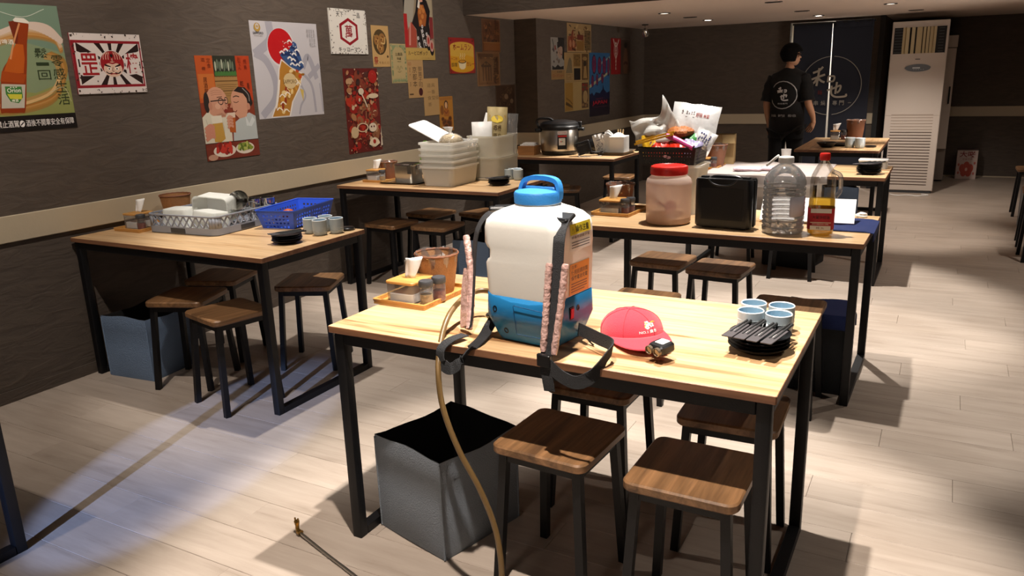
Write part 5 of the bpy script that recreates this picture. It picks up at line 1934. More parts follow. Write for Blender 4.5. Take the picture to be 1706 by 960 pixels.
# bag of popped rice, tied
M_POP = pm('puffed_rice', '#d8c6a4', 0.7, 0, 0.9, 90, 0.35, 70)
pb = thing('tied_bag', 'tied clear bag of puffed snacks on top of the nested tubs', 'bag', (-3.04, 4.69, ztub - 0.06), 0.3)
MB().blob((0, 0, 0.055), 0.075, (1.1, 1, 0.72), 18, 12, 0.09, 5).build('contents', M_POP, pb)
MB().blob((0, 0, 0.056), 0.081, (1.1, 1, 0.74), 20, 12, 0.05, 6).build('film', M_FILM, pb)
MB().rings([[Vector((rr * math.cos(2 * PI * k / 12) * (1 + 0.35 * math.sin(3 * k + z * 90)) + dx, rr * math.sin(2 * PI * k / 12) * 0.6, z)) for k in range(12)] for rr, z, dx in ((0.03, 0.105, 0), (0.008, 0.122, -0.004), (0.022, 0.142, -0.012), (0.030, 0.16, -0.022))]).build('knot', M_BAGW, pb)
wr = MB().grid(lambda u, v: Vector(((u - 0.5) * 0.15, (v - 0.5) * 0.14, 0.020 * math.sin(7 * u + 4 * v) * math.cos(9 * v - 2 * u) + 0.02 * math.sin(17 * u) * math.sin(13 * v))), 24, 20).build('crumpled_film', M_FILM, None, (-2.985, 4.80, ztub - 0.015), (0.2, 0.15, 0.4))
tag(wr, 'crumpled clear film at the right of the topmost white tub', 'plastic film')
# second stack: milky boxes
TUB2 = clear('milky_box_plastic', (0.86, 0.83, 0.76), 0.07, 0.2, 0.55, (0.80, 0.77, 0.69))
for i, (h, zz) in enumerate(((0.022, 0.0), (0.146, 0.0225), (0.152, 0.169))):
    mb = MB()
    w_, d_ = 0.27, 0.34
    mb.tub([(w_ * 0.92, d_ * 0.92, 0.03, 0), (w_ * 0.96, d_ * 0.96, 0.035, 0.004), (w_ * 0.97, d_ * 0.97, 0.035, max(h - 0.012, 0.006)), (w_ * 1.01, d_ * 1.01, 0.04, max(h - 0.010, 0.008)), (w_ * 1.01, d_ * 1.01, 0.04, h), (w_ * 0.94, d_ * 0.94, 0.03, h), (w_ * 0.93, d_ * 0.93, 0.03, 0.0055)], 5)
    o = mb.build('plastic_box', TUB2, None, (-2.935, 5.09, ZT + zz), (0, 0, 0.0))
    tag(o, ('shallow bottom', 'deep middle', 'deep top')[i] + ' milky box of the stack behind the white tubs', 'plastic box', 'stacked milky boxes')
o = MB().blob((0, 0, 0.055), 0.1, (1.0, 1.25, 0.55), 16, 10, 0.12, 9).build('grey_bag_contents', pm('pale_grey_food_bag', '#a59c8c', 0.6, 0, 0.5, 40, 0.3, 20), None, (-2.935, 5.09, ZT + 0.028))
tag(o, 'pale lumpy bag inside the deep middle milky box', 'bag')


def pouch(name, lab, loc, eul, w, h, t, mat, cat='bag', group=None, draw=None, crimp=0.003, seed=1):
    """flat pillow pouch standing in local x (width) and z (height), front is -y"""
    rn = random.Random(seed)
    ph = rn.random() * 6

    def surf(u, v, side):
        x = (u - 0.5) * w * (1 - 0.03 * math.sin(PI * v))
        z = h * v
        b = (math.sin(PI * u) * math.sin(PI * min(1, v * 1.05))) ** 0.55
        y = side * (t / 2 * b + 0.0006) + crimp * math.sin(14 * u + ph) * (abs(v - 0.5) * 2) ** 4 + 0.35 * crimp * math.sin(23 * u + 9 * v + ph)
        return Vector((x, y, z))
    P = thing(name, lab, cat, loc, 0, group)
    P.rotation_euler = eul
    mb = MB()
    mb.grid(lambda u, v: surf(u, v, -1), 14, 14)
    mb.grid(lambda u, v: surf(1 - u, v, 1), 14, 14)
    mb.build('pouch', mat, P)
    if draw:
        a = Art(w, h)
        draw(a)
        a.v = [surf(min(max(p.x / w, 0.001), 0.999), min(max(p.y / h, 0.001), 0.999), -1) + Vector((0, -0.0012 - p.z, 0)) for p in a.v]
        a.build('printed_art', PRINT, P, smooth=False)
    return P


def d_yellow(a):
    a.rect(0.12, 0.04, 0.90, 0.82, '#b8880a')
    a.ell(0.5, 0.74, 0.30, 0.08, '#d6b840')
    a.text('檸檬', 0.32, 0.48, 0.72, 0.62, '#4a3410', 0.02)
    a.text('原片', 0.32, 0.34, 0.72, 0.44, '#4a3410', 0.02)
    a.text('T', 0.42, 0.12, 0.6, 0.28, '#6e4c14', 0.02)


def d_white(a):
    a.text('T', 0.16, 0.15, 0.26, 0.42, '#6a6a70', 0.02)
    a.text('自然好茶', 0.34, 0.14, 0.84, 0.32, '#4a4a50', 0.03)


def d_silver(a):
    a.text('7', 0.74, 0.3, 0.9, 0.52, '#2e3a34', 0.02)
    a.rect(0.1, 0.2, 0.6, 0.22, '#b0b0ae')


ztop2 = ZT + 0.169 + 0.006
M_POUW = pm('white_pouch', '#d9d7d3', 0.4, 0, 0.2, 30)
M_POUY = pm('pale_gold_pouch', '#a8966a', 0.38, 0.1, 0.2, 30)
pouch('snack_pouch', 'tall yellow printed pouch standing in the top milky box', (-2.905, 5.085, ztop2 + 0.005), (-0.10, 0.06, 0.5), 0.15, 0.34, 0.045, M_POUY, draw=d_yellow, seed=2)
pouch('snack_pouch', 'small white printed pouch in front of the yellow one', (-2.965, 4.99, ztop2 + 0.005), (-0.12, 0.0, 0.5), 0.15, 0.24, 0.045, M_POUW, draw=d_white, seed=3)
pouch('snack_pouch', 'silver white pouch leaning left behind the small white pouch', (-3.005, 5.095, ztop2 + 0.005), (-0.1, 0.32, 0.5), 0.16, 0.29, 0.04, M_POUW, draw=d_silver, seed=4)
pouch('snack_pouch', 'clear edged pouch right behind the yellow one', (-2.845, 5.15, ztop2 + 0.005), (-0.08, 0.1, 0.5), 0.12, 0.29, 0.03, M_FILM, seed=5)
cups(((-2.700, 5.035), (-2.785, 5.050), (-2.745, 5.095)), ZT,
     ('right grey cup behind the black plates on the tubs table', 'left grey cup behind the black plates on the tubs table', 'back grey cup behind the black plates on the tubs table'), 'pale blue tea cups')
plates(-2.708, 4.760, ZT, 4, 'on the tubs table', 'black plates', 0.98, [(0.0, 0.01, -0.7), (-0.02, 0.015, -0.65)])
o = MB().lathe([(0.03, 0), (0.036, 0.004), (0.037, 0.011), (0.030, 0.016), (0.001, 0.0185)], 24).build('round_lid', M_PLATE, None, (-2.63, 5.05, ZT))
tag(o, 'small round black lid right of the cups on the tubs table', 'lid')
# green and white plastic bags behind the canister
M_GREEN = pm('green_bag', '#6cab2c', 0.45, 0, 0.3, 30, 0.1, 9)
o = MB().grid(lambda u, v: Vector(((u - 0.5) * 0.20 * (1 - 0.35 * v), 0.03 * math.sin(5 * u + 3 * v), v * 0.145 * (1 - 0.5 * u) + 0.02 * math.sin(6 * u))), 12, 10).build('green_bag', M_GREEN, None, (-3.37, 4.93, ZT + 0.1385), (0.0, 0.0, 0.4))
solidify(o, 0.003, 0)
tag(o, 'bright green plastic bag corner sticking up behind the steel canister', 'bag')
wbg = MB().blob((0, 0, 0.06), 0.085, (1.0, 0.8, 0.82), 18, 12, 0.16, 12).build('white_bag', M_BAGW, None, (-3.335, 4.93, ZT))
tag(wbg, 'crumpled white plastic bag between the steel canister and the tubs', 'bag')

# ------------------------------------------------------------------ rice cooker table
o = MB().slab(0.17, 0.16, 0, 0.085, 0.004, 0.002).build('wooden_box', wood('plain_box_wood', '#c08a54', '#9a6a3c', '#b07c48', 1.0, 'X', 0.6), None, (-3.485, 6.74, ZT), (0, 0, 0.05))
tag(o, 'plain wooden box left of the rice cooker', 'box')
o = MB().slab(0.15, 0.13, 0, 0.012, 0.01, 0.003).slab(0.13, 0.11, 0.0125, 0.026, 0.02, 0.005, 0.005, 0.01).build('paper_stack', M_PAPER, None, (-3.485, 6.74, ZT + 0.0855), (0, 0, 0.15))
tag(o, 'folded white papers on the wooden box left of the rice cooker', 'paper')
ck = thing('rice_cooker', 'large steel rice cooker with black lid on the far left table', 'rice cooker', (-3.205, 6.83, ZT), 0.44)
MB().lathe([(0.16, 0.0), (0.165, 0.004), (0.178, 0.03), (0.178, 0.04)], 40).build('base', M_BLACKP, ck)
MB().lathe([(0.176, 0.0405), (0.179, 0.046), (0.179, 0.232), (0.176, 0.236)], 44).build('body', M_STAIN, ck)
MB().lathe([(0.176, 0.2365), (0.188, 0.242), (0.19, 0.262), (0.182, 0.272), (0.178, 0.290), (0.15, 0.306), (0.08, 0.318), (0.001, 0.32)], 44).build('lid', M_BLACKP, ck)
for s in (-1, 1):
    hd = MB()
    hd.slab(0.07, 0.10, 0.215, 0.245, 0.02, 0.005, s * 0.20, 0, 3)
    hd.build('side_handle', M_BLACKP, ck)
hh = MB().tube(catmull([(-0.19, 0.0, 0.25), (-0.215, -0.01, 0.30), (-0.19, -0.03, 0.335), (-0.10, -0.045, 0.338), (-0.06, -0.05, 0.318)], 6), 0.012, 10)
hh.build('lid_handle', M_BLACKP, ck)
MB().slab(0.04, 0.06, 0.25, 0.30, 0.012, 0.004, 0.19, 0.0).build('lid_latch', M_BLACKP, ck)
pn = MB(Matrix.Rotation(0.12, 4, 'Z'))
pn.box(0, -0.1795, 0.125, 0.085, 0.012, 0.13)
pn.build('control_panel', M_BLACKP, ck)
A_ = Art(0.06, 0.17)
A_.rect(0, 0.22, 1, 0.60, '#d9d4cc')
A_.ell(0.36, 0.42, 0.09, 0.05, '#b0302a', 12)
A_.ell(0.60, 0.42, 0.07, 0.045, '#5a8a5a', 12)
A_.text('ON', 0.4, 0.50, 0.62, 0.55, '#4a4a4a')
A_.rect(-0.1, 0.66, 1.25, 0.76, '#a82420')
A_.rect(-0.15, 0.66 + 0.14, 1.3, 0.98, '#cfc8c2')
A_.text('RICE COOKER', -0.08, 0.85, 1.2, 0.92, '#a82420', 0.03)
A_.build('label', PRINT, ck, (0.0215 - 0.03, -0.188, 0.06), (PI / 2, 0, 0.12), smooth=False)
# small black device and cable
dv = thing('power_adapter', 'black box shaped device leaning beside the rice cooker with its cable', 'device', (-2.885, 6.70, ZT), 0.35)
MB(Matrix.Rotation(-0.3, 4, 'Y')).slab(0.13, 0.07, 0.0, 0.115, 0.01, 0.004, 0.0, 0.0).build('case', M_BLACKP, dv, (0, 0, 0.022))
MB(Matrix.Rotation(-0.3, 4, 'Y')).box(0.0, -0.036, 0.088, 0.10, 0.003, 0.006).box(0.0, -0.036, 0.1, 0.10, 0.003, 0.004).build('trim_line', M_CHROME, dv, (0, 0, 0.022))
rr = random.Random(3)
pts = [(0.10 + 0.06 * math.cos(t * 1.3) + rr.uniform(-0.01, 0.01), 0.0 + 0.045 * math.sin(t * 1.3), 0.007 + 0.0045 * (t % 5) + 0.02 * abs(math.sin(t))) for t in range(22)]
MB().tube(catmull(pts, 4), 0.0042, 6).build('cable', M_BLACKM, dv)
MB().tube(catmull([(-0.06, -0.04, 0.03), (-0.05, -0.09, 0.005), (0.02, -0.11, 0.004), (0.10, -0.09, 0.004), (0.15, -0.05, 0.006)], 6), 0.003, 6).build('pale_cable', M_WHITEP, dv)
o = MB().blob((0, 0, 0.07), 0.075, (1.5, 0.9, 0.9), 14, 9, 0.1, 8).build('black_bag', M_BLACKP, None, (-2.895, 6.955, ZT))
tag(o, 'black bag lying behind the device, right of the rice cooker', 'bag')
mt = MB().rings([rrect(0.24, 0.32, 0.03, 3, 0, 0, 0.0), rrect(0.275, 0.355, 0.035, 3, 0, 0, 0.03), rrect(0.285, 0.365, 0.035, 3, 0, 0, 0.031), rrect(0.235, 0.315, 0.03, 3, 0, 0, 0.003)]).build('steel_tray', M_STAIN, None, (-2.68, 6.94, ZT), (0, 0, 0.0))
tag(mt, 'shallow steel tray holding white paper goods at the right end of the rice cooker table', 'tray')
bx = thing('napkin_box', 'white paper box standing in the steel tray on the far left table', 'box', (-2.635, 6.905, ZT + 0.0035), 0.10)
MB().slab(0.145, 0.19, 0, 0.165, 0.012, 0.003).build('carton', M_PAPER, bx)
MB().grid(lambda u, v: Vector(((u - 0.5) * 0.13, (v - 0.5) * 0.02 - 0.03, 0.165 + 0.035 * v * math.sin(PI * u))), 8, 4).build('flap', M_PAPER, bx)
for i, (x, y, rz, h) in enumerate(((-2.735, 6.85, 0.1, 0.20), (-2.725, 6.90, -0.15, 0.22))):
    o = MB().grid(lambda u, v: Vector(((u - 0.5) * 0.09, 0.008 * math.sin(5 * u), v * h * (1 - 0.25 * abs(u - 0.4)))), 8, 6).build('paper_sheet', M_PAPER, None, (x, y, ZT + 0.004), (0.06, 0.08 - 0.1 * i, rz))
    solidify(o, 0.004)
    tag(o, ('front white paper sleeve standing left of the napkin box', 'rear white paper sleeve standing left of the napkin box')[i], 'paper', 'paper sleeves in the steel tray')
M_STICK = pm('pale_wood_stick', '#d8b98a', 0.7)
for i in range(3):
    o = MB().beam((0, 0, 0), (0.012 * i - 0.01, 0.01, 0.215), 0.012, 0.004).build('wooden_stick', M_STICK, None, (-2.69 + 0.014 * i, 7.035, ZT + 0.004))
    tag(o, ('left', 'middle', 'right')[i] + ' pale wooden stick behind the napkin box', 'stick', 'wooden sticks behind the napkin box')
sk = pouch('plastic_packet', 'crumpled patterned plastic packet at the left end of the steel tray', (-2.785, 6.84, ZT + 0.032), (0.0, -0.25, 0.3), 0.10, 0.16, 0.04, M_BAGW, 'packet', None,
           lambda a: (scribble(a, 0.15, 0.1, 0.85, 0.55, 6, 5, '#3a3a52', 3, 0.6), a.rect(0.3, 0.65, 0.7, 0.7, '#9a9aa4')), 0.006, 9)
# ring lying on the stool behind the sprayer
o = MB().tube([(0.055 * math.cos(t * PI / 12), 0.055 * math.sin(t * PI / 12), 0.011) for t in range(25)], 0.011, 8).build('tape_roll', pm('brown_tape', '#8a6a48', 0.5), None, (-3.10, 6.66, 0.4645))
tag(o, 'roll of brown tape lying on the stool before the rice cooker table', 'tape')

# ------------------------------------------------------------------ jar table
tray(-1.515, 3.985, ZT, -0.03, 'at the left end of the jar table', 0.215, 0.29)
tissue_box(-1.528, 3.915, ZT + 0.0065, -0.02, 'at the left end of the jar table')
spice_jar(-1.448, 3.885, ZT + 0.0065, 'front spice jar beside the tissue box on the jar table', M_SP2)
spice_jar(-1.438, 3.945, ZT + 0.0065, 'rear spice jar beside the tissue box on the jar table', M_SP2)
basket(-1.535, 4.045, ZT + 0.0065, 'with reddish rim behind the tissue box on the jar table', 0.054, 0.076, 0.137, M_RATTAND)

JARM = clear('jar_plastic', (0.95, 0.90, 0.87), 0.08, 0.2, 0.5, (0.93, 0.78, 0.70))
jr = thing('plastic_jar', 'big translucent jar with a red screw lid on the jar table', 'jar', (-1.175, 3.765, ZT))
mb = MB()
mb.lathe([(0.085, 0.0), (0.103, 0.004), (0.110, 0.014), (0.111, 0.19), (0.1125, 0.198), (0.111, 0.206), (0.106, 0.222), (0.088, 0.238), (0.083, 0.243), (0.083, 0.252)], 44, cap1=False)
mb.build('body', JARM, jr)
MB().lathe([(0.084, 0.0015), (0.106, 0.006), (0.1085, 0.02), (0.1085, 0.034), (0.07, 0.05), (0.02, 0.042), (0.001, 0.04)], 36).build('powder', pm('sandy_powder', '#b38a5c', 0.9, 0, 0.4, 150, 0.15, 30), jr)
lid = MB()
n = 72
for (r_, z) in ((0,0),):
    pass
prof = [(0.086, 0.243), (0.090, 0.246), (0.0905, 0.276), (0.088, 0.284), (0.078, 0.288), (0.074, 0.285), (0.001, 0.284)]
lid.rings([[Vector(((r_ + (0.0012 if (k % 2 and 0.244 < z < 0.28) else 0)) * math.cos(2 * PI * k / n), (r_ + (0.0012 if (k % 2 and 0.244 < z < 0.28) else 0)) * math.sin(2 * PI * k / n), z)) for k in range(n)] for r_, z in prof])
lid.build('lid', M_RED, jr)
o = MB().lathe([(0.001, 0.0), (0.025, 0.004), (0.032, 0.02), (0.030, 0.022), (0.022, 0.007), (0.001, 0.004)], 16).build('scoop', pm('pink_scoop', '#c8786a', 0.5), None, (-1.155, 3.72, ZT + 0.085), (1.2, 0.3, 0.4))
tag(o, 'pinkish scoop leaning inside the red lidded jar', 'scoop')
hs = MB().beam((0, 0, 0), (-0.05, 0.02, -0.055), 0.014, 0.005).build('handle', MATS['pink_scoop'], o)

cs = thing('tool_case', 'black plastic tool case standing on the jar table', 'tool case', (-0.885, 3.735, ZT), -0.10)
MB().tub([(0.255, 0.052, 0.02, 0.008), (0.275, 0.055, 0.026, 0.016), (0.275, 0.055, 0.026, 0.228), (0.26, 0.052, 0.02, 0.238)], 5, 0, -0.0285).build('front_shell', M_BLACKP, cs)
MB().tub([(0.255, 0.048, 0.02, 0.008), (0.275, 0.052, 0.026, 0.016), (0.275, 0.052, 0.026, 0.228), (0.26, 0.048, 0.02, 0.238)], 5, 0, 0.0275).build('back_shell', M_BLACKP, cs)
MB().rings([rrect(0.278, 0.010, 0.002, 1, 0, 0, 0.012), rrect(0.28, 0.010, 0.002, 1, 0, 0, 0.232)]).build('seam_band', M_BLACKM, cs)
MB().tube(catmull([(-0.075, 0, 0.225), (-0.068, 0, 0.237), (-0.045, 0, 0.243), (0, 0, 0.244), (0.045, 0, 0.243), (0.068, 0, 0.237), (0.075, 0, 0.225)], 6), 0.0085, 10).build('handle', M_BLACKP, cs)
MB().tube(catmull([(-0.068, -0.055, 0.236), (-0.05, -0.057, 0.218), (-0.02, -0.058, 0.208), (0.02, -0.058, 0.208), (0.05, -0.057, 0.218), (0.068, -0.055, 0.236)], 6), 0.004, 8).build('handle_recess', pm('gloss_black_plastic', '#0c0c0e', 0.34), cs)
for s in (-1, 1):
    MB().slab(0.035, 0.022, 0.222, 0.246, 0.003, 0.001, s * 0.10, -0.012).build('latch', M_BLACKM, cs)
MB().box(0, -0.0565, 0.12, 0.20, 0.003, 0.15).build('raised_panel', M_BLACKP, cs)
for s in (-1, 1):
    MB().slab(0.07, 0.05, 0.0, 0.0078, 0.003, 0.001, s * 0.07, 0).build('foot', M_BLACKP, cs)

# tall translucent tub with the black crate of snacks on it
tb = MB().tub([(0.20, 0.19, 0.03, 0), (0.212, 0.20, 0.035, 0.006), (0.245, 0.215, 0.035, 0.246), (0.262, 0.232, 0.04, 0.25), (0.262, 0.232, 0.04, 0.258), (0.238, 0.208, 0.03, 0.257), (0.20, 0.188, 0.03, 0.008)], 5).build('plastic_tub', TUBM, None, (-1.215, 4.115, ZT))
tag(tb, 'tall translucent tub on the jar table carrying the black snack crate', 'tub')
ZC = ZT + 0.2585
cr = thing('plastic_crate', 'black perforated plastic crate full of snack bags, on the tall tub', 'crate', (-1.265, 4.12, ZC), 0.0)
cw, cd, chh = 0.305, 0.24, 0.088
b4 = [(-cw / 2 + 0.01, -cd / 2 + 0.01, 0.002), (cw / 2 - 0.01, -cd / 2 + 0.01, 0.002), (cw / 2 - 0.01, cd / 2 - 0.01, 0.002), (-cw / 2 + 0.01, cd / 2 - 0.01, 0.002)]
t4 = [(-cw / 2, -cd / 2, chh), (cw / 2, -cd / 2, chh), (cw / 2, cd / 2, chh), (-cw / 2, cd / 2, chh)]
for i in range(4):
    k = (i + 1) % 4
    s = MB()
    perf(s, b4[i], b4[k], t4[i], t4[k], 20 if i % 2 == 0 else 12, 5, 0.36)
    solidify(s.build('side_wall', M_BLACKP, cr, smooth=False), 0.003, 0)
solidify(MB().add([Vector(p) for p in b4], [(0, 1, 2, 3)]).build('bottom', M_BLACKP, cr, smooth=False), 0.003, 0)
MB().rings([rrect(cw, cd, 0.006, 2, 0, 0, chh - 0.004), rrect(cw + 0.014, cd + 0.014, 0.01, 2, 0, 0, chh), rrect(cw + 0.012, cd + 0.012, 0.01, 2, 0, 0, chh + 0.005), rrect(cw - 0.004, cd - 0.004, 0.006, 2, 0, 0, chh + 0.003)], False, False, True).build('rim', M_BLACKP, cr)
A_ = Art(0.05, 0.035)
A_.ell(0.3, 0.6, 0.22, 0.22, '#d8b8c4', 10)
A_.ell(0.65, 0.45, 0.24, 0.22, '#d0a8b8', 10)
A_.ell(0.48, 0.5, 0.12, 0.12, '#8a4a64', 8)
A_.build('pink_sticker', PRINT, cr, (-0.02, -cd / 2 - 0.001, 0.024), (PI / 2, 0, 0), smooth=False)
zc = ZC + 0.006
FOILW = pm('white_foil', '#dedcda', 0.28, 0.25, 0.25, 26)


def d_foil(a):
    scribble(a, 0.2, 0.66, 0.5, 0.78, 2, 6, '#6a5a58', 5, 0.7)
    a.text('好味', 0.52, 0.60, 0.66, 0.74, '#8e2a24', 0.03)
    a.text('米果', 0.68, 0.60, 0.80, 0.72, '#8e2a24', 0.03)
    a.rect(0.3, 0.58, 0.5, 0.595, '#7a6a68')


SN = 'snack packs in the black crate'
pouch('snack_pouch', 'big silver white snack pouch sticking up at the right of the crate', (-1.19, 4.175, zc + 0.115), (-0.35, 0.14, 0.10), 0.255, 0.19, 0.05, FOILW, 'bag', SN, d_foil, 0.006, 11)
# clear bag with pointed ears leaning left
def earfn(u, v):
    x = (u - 0.5) * (0.26 - 0.04 * v)
    ear = 0.085 * max(0, (u - 0.72) / 0.28) ** 2 * v + 0.03 * max(0, (0.2 - u) / 0.2) ** 2 * v
    return Vector((x - 0.02 * v, 0.018 * math.sin(8 * u + 3 * v) + 0.012 * math.sin(15 * v - 5 * u), v * 0.15 + ear + 0.012 * math.sin(6 * u)))


M_GBAG = clear('greyish_bag_film', (0.88, 0.87, 0.85), 0.15, 0.15, 0.65, (0.86, 0.84, 0.80))
ob = MB().grid(earfn, 22, 16).build('crumpled_bag', M_GBAG, None, (-1.325, 4.10, zc + 0.10), (-0.2, -0.38, 0.12))
solidify(ob, 0.004, 0)
tag(ob, 'crumpled greyish clear bag with a pointed top at the left of the crate', 'bag', SN)
M_PINK = pm('pink_wrapper', '#c8468a', 0.35, 0, 0.2, 60)
M_YEL = pm('yellow_wrapper', '#d3a21e', 0.4, 0, 0.2, 60)
M_REDW = pm('red_wrapper', '#c22a14', 0.3, 0.1, 0.3, 40)
M_GRNW = pm('green_wrapper', '#2f7d34', 0.35, 0.1, 0.3, 40)
M_LILA = pm('lilac_wrapper', '#a9a0c4', 0.3, 0.2, 0.4, 50, 0.3, 40)
for i in range(2):
    o = MB().beam((0, 0, 0), (0.20, 0.03, 0.052), 0.013, 0.010).build('yellow_packet', M_YEL, None, (-1.435, 3.985 + 0.02 * i, zc + 0.100 + 0.012 * i))
    tag(o, ('lower', 'upper')[i] + ' long yellow packet sticking out at the left of the crate', 'packet', SN)
o = MB().tube([(0, 0, 0), (0.06, -0.01, -0.022), (0.15, -0.03, -0.06)], 0.014, 10).build('pink_packet', M_PINK, None, (-1.275, 4.03, zc + 0.145))
tag(o, 'long pink packet slanting down to the right in the crate', 'packet', SN)
pouch('snack_pouch', 'red snack pack at the front left of the crate', (-1.33, 4.045, zc + 0.02), (-0.5, 0, 0.1), 0.11, 0.11, 0.035, M_REDW, 'bag', SN, lambda a: a.text('辣', 0.35, 0.3, 0.65, 0.6, '#e9d8c8', 0.03), 0.005, 12)
pouch('snack_pouch', 'orange red snack pack at the front middle of the crate', (-1.235, 4.04, zc + 0.02), (-0.55, 0, -0.1), 0.10, 0.10, 0.035, M_REDW, 'bag', SN, None, 0.005, 13)
pouch('snack_pouch', 'green snack pack in the middle of the crate', (-1.225, 4.09, zc + 0.05), (-0.55, 0.1, -0.2), 0.14, 0.12, 0.035, M_GRNW, 'bag', SN, None, 0.005, 14)
pouch('snack_pouch', 'lilac foil snack pack at the right front of the crate', (-1.165, 4.055, zc + 0.03), (-0.5, 0.25, 0.1), 0.10, 0.10, 0.03, M_LILA, 'bag', SN, None, 0.006, 15)
pouch('snack_pouch', 'yellow patterned snack pack behind the red one in the crate', (-1.365, 4.06, zc + 0.03), (-0.35, -0.1, 0.2), 0.10, 0.12, 0.03, M_YEL, 'bag', SN, lambda a: collage(a, 14, ('#6a2a1a', '#e8d8b0', '#3a2418'), 6, 0.05, 0.12, 0.1), 0.005, 16)
o = MB().blob((0, 0, 0), 0.055, (1.3, 1, 0.55), 16, 9, 0.12, 15).build('nut_bag', pm('peanuts', '#a8622e', 0.5, 0, 0.9, 60, 0.4, 60), None, (-1.235, 4.135, zc + 0.155))
tag(o, 'bag of brown nuts in the middle of the crate under the white pouch', 'bag', SN)
pouch('snack_pouch', 'silver patterned snack pack at the far right of the crate', (-1.125, 4.12, zc + 0.075), (-0.4, 0.45, 0.1), 0.11, 0.10, 0.03, FOILW, 'bag', SN, lambda a: scribble(a, 0.2, 0.2, 0.8, 0.8, 5, 5, '#3a3a6a', 6, 0.6), 0.006, 17)

# water bottle
WATER = clear('bottle_pet', (0.95, 0.95, 0.96), 0.34, 0.05, 0.13, (0.97, 0.97, 0.97))
wt = thing('water_bottle', 'large clear ribbed water bottle with white flip cap on the jar table', 'bottle', (-0.615, 3.705, ZT))
prof = [(0.07, 0.001), (0.088, 0.006), (0.092, 0.02)]
z = 0.02
while z < 0.205:
    prof += [(0.092, z + 0.002), (0.0925, z + 0.012), (0.0875, z + 0.017), (0.0875, z + 0.020)]
    z += 0.022
prof += [(0.092, z + 0.002), (0.0915, z + 0.02), (0.084, z + 0.045), (0.060, z + 0.075), (0.034, z + 0.093), (0.026, z + 0.097), (0.026, z + 0.108)]
MB().lathe(prof, 40, cap1=False).build('body', WATER, wt)
zc2 = z + 0.100
MB().lathe([(0.03, zc2), (0.034, zc2 + 0.002), (0.034, zc2 + 0.024), (0.031, zc2 + 0.028), (0.001, zc2 + 0.029)], 28).build('cap', M_WHITEP, wt)
MB(Matrix.Translation((-0.038, 0.0, zc2 + 0.022)) @ Matrix.Rotation(-0.75, 4, 'Y')).slab(0.075, 0.045, 0, 0.010, 0.022, 0.003, -0.024, 0).build('flip_lid', M_WHITEP, wt)
lb = MB(Matrix.Rotation(-PI / 2 + 0.62, 4, 'Z'))
lb.grid(lambda u, v: Vector((0.0934 * math.cos(0.9 * (u - 0.2)), 0.0934 * math.sin(0.9 * (u - 0.2)), 0.085 + 0.09 * v)), 12, 2)
solidify(lb.build('label', pm('pale_label', '#c9c4cc', 0.6, 0, 0, 1, 0.1, 30), wt), 0.0004, 1)
lb = MB(Matrix.Rotation(-PI / 2 + 0.62, 4, 'Z'))
lb.grid(lambda u, v: Vector((0.0934 * math.cos(0.9 * 0.8 + 0.1 * u), 0.0934 * math.sin(0.9 * 0.8 + 0.1 * u), 0.085 + 0.09 * v)), 3, 2)
solidify(lb.build('label_edge', pm('label_red_edge', '#a8485a', 0.6), wt), 0.0004, 1)
ice = MB()
rr = random.Random(4)
for i in range(60):
    a, q, zz = rr.random() * 6.28, 0.07 * math.sqrt(rr.random()), 0.006 + 0.035 * rr.random()
    ice.box(q * math.cos(a), q * math.sin(a), zz, 0.016, 0.012, 0.004, M=Euler((rr.random() * 3, rr.random() * 3, rr.random() * 3)).to_matrix().to_4x4())
io = ice.build('crumpled_film_pieces', M_FILM, wt)
io['kind'] = 'stuff'

# oil bottle
OILB = clear('oil_bottle_pet', (0.96, 0.95, 0.93), 0.15, 0.04)
OIL = clear('cooking_oil', (0.95, 0.72, 0.22), 0.06, 0.03, 0.25, (0.85, 0.6, 0.16))
ol = thing('oil_bottle', 'clear handled bottle of golden cooking oil with red cap and red label', 'bottle', (-0.452, 3.705, ZT), 0.12)
MB().tub([(0.085, 0.075, 0.03, 0.001), (0.108, 0.095, 0.036, 0.008), (0.112, 0.10, 0.04, 0.02), (0.112, 0.10, 0.04, 0.155), (0.108, 0.097, 0.04, 0.165), (0.108, 0.097, 0.04, 0.245), (0.10, 0.088, 0.036, 0.268), (0.066, 0.06, 0.028, 0.305), (0.036, 0.036, 0.0175, 0.328), (0.034, 0.034, 0.0165, 0.338)], 6, cap1=False).build('body', OILB, ol)
MB().tub([(0.08, 0.07, 0.03, 0.003), (0.103, 0.09, 0.034, 0.010), (0.107, 0.095, 0.038, 0.022), (0.107, 0.095, 0.038, 0.155), (0.104, 0.092, 0.038, 0.163)], 6).build('oil', OIL, ol)
MB().lathe([(0.021, 0.333), (0.0225, 0.336), (0.0225, 0.360), (0.020, 0.364), (0.001, 0.365)], 24).build('cap', M_RED, ol)
MB().tube(catmull([(0.035, 0, 0.285), (0.066, 0, 0.268), (0.072, 0, 0.235), (0.070, 0, 0.195), (0.056, 0, 0.172)], 6), 0.010, 10).build('handle', WATER, ol)
lp = MB().rings([rrect(0.1135, 0.1015, 0.0405, 6, 0, 0, 0.030), rrect(0.1135, 0.1015, 0.0405, 6, 0, 0, 0.125)], False, False)
lpo = lp.build('label', pm('oil_label_red', '#b3202a', 0.5), ol)
A_ = Art(0.086, 0.095)
A_.rect(0.0, 0.0, 1, 0.20, '#d8d2c8')
A_.rect(0.0, 0.80, 1, 1.0, '#d8d2c8')
A_.rect(0.0, 0.335, 1, 0.37, '#d8c8b0')
A_.text('大豆沙拉油', 0.08, 0.52, 0.92, 0.68, '#3a1012', 0.03)
A_.text('SOYBEAN OIL', 0.1, 0.25, 0.9, 0.31, '#e0d4c4', 0.02)
A_.text('純 3L', 0.3, 0.05, 0.7, 0.15, '#7a5a3a', 0.02)
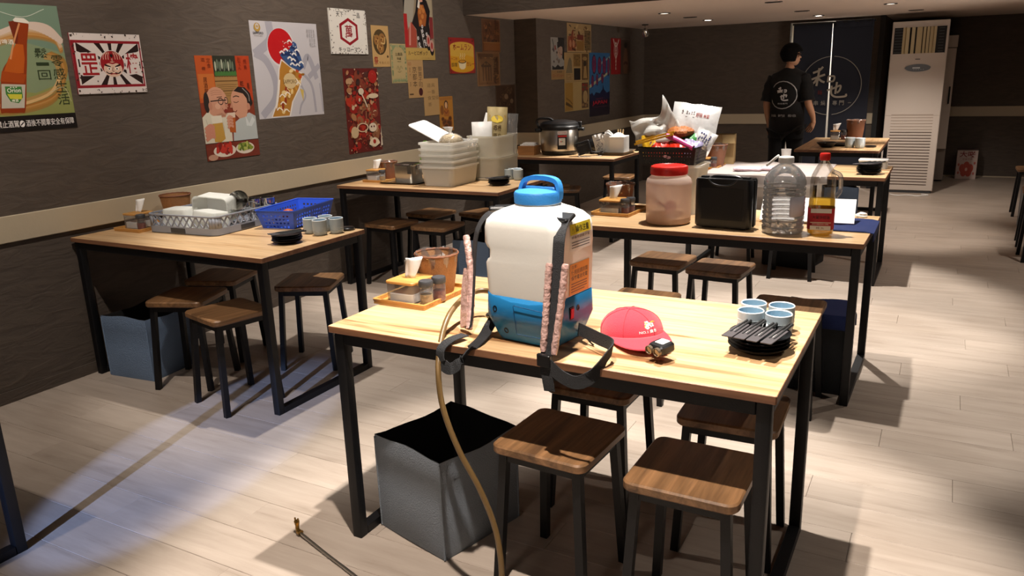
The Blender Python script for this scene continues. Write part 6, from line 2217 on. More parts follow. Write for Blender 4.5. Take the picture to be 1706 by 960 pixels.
A_.build('label_print', PRINT, lpo, (-0.043, -0.0512, 0.0300), (PI / 2, 0, 0), smooth=False)

# white card stand, blue cloth, crumpled tissue
cdk = thing('paper_board', 'wide blank white board standing behind the water and oil bottles', 'board', (-0.5475, 3.935, ZT + 0.011), 0.06)
MB(Matrix.Rotation(-0.876, 4, 'X')).slab(0.43, 0.006, 0.0, 0.152, 0.001, 0.0005).build('sheet', M_PAPER, cdk)
solidify(MB().add([Vector(p) for p in ((-0.05, 0.108, 0.085), (0.05, 0.108, 0.085), (0.05, 0.15, -0.003), (-0.05, 0.15, -0.003))], [(0, 1, 2, 3)]).build('rear_prop', M_PAPER, cdk, smooth=False), 0.001, 0)


def cloth_fn(u, v):
    x = -0.50 + 0.245 * u
    y_ = 3.80 + 0.34 * v
    z = ZT + 0.003 + 0.002 * math.sin(16 * u + 3 * v) * math.sin(9 * v)
    if u > 0.93:
        q = (u - 0.93) / 0.07
        x = -0.50 + 0.245 * 0.93 + 0.035 * min(q, 0.5) * 2
        z = ZT + 0.003 - 0.07 * max(0, q - 0.4)
    return Vector((x, y_, z))


o = MB().grid(lambda u, v: cloth_fn(u, v), 28, 14).build('table_cloth', M_NAVY, None)
solidify(o, 0.003, 1)
tag(o, 'navy cloth laid over the right end of the jar table under the white card', 'cloth')
o = MB().blob((0, 0, 0.012), 0.02, (1.3, 0.9, 0.7), 10, 7, 0.25, 3).build('crumpled_tissue', M_PAPER, None, (-0.325, 4.205, ZT - 0.002))
tag(o, 'small crumpled white tissue behind the card on the jar table', 'tissue')

# ------------------------------------------------------------------ sheet table
basket(-1.545, 6.12, ZT + 0.0065, 'with a white liner on the sheet table', 0.06, 0.088, 0.165, M_RATTAND)
tray(-1.575, 6.10, ZT, 0.0, 'at the left end of the sheet table', 0.17, 0.29)
tissue_box(-1.60, 6.005, ZT + 0.0065, 0.0, 'at the left end of the sheet table', 0.10, 0.09, 0.07)
spice_jar(-1.525, 6.0, ZT + 0.0065, 'spice jar beside the tissue box on the sheet table', M_SP2)
M_CARD = pm('kraft_carton', '#b59868', 0.8, 0, 0.1, 80, 0.05, 10)
cb = thing('carton', 'open kraft carton behind the rattan basket on the sheet table', 'carton', (-1.545, 6.345, ZT), 0.12)
MB().rings([rrect(0.19, 0.13, 0.002, 1, 0, 0, 0), rrect(0.19, 0.13, 0.002, 1, 0, 0, 0.235), rrect(0.184, 0.124, 0.002, 1, 0, 0, 0.235), rrect(0.184, 0.124, 0.002, 1, 0, 0, 0.004)]).build('box_body', M_CARD, cb)
solidify(MB().add([Vector(p) for p in ((0.0, -0.065, 0.235), (0.095, -0.065, 0.235), (0.105, -0.10, 0.17), (0.01, -0.10, 0.17))], [(0, 1, 2, 3)]).build('flap', M_CARD, cb, smooth=False), 0.003)
M_SHEET = clear('plastic_sheet', (0.9, 0.88, 0.87), 0.14, 0.18, 0.72, (0.80, 0.75, 0.73))


def sheet_fn(u, v):
    x = -1.50 + 0.80 * u + 0.05 * (1 - v) * (u - 0.5)
    y_ = 5.742 + 0.71 * v
    z = ZT + 0.006 + 0.004 * math.sin(19 * u + 4 * v) * math.sin(11 * v + 2 * u) + 0.006 * max(0, math.sin(7 * u + 5 * v)) ** 6
    if v < 0.1:
        q = (0.1 - v) / 0.1
        z = ZT + 0.005 - 0.11 * max(0, q - 0.15) * (0.4 + 0.6 * math.sin(2.6 * u + 0.2))
        y_ = 5.742 - 0.008 - 0.010 * math.sin(26 * u) * q
    return Vector((x, y_, z))


o = MB().grid(sheet_fn, 46, 40).build('plastic_sheet', M_SHEET, None)
solidify(o, 0.0015, 1)
tag(o, 'large wrinkled white plastic sheet spread over the sheet table', 'plastic sheet')
M_PINKS = pm('pale_pink_pack', '#d8bcc4', 0.45, 0, 0.15, 40)
for i, (x, y_, rz, lab) in enumerate(((-1.24, 5.88, -0.05, 'left pale pink flat pack on the white plastic sheet'), (-1.06, 5.93, -0.12, 'right pale pink flat pack on the white plastic sheet'))):
    o = MB().slab(0.2, 0.12, 0, 0.022, 0.02, 0.008).build('flat_pack', M_PINKS, None, (x, y_, ZT + 0.013), (0, 0, rz))
    tag(o, lab, 'pack', 'pale pink packs on the sheet')
o = MB().lathe([(0.026, 0), (0.029, 0.003), (0.037, 0.105), (0.0385, 0.108), (0.036, 0.108), (0.028, 0.006), (0.001, 0.005)], 24).build('paper_cup', M_WHITEP, None, (-1.06, 6.36, ZT + 0.0145))
tag(o, 'tall white paper cup at the back edge of the plastic sheet', 'cup')
plates(-0.435, 5.945, ZT, 6, 'at the right end of the sheet table', 'black plates', 1.05,
       [(-0.045, 0.0, -0.5), (-0.012, 0.004, -0.5), (0.018, 0.0, -0.5), (0.048, 0.006, -0.5)])
nbx = thing('napkin_box', 'low white box behind the black plates on the sheet table', 'box', (-0.435, 6.29, ZT), 0.0)
MB().tub([(0.175, 0.10, 0.012, 0), (0.185, 0.108, 0.014, 0.004), (0.19, 0.112, 0.014, 0.055)], 4).build('body', M_FROST, nbx)
MB().slab(0.196, 0.118, 0.0552, 0.068, 0.014, 0.002).build('lid', M_WHITEP, nbx)

# ------------------------------------------------------------------ farthest table
o = MB().lathe([(0.045, 0), (0.05, 0.004), (0.088, 0.042), (0.09, 0.046), (0.086, 0.046), (0.045, 0.008), (0.001, 0.007)], 28).build('bowl', M_PLATE, None, (-0.955, 7.86, ZT))
tag(o, 'black bowl on the farthest table', 'bowl')
plates(-0.86, 8.02, ZT, 1, 'alone behind the bowl on the farthest table', 'black plates', 1.2)
cups(((-0.755, 7.865), (-0.668, 7.825)), ZT, ('left pale cup of the pair on the farthest table', 'right pale cup of the pair on the farthest table'), 'pale blue tea cups', 1.18)
o = MB().lathe([(0.04, 0), (0.048, 0.003), (0.05, 0.012), (0.042, 0.016), (0.001, 0.018)], 24).build('round_lid', M_PLATE, None, (-0.585, 7.92, ZT))
tag(o, 'flat round black lid right of the two cups on the farthest table', 'lid')
basket(-0.80, 8.74, ZT, 'with a white liner on the farthest table', 0.07, 0.088, 0.19, M_RATTAND)
tissue_box(-0.985, 8.72, ZT, 0.1, 'left of the basket on the farthest table', 0.09, 0.09, 0.08)
spice_jar(-0.90, 8.70, ZT, 'spice jar left of the basket on the farthest table', M_SP2, 1.2)
# grey bin below the farthest table and one behind
fabric_bin('slate blue fabric storage bin under the farthest table', -0.84, 8.15, 0.2, 0.30, 0.30, 0.36, M_FABB)

# ------------------------------------------------------------------ backpack sprayer
M_TANK = pm('cream_tank_plastic', '#e9e5dc', 0.38, 0, 0.03, 120, 0.02, 4)
M_TBLUE = pm('blue_tank_plastic', '#2377ae', 0.36, 0, 0.03, 120, 0.05, 5)
M_CAPB = pm('blue_cap_plastic', '#2f78b8', 0.42, 0, 0.15, 160)
M_WEB = pm('black_webbing', '#2b2b2d', 0.85, 0, 0.9, 260, stretch=(1, 1, 3))
M_PADF = pm('pink_film_wrapped_pad', '#c9a399', 0.3, 0, 0.9, 60, 0.22, 60)
M_HOSE = pm('brown_rubber_hose', '#6e5634', 0.35)
M_BRASS = pm('brass', '#8a6a34', 0.3, 0.9)
sp = thing('backpack_sprayer', 'cream and blue backpack sprayer standing on the front table', 'sprayer', (-0.978, 1.936, ZT), -0.13)
SCL = Matrix.Diagonal((0.79, 0.81, 1.0, 1.0))
CSC = Matrix.Diagonal((0.785, 0.785, 1.0, 1.0))


def SB(T=None):
    return MB(SCL @ T if T else SCL)


def CB(T=None):
    return MB(CSC @ T if T else CSC)




def tank_ring(w, d, r, z, notch=0.0, cx=0.0, cy=0.0):
    """body outline: rounded rectangle with a slightly bowed front and optional side notch"""
    P = rrect(w, d, r, 7, cx, cy, z)
    o = []
    for p in P:
        q = p.copy()
        if notch and p.x < -w / 2 + 0.06:
            q.x += notch * max(0, 1 - (p.x + w / 2) / 0.06)
        o.append(q)
    return o


secs = [(0.306, 0.245, 0.036, 0.128, 0), (0.314, 0.250, 0.038, 0.15, 0), (0.318, 0.252, 0.038, 0.20, 0), (0.320, 0.254, 0.038, 0.228, 0.0), (0.322, 0.254, 0.038, 0.238, 0.010),
        (0.322, 0.254, 0.038, 0.244, 0.022), (0.322, 0.254, 0.038, 0.268, 0.024), (0.323, 0.254, 0.038, 0.275, 0.010), (0.325, 0.254, 0.038, 0.286, 0.0),
        (0.326, 0.254, 0.042, 0.330, 0), (0.318, 0.246, 0.046, 0.350, 0), (0.288, 0.226, 0.06, 0.366, 0), (0.24, 0.20, 0.07, 0.376, 0), (0.185, 0.180, 0.085, 0.384, 0), (0.158, 0.158, 0.078, 0.390, 0), (0.156, 0.156, 0.077, 0.398, 0)]
SB().rings([tank_ring(w_, d_, r_, z_, nt_) for w_, d_, r_, z_, nt_ in secs], True, True).build('tank', M_TANK, sp, sharp=50)
# blue lower housing, its top edge dipping towards the middle of the front
def blue_ring(w, d, r, z, wave=0.0):
    return [p + Vector((0, 0, wave * ((abs(p.x) / (w / 2)) ** 2 - 0.55))) for p in rrect(w, d, r, 9, 0, 0, z)]


def dense(P, k=3):
    o = []
    for i in range(len(P)):
        a, b = P[i], P[(i + 1) % len(P)]
        for j in range(k):
            o.append(a + (b - a) * (j / k))
    return o


bl = [(0.20, 0.17, 0.03, 0.0, 0), (0.25, 0.20, 0.035, 0.004, 0), (0.272, 0.215, 0.038, 0.020, 0), (0.308, 0.246, 0.040, 0.060, 0), (0.324, 0.259, 0.042, 0.078, 0), (0.322, 0.258, 0.042, 0.10, 0.004), (0.318, 0.256, 0.042, 0.132, 0.022), (0.312, 0.251, 0.04, 0.1345, 0.022)]
rr_ = []
for w_, d_, r_, z_, wv in bl:
    P = dense(rrect(w_, d_, r_, 7, 0, 0, z_), 3)
    rr_.append([p + Vector((0, 0, wv * ((min(1, abs(p.x) / (w_ / 2))) ** 2 - 0.5))) for p in P])
SB().rings(rr_, True, True).build('lower_housing', M_TBLUE, sp, sharp=50)
CB().lathe([(0.081, 0.3935), (0.0845, 0.396), (0.0855, 0.420), (0.081, 0.426), (0.04, 0.431), (0.001, 0.432)], 44).build('cap', M_CAPB, sp)
hp = catmull([(-0.080, 0.016, 0.405), (-0.081, 0.018, 0.426), (-0.070, 0.022, 0.448), (-0.045, 0.024, 0.457), (0, 0.024, 0.460), (0.045, 0.024, 0.457), (0.070, 0.022, 0.448), (0.081, 0.018, 0.426), (0.080, 0.016, 0.405)], 6)
CB().ribbon(hp, 0.026, 0.013, (0, 1, 0)).build('carry_handle', M_CAPB, sp)
CB().slab(0.13, 0.022, 0.424, 0.436, 0.01, 0.003, 0, 0.022).build('handle_foot', M_CAPB, sp)
# screws, battery door, switch, catches, sockets
for x, z in ((-0.108, 0.098), (-0.072, 0.034)):
    yy = -0.129 if z > 0.08 else -0.113
    SB(Matrix.Translation((x, yy, z)) @ Matrix.Rotation(PI / 2 + (0.0 if z > 0.08 else 0.4), 4, 'X')).lathe([(0.009, -0.004), (0.0095, 0.0015), (0.0065, 0.002), (0.006, -0.001), (0.001, -0.001)], 16).build('screw_recess', M_BLACKP, sp)
dr = SB(Matrix.Translation((0.035, -0.1295, 0.078)) @ Matrix.Rotation(0.14, 4, 'X'))
dr.tube([(-0.055, 0, -0.045), (-0.058, 0, 0.038), (-0.055, 0, 0.040), (0.072, 0, 0.034), (0.074, 0, 0.030), (0.072, 0, -0.046), (-0.052, 0, -0.047)], 0.0012, 5)
dr.build('battery_door_groove', pm('dark_blue_groove', '#0f4a78', 0.5), sp)
for z in (0.082, 0.045):
    SB().box(0.143, -0.117, z, 0.014, 0.012, 0.016, 0.6).build('catch', M_BLACKP, sp)
sw = SB(Matrix.Translation((0.1605, -0.045, 0.098)) @ Matrix.Rotation(0.08, 4, 'Y'))
sw.box(0, 0, 0, 0.006, 0.026, 0.036)
swo = sw.build('switch_frame', M_BLACKP, sp)
SB(Matrix.Translation((0.1645, -0.045, 0.098)) @ Matrix.Rotation(0.10, 4, 'Y')).box(0, 0, 0, 0.004, 0.019, 0.028).build('red_rocker', pm('red_switch', '#c01a1c', 0.3), swo)
SB(Matrix.Translation((0.160, -0.002, 0.106)) @ Matrix.Rotation(PI / 2, 4, 'Y')).lathe([(0.009, -0.002), (0.009, 0.003), (0.006, 0.0035), (0.001, 0.0)], 16).build('charging_socket', M_BLACKP, sp)
# labels on the right side of the tank


def side_label(name, y0, y1, z0, z1, base, draw):
    a = Art(y1 - y0, z1 - z0)
    a.rect(0, 0, 1, 1, base)
    draw(a)
    W_ = y1 - y0
    prof = [(0.128, 0.153), (0.15, 0.157), (0.2, 0.159), (0.228, 0.160), (0.286, 0.1625), (0.330, 0.163), (0.350, 0.159), (0.366, 0.144)]
    vs = []
    for p in a.v:
        yl, zz = y0 + p.x, z0 + p.y
        xs = prof[-1][1]
        for (za, xa), (zb, xb) in zip(prof, prof[1:]):
            if za <= zz <= zb:
                xs = xa + (xb - xa) * (zz - za) / (zb - za)
                break
        d_ = 0
        if abs(yl) > 0.088:
            t = min(1, (abs(yl) - 0.088) / 0.038)
            d_ = 0.038 * (1 - math.sqrt(max(0, 1 - t * t)))
        vs.append(SCL @ Vector((xs - d_ + 0.0012 + p.z * 1.4, yl, zz)))
    a.v = vs
    return a.build(name, PRINT, sp, smooth=False)


def l_warn(a):
    a.rect(0, 0.60, 1, 1, '#e2d23a')
    a.text('⚠', 0.06, 0.66, 0.2, 0.9, '#2a2414')
    a.text('操作注意', 0.26, 0.66, 0.9, 0.92, '#2a2414', 0.03)
    a.text('噴藥時請戴手套', 0.06, 0.44, 0.94, 0.55, '#3a3a3a', 0.01)
    for k in range(3):
        a.rect(0.06, 0.10 + 0.1 * k, 0.94, 0.13 + 0.1 * k, '#4a4a4a')


def l_note(a):
    a.text('注意：', 0.08, 0.84, 0.40, 0.95, '#5a2a10', 0.02)
    a.text('使用前請詳閱', 0.08, 0.64, 0.92, 0.80, '#4a1f08', 0.02)
    a.text('保養電池充電', 0.08, 0.46, 0.92, 0.61, '#4a1f08', 0.02)
    for k in range(4):
        a.rect(0.08, 0.08 + 0.085 * k, 0.9 - 0.12 * (k == 0), 0.115 + 0.085 * k, '#7a3a14')


# ------- placed where the body is flat on its right flank
side_label('warning_label', -0.050, 0.082, 0.272, 0.346, '#efeee8', l_warn)
side_label('orange_label', -0.052, 0.074, 0.148, 0.236, '#df8f22', l_note)

# straps are modelled in world space and then hung under the sprayer
INV = (Matrix.Translation((-0.978, 1.936, ZT)) @ Matrix.Rotation(-0.13, 4, 'Z')).inverted()


def wpart(mb, name, mat, sharp=40):
    mb.v = [INV @ p for p in mb.v]
    return mb.build(name, mat, sp, sharp=sharp)


Xax = (0.97, -0.12, 0.0)
rs = catmull([(-0.872, 1.900, 1.116), (-0.866, 1.855, 1.105), (-0.861, 1.822, 1.068), (-0.861, 1.808, 0.99), (-0.866, 1.792, 0.89), (-0.872, 1.772, 0.80), (-0.876, 1.765, 0.772), (-0.870, 1.745, 0.748), (-0.862, 1.740, 0.70), (-0.858, 1.741, 0.672)], 6)
wpart(MB().ribbon(rs, 0.034, 0.003, Xax), 'shoulder_strap', M_WEB)
for q0, q1, q2 in (((-0.884, 1.808, 1.005), (-0.886, 1.791, 0.90), (-0.886, 1.765, 0.772)), ((-0.836, 1.806, 1.007), (-0.843, 1.789, 0.90), (-0.854, 1.763, 0.768))):
    P = catmull([q0, tuple((Vector(q0) + Vector(q1)) / 2), q1, tuple((Vector(q1) + Vector(q2)) / 2), q2], 7)
    rads = [0.0098 + 0.0009 * math.sin(i * 2.3) for i in range(len(P))]
    rads[0] = 0.008
    rads[-1] = 0.008
    wpart(MB().tube(P, rads, 12), 'shoulder_pad', M_PADF)
bk_ = MB(Matrix.Translation((-0.872, 1.888, 1.110)) @ Matrix.Rotation(-0.12, 4, 'Z') @ Matrix.Rotation(0.35, 4, 'X'))
bk_.slab(0.050, 0.036, 0.0, 0.012, 0.006, 0.003)
bk_.slab(0.056, 0.014, 0.004, 0.018, 0.006, 0.004, -0.004, -0.026)
wpart(bk_, 'strap_buckle', M_BLACKP)
wpart(MB(Matrix.Translation((-0.873, 1.742, 0.757)) @ Matrix.Rotation(-0.12, 4, 'Z')).slab(0.042, 0.014, -0.018, 0.016, 0.005, 0.002), 'strap_buckle', M_BLACKP)
lo = catmull([(-0.868, 1.742, 0.752), (-0.82, 1.735, 0.722), (-0.775, 1.735, 0.712), (-0.735, 1.745, 0.735), (-0.712, 1.775, 0.775), (-0.715, 1.83, 0.79), (-0.775, 1.875, 0.790), (-0.855, 1.928, 0.790)], 7)
wpart(MB().ribbon(lo, 0.036, 0.003, [(0, 0, 1)] * 20 + [(0.2, 0.0, 1)] * (len(lo) - 20)), 'waist_strap', M_WEB)
ls = catmull([(-1.085, 1.952, 1.117), (-1.118, 1.952, 1.109), (-1.162, 1.955, 1.088), (-1.192, 1.953, 1.04), (-1.200, 1.945, 0.97), (-1.190, 1.912, 0.88), (-1.183, 1.880, 0.80), (-1.184, 1.862, 0.768)], 6)
wpart(MB().ribbon(ls, 0.034, 0.003, (0.75, -0.65, 0.0)), 'shoulder_strap', M_WEB)
P = catmull([(-1.236, 1.962, 1.026), (-1.222, 1.948, 0.985), (-1.205, 1.93, 0.92), (-1.192, 1.905, 0.85), (-1.184, 1.880, 0.795), (-1.178, 1.862, 0.768)], 6)
rads = [0.0105 + 0.0009 * math.sin(i * 2.3) for i in range(len(P))]
rads[0] = 0.009
wpart(MB().tube(P, rads, 12), 'shoulder_pad', M_PADF)
P = catmull([(-1.222, 1.945, 0.93), (-1.218, 1.92, 0.87), (-1.208, 1.893, 0.81), (-1.198, 1.872, 0.770)], 6)
wpart(MB().ribbon(P, 0.040, 0.012, (0.8, -0.5, 0.0)), 'pad_cover', M_PADF)
bk_ = MB(Matrix.Translation((-1.094, 1.952, 1.112)) @ Matrix.Rotation(0.5, 4, 'Z') @ Matrix.Rotation(0.2, 4, 'X'))
bk_.slab(0.06, 0.036, 0.0, 0.012, 0.006, 0.003)
bk_.slab(0.05, 0.016, 0.006, 0.02, 0.006, 0.004, -0.02, -0.02)
wpart(bk_, 'strap_buckle', M_BLACKP)
ll = catmull([(-1.112, 1.915, 0.803), (-1.118, 1.888, 0.785), (-1.115, 1.84, 0.762), (-1.108, 1.79, 0.757), (-1.115, 1.745, 0.742), (-1.140, 1.733, 0.706), (-1.170, 1.732, 0.690), (-1.196, 1.735, 0.706), (-1.200, 1.742, 0.742), (-1.185, 1.775, 0.762), (-1.170, 1.825, 0.763)], 6)
wpart(MB().ribbon(ll, 0.034, 0.003, [(0.9, 0.3, 0.1)] * 22 + [(0.5, 0.2, 0.8)] * 20 + [(0.9, -0.3, 0.0)] * (len(ll) - 42)), 'waist_strap', M_WEB)
wpart(MB(Matrix.Translation((-1.116, 1.905, 0.795)) @ Matrix.Rotation(0.6, 4, 'X')).slab(0.042, 0.012, -0.02, 0.02, 0.004, 0.002), 'strap_buckle', M_BLACKP)
wpart(MB().tube(catmull([(-0.862, 1.928, 0.786), (-0.835, 1.925, 0.772), (-0.815, 1.92, 0.757), (-0.80, 1.91, 0.7535)], 5), 0.0025, 6), 'wire_hook', M_CHROME)

# hose from the tank over the table edge to the floor
hz = catmull([(-1.095, 2.000, 0.806), (-1.16, 2.040, 0.824), (-1.235, 2.05, 0.832), (-1.258, 1.99, 0.83), (-1.252, 1.90, 0.815), (-1.238, 1.83, 0.79), (-1.222, 1.772, 0.742), (-1.200, 1.722, 0.68), (-1.176, 1.70, 0.582), (-1.117, 1.68, 0.473), (-1.052, 1.678, 0.366), (-1.007, 1.675, 0.262), (-0.982, 1.66, 0.17), (-0.975, 1.645, 0.09), (-0.98, 1.625, 0.03), (-0.985, 1.585, 0.0095), (-0.99, 1.53, 0.009), (-1.05, 1.42, 0.009), (-1.2, 1.36, 0.009), (-1.30, 1.40, 0.010)], 7)
wpart(MB().tube(hz, 0.0085, 10), 'hose', M_HOSE)
wpart(MB().tube([(-1.095, 2.000, 0.806), (-1.13, 2.022, 0.816)], 0.012, 12), 'hose_clamp', M_BRASS)
# lance with nozzle, lying on the floor in front of the table
lz = [(-1.845, 1.740, 0.030), (-1.785, 1.700, 0.012), (-1.647, 1.656, 0.009), (-1.444, 1.590, 0.009), (-1.30, 1.545, 0.009)]
lance = thing('spray_lance', 'thin metal spray lance lying on the floor near the grey bin', 'spray lance', (-1.785, 1.695, 0.0))
OFF = Matrix.Translation((1.785, -1.695, 0))
MB(OFF).tube([(-1.790, 1.698, 0.010), (-1.647, 1.652, 0.0065), (-1.444, 1.588, 0.0065), (-1.22, 1.517, 0.0065)], 0.0055, 8).build('tube', M_STAIN, lance)
MB(OFF).tube([(-1.786, 1.697, 0.012), (-1.800, 1.700, 0.0125)], 0.010, 10).build('collar', M_BRASS, lance)
MB(OFF).tube(catmull([(-1.797, 1.700, 0.012), (-1.806, 1.703, 0.018), (-1.809, 1.706, 0.034)], 4), 0.007, 10).tube([(-1.809, 1.706, 0.034), (-1.807, 1.704, 0.048)], [0.008, 0.0095], 10).build('nozzle', M_BRASS, lance)
fk = MB(OFF)
for s in (-1, 1):
    fk.beam((-1.807 + s * 0.006, 1.704, 0.046), (-1.807 + s * 0.007, 1.704, 0.060), 0.004)
fk.build('nozzle_prongs', M_BRASS, lance)

# ------------------------------------------------------------------ red cap with headlamp
M_CAPR = pm('red_cap_cloth', '#c8283a', 0.85, 0, 0.5, 500, 0.06, 20, sheen=0.2)
cpz = 0.0
CF = -0.95
cap = thing('baseball_cap', 'red baseball cap lying on the front table with a headlamp on its brim', 'cap', (-0.748, 2.07, ZT), CF)


def crown_pt(phi, th, k=1.0):
    """phi: azimuth, th 0 (rim) .. pi/2 (top); local +x is the brim side"""
    rx, ry, rz_ = 0.088, 0.092, 0.062
    dent = 1 - 0.05 * math.exp(-((phi % (2 * PI) - 4.2) ** 2) * 2) * math.sin(2 * th)
    c = math.cos(th) ** 0.85
    f = 1 + 0.03 * math.exp(-(min(phi % (2 * PI), 2 * PI - phi % (2 * PI))) ** 2 * 1.2) * math.sin(th * 1.7)
    return Vector((rx * c * math.cos(phi) * k * f - 0.022 * math.sin(th), ry * c * math.sin(phi) * k, rz_ * math.sin(th) ** 0.9 * dent * k + 0.004))


MB().rings([[crown_pt(2 * PI * k / 40, th) for k in range(40)] for th in [i * PI / 2 / 11 for i in range(11)] + [PI / 2 - 0.02]], False, True).build('crown', M_CAPR, cap, sharp=60)
sm = MB()
for k in range(6):
    sm.tube([crown_pt(2 * PI * (k + 0.5) / 6, th, 1.004) for th in [i * PI / 2 / 8 * 0.98 for i in range(9)]], 0.0014, 5)
sm.build('seams', pm('dark_red_thread', '#9c1c2c', 0.8), cap)
MB().blob((-0.022, 0, 0.065), 0.008, (1, 1, 0.6), 12, 7).build('button', M_CAPR, cap)


def brim(u, v):
    a = (u - 0.5) * 2.75
    r0x, r0y = 0.084 * math.cos(a * 0.98), 0.088 * math.sin(a * 0.98)
    ln = 0.132 * (1 - abs(2 * u - 1) ** 3.5)
    return Vector((r0x + ln * v, r0y * (1 + 0.05 * v), 0.006 + 0.016 * (1 - (2 * u - 1) ** 2) * (0.35 + 0.65 * v)))


solidify(MB().grid(brim, 24, 8).build('brim', M_CAPR, cap, sharp=60), 0.003, 1)
a = Art(0.09, 0.055)
for (x, y_, r_) in ((0.45, 0.62, 0.09), (0.60, 0.50, 0.085), (0.40, 0.40, 0.07)):
    for q in range(5):
        t = 2 * PI * q / 5 + x * 5
        a.ell(x + r_ * 0.75 * math.cos(t), y_ + r_ * 0.75 * math.sin(t) * 1.5, r_ * 0.6, r_ * 0.6, '#e9ddd4', 8)
    a.ell(x, y_, r_ * 0.4, r_ * 0.4, '#d8a02c', 8)
a.line([(0.30, 0.42), (0.40, 0.62), (0.36, 0.72)], 0.03, '#d8a02c', 4)
a.line([(0.62, 0.62), (0.74, 0.66), (0.84, 0.60)], 0.03, '#d8a02c', 4)
a.text('NO.1 農會', 0.08, 0.06, 0.72, 0.24, '#e9ddd4', 0.02)
nv = []
for p in a.v:
    phi = 0.42 + (p.x - 0.045) / 0.088
    th = 0.55 + (p.y - 0.0275) / 0.075
    nv.append(crown_pt(phi, th, 1.008 + p.z))
a.v = nv
a.build('printed_emblem', PRINT, cap, smooth=False)
hl = thing('headlamp', 'small black headlamp with two lenses lying on the red cap brim', 'headlamp', (-0.598, 1.885, ZT + 0.0245), -0.45)
hl.rotation_euler = (0.10, 0.0, -0.45)
hl.scale = (0.82, 0.82, 0.82)
MB().tub([(0.058, 0.060, 0.012, 0.0), (0.066, 0.066, 0.015, 0.005), (0.066, 0.066, 0.015, 0.024), (0.056, 0.056, 0.012, 0.030)], 4).build('case', M_BLACKP, hl)
MB().slab(0.036, 0.036, 0.0305, 0.0325, 0.004, 0.0008, 0, 0.006).build('white_panel', pm('white_lamp_panel', '#d8d5cf', 0.4), hl)
for s in (-1, 1):
    MB(Matrix.Translation((s * 0.017, -0.033, 0.014)) @ Matrix.Rotation(PI / 2, 4, 'X')).lathe([(0.0145, 0), (0.0145, 0.010), (0.012, 0.011), (0.010, 0.006), (0.001, 0.005)], 18).build('lens', pm('lamp_lens', '#8a7a66', 0.15, 0.6), hl)

# ------------------------------------------------------------------ tall air conditioner
M_AC = pm('ac_white', '#c9bdb2', 0.35, 0, 0.02, 60, 0.02, 3)
M_LOUV = pm('ac_beige_vane', '#b8a47c', 0.6)
ac = thing('air_conditioner', 'tall white floor standing air conditioner by the back wall', 'air conditioner', (-0.352, 10.47, 0), 0.0)
AW, AD, AH = 0.575, 0.30, 1.935
b = MB()
b.slab(AW, AD, 0.03, AH, 0.012, 0.004)
b.build('cabinet', M_AC, ac)
MB().slab(AW - 0.03, AD - 0.02, 0.0, 0.03, 0.01, 0.001).build('plinth', M_DARKG, ac)
MB().box(0.0, -AD / 2 - 0.002, 1.725, AW - 0.05, 0.006, 0.29).build('outlet_recess', M_BLACKM, ac)
vx = (-0.155, -0.115, -0.06, -0.005, 0.05, 0.085, 0.12, 0.155)
for i, x in enumerate(vx):
    MB(Matrix.Translation((x, -AD / 2 - 0.008, 1.725)) @ Matrix.Rotation(0.5 if i % 3 else 0.15, 4, 'Z')).box(0, 0, 0, 0.056 if i in (1, 2, 3) else 0.038, 0.004, 0.285).build('vertical_vane', M_LOUV, ac)
for s, x0, x1 in ((-1, -0.255, -0.175), (1, 0.19, 0.24)):
    for k in range(9):
        MB().box((x0 + x1) / 2, -AD / 2 - 0.007, 1.60 + 0.031 * k, x1 - x0, 0.005, 0.008).build('grille_bar', M_DARKG, ac)
for z in (1.577, 1.875):
    MB().box(0, -AD / 2 - 0.004, z, AW - 0.06, 0.010, 0.012).build('outlet_frame', M_AC, ac)
dp = MB(Matrix.Translation((0.01, -AD / 2 - 0.001, 1.42)) @ Matrix.Rotation(PI / 2, 4, 'X'))
dp.rings([[Vector((0.135 * math.cos(t) * (1 if math.sin(t) > 0 else 0.94), 0.046 * math.sin(t) * (1 if math.sin(t) > 0 else 0.8), z)) for t in [2 * PI * k / 28 for k in range(28)]] for z in (0.0, 0.005)])
dpo = dp.build('display_panel', pm('display_grey', '#6f747a', 0.25, 0.2), ac)
a = Art(0.22, 0.05)
a.rect(0.25, 0.45, 0.6, 0.75, '#c8d0d4')
for k in range(5):
    a.ell(0.32 + 0.11 * k, 0.22, 0.03, 0.03, '#cfd2d4', 10)
a.build('buttons', PRINT, dpo, (-0.10, -AD / 2 - 0.0062, 1.395), (PI / 2, 0, 0), smooth=False)
MB().box(0.0, -AD / 2 - 0.002, 1.52, 0.05, 0.003, 0.008).build('maker_badge', M_DARKG, ac)
for k in range(25):
    z = 0.10 + 0.0335 * k
    MB().box(0.0, -AD / 2 - 0.0005, z, AW - 0.14, 0.004, 0.009).build('air_slot', pm('slot_brown', '#4a3a32', 0.8) if k < 19 else pm('slot_faint', '#a8998c', 0.7), ac)
MB().box(0.0, -AD / 2 - 0.0003, 0.895, AW - 0.01, 0.002, 0.004).build('panel_joint', pm('slot_faint', '#a8998c', 0.7), ac)
o = MB().tube(catmull([(-0.50, 10.12, 0.006), (-0.42, 10.05, 0.006), (-0.30, 10.10, 0.006), (-0.20, 10.06, 0.006), (-0.10, 10.16, 0.006), (-0.17, 10.22, 0.006)], 7), 0.006, 7).build('cable', M_WHITEP, None)
tag(o, 'thin white cable on the floor at the foot of the tall air conditioner', 'cable')

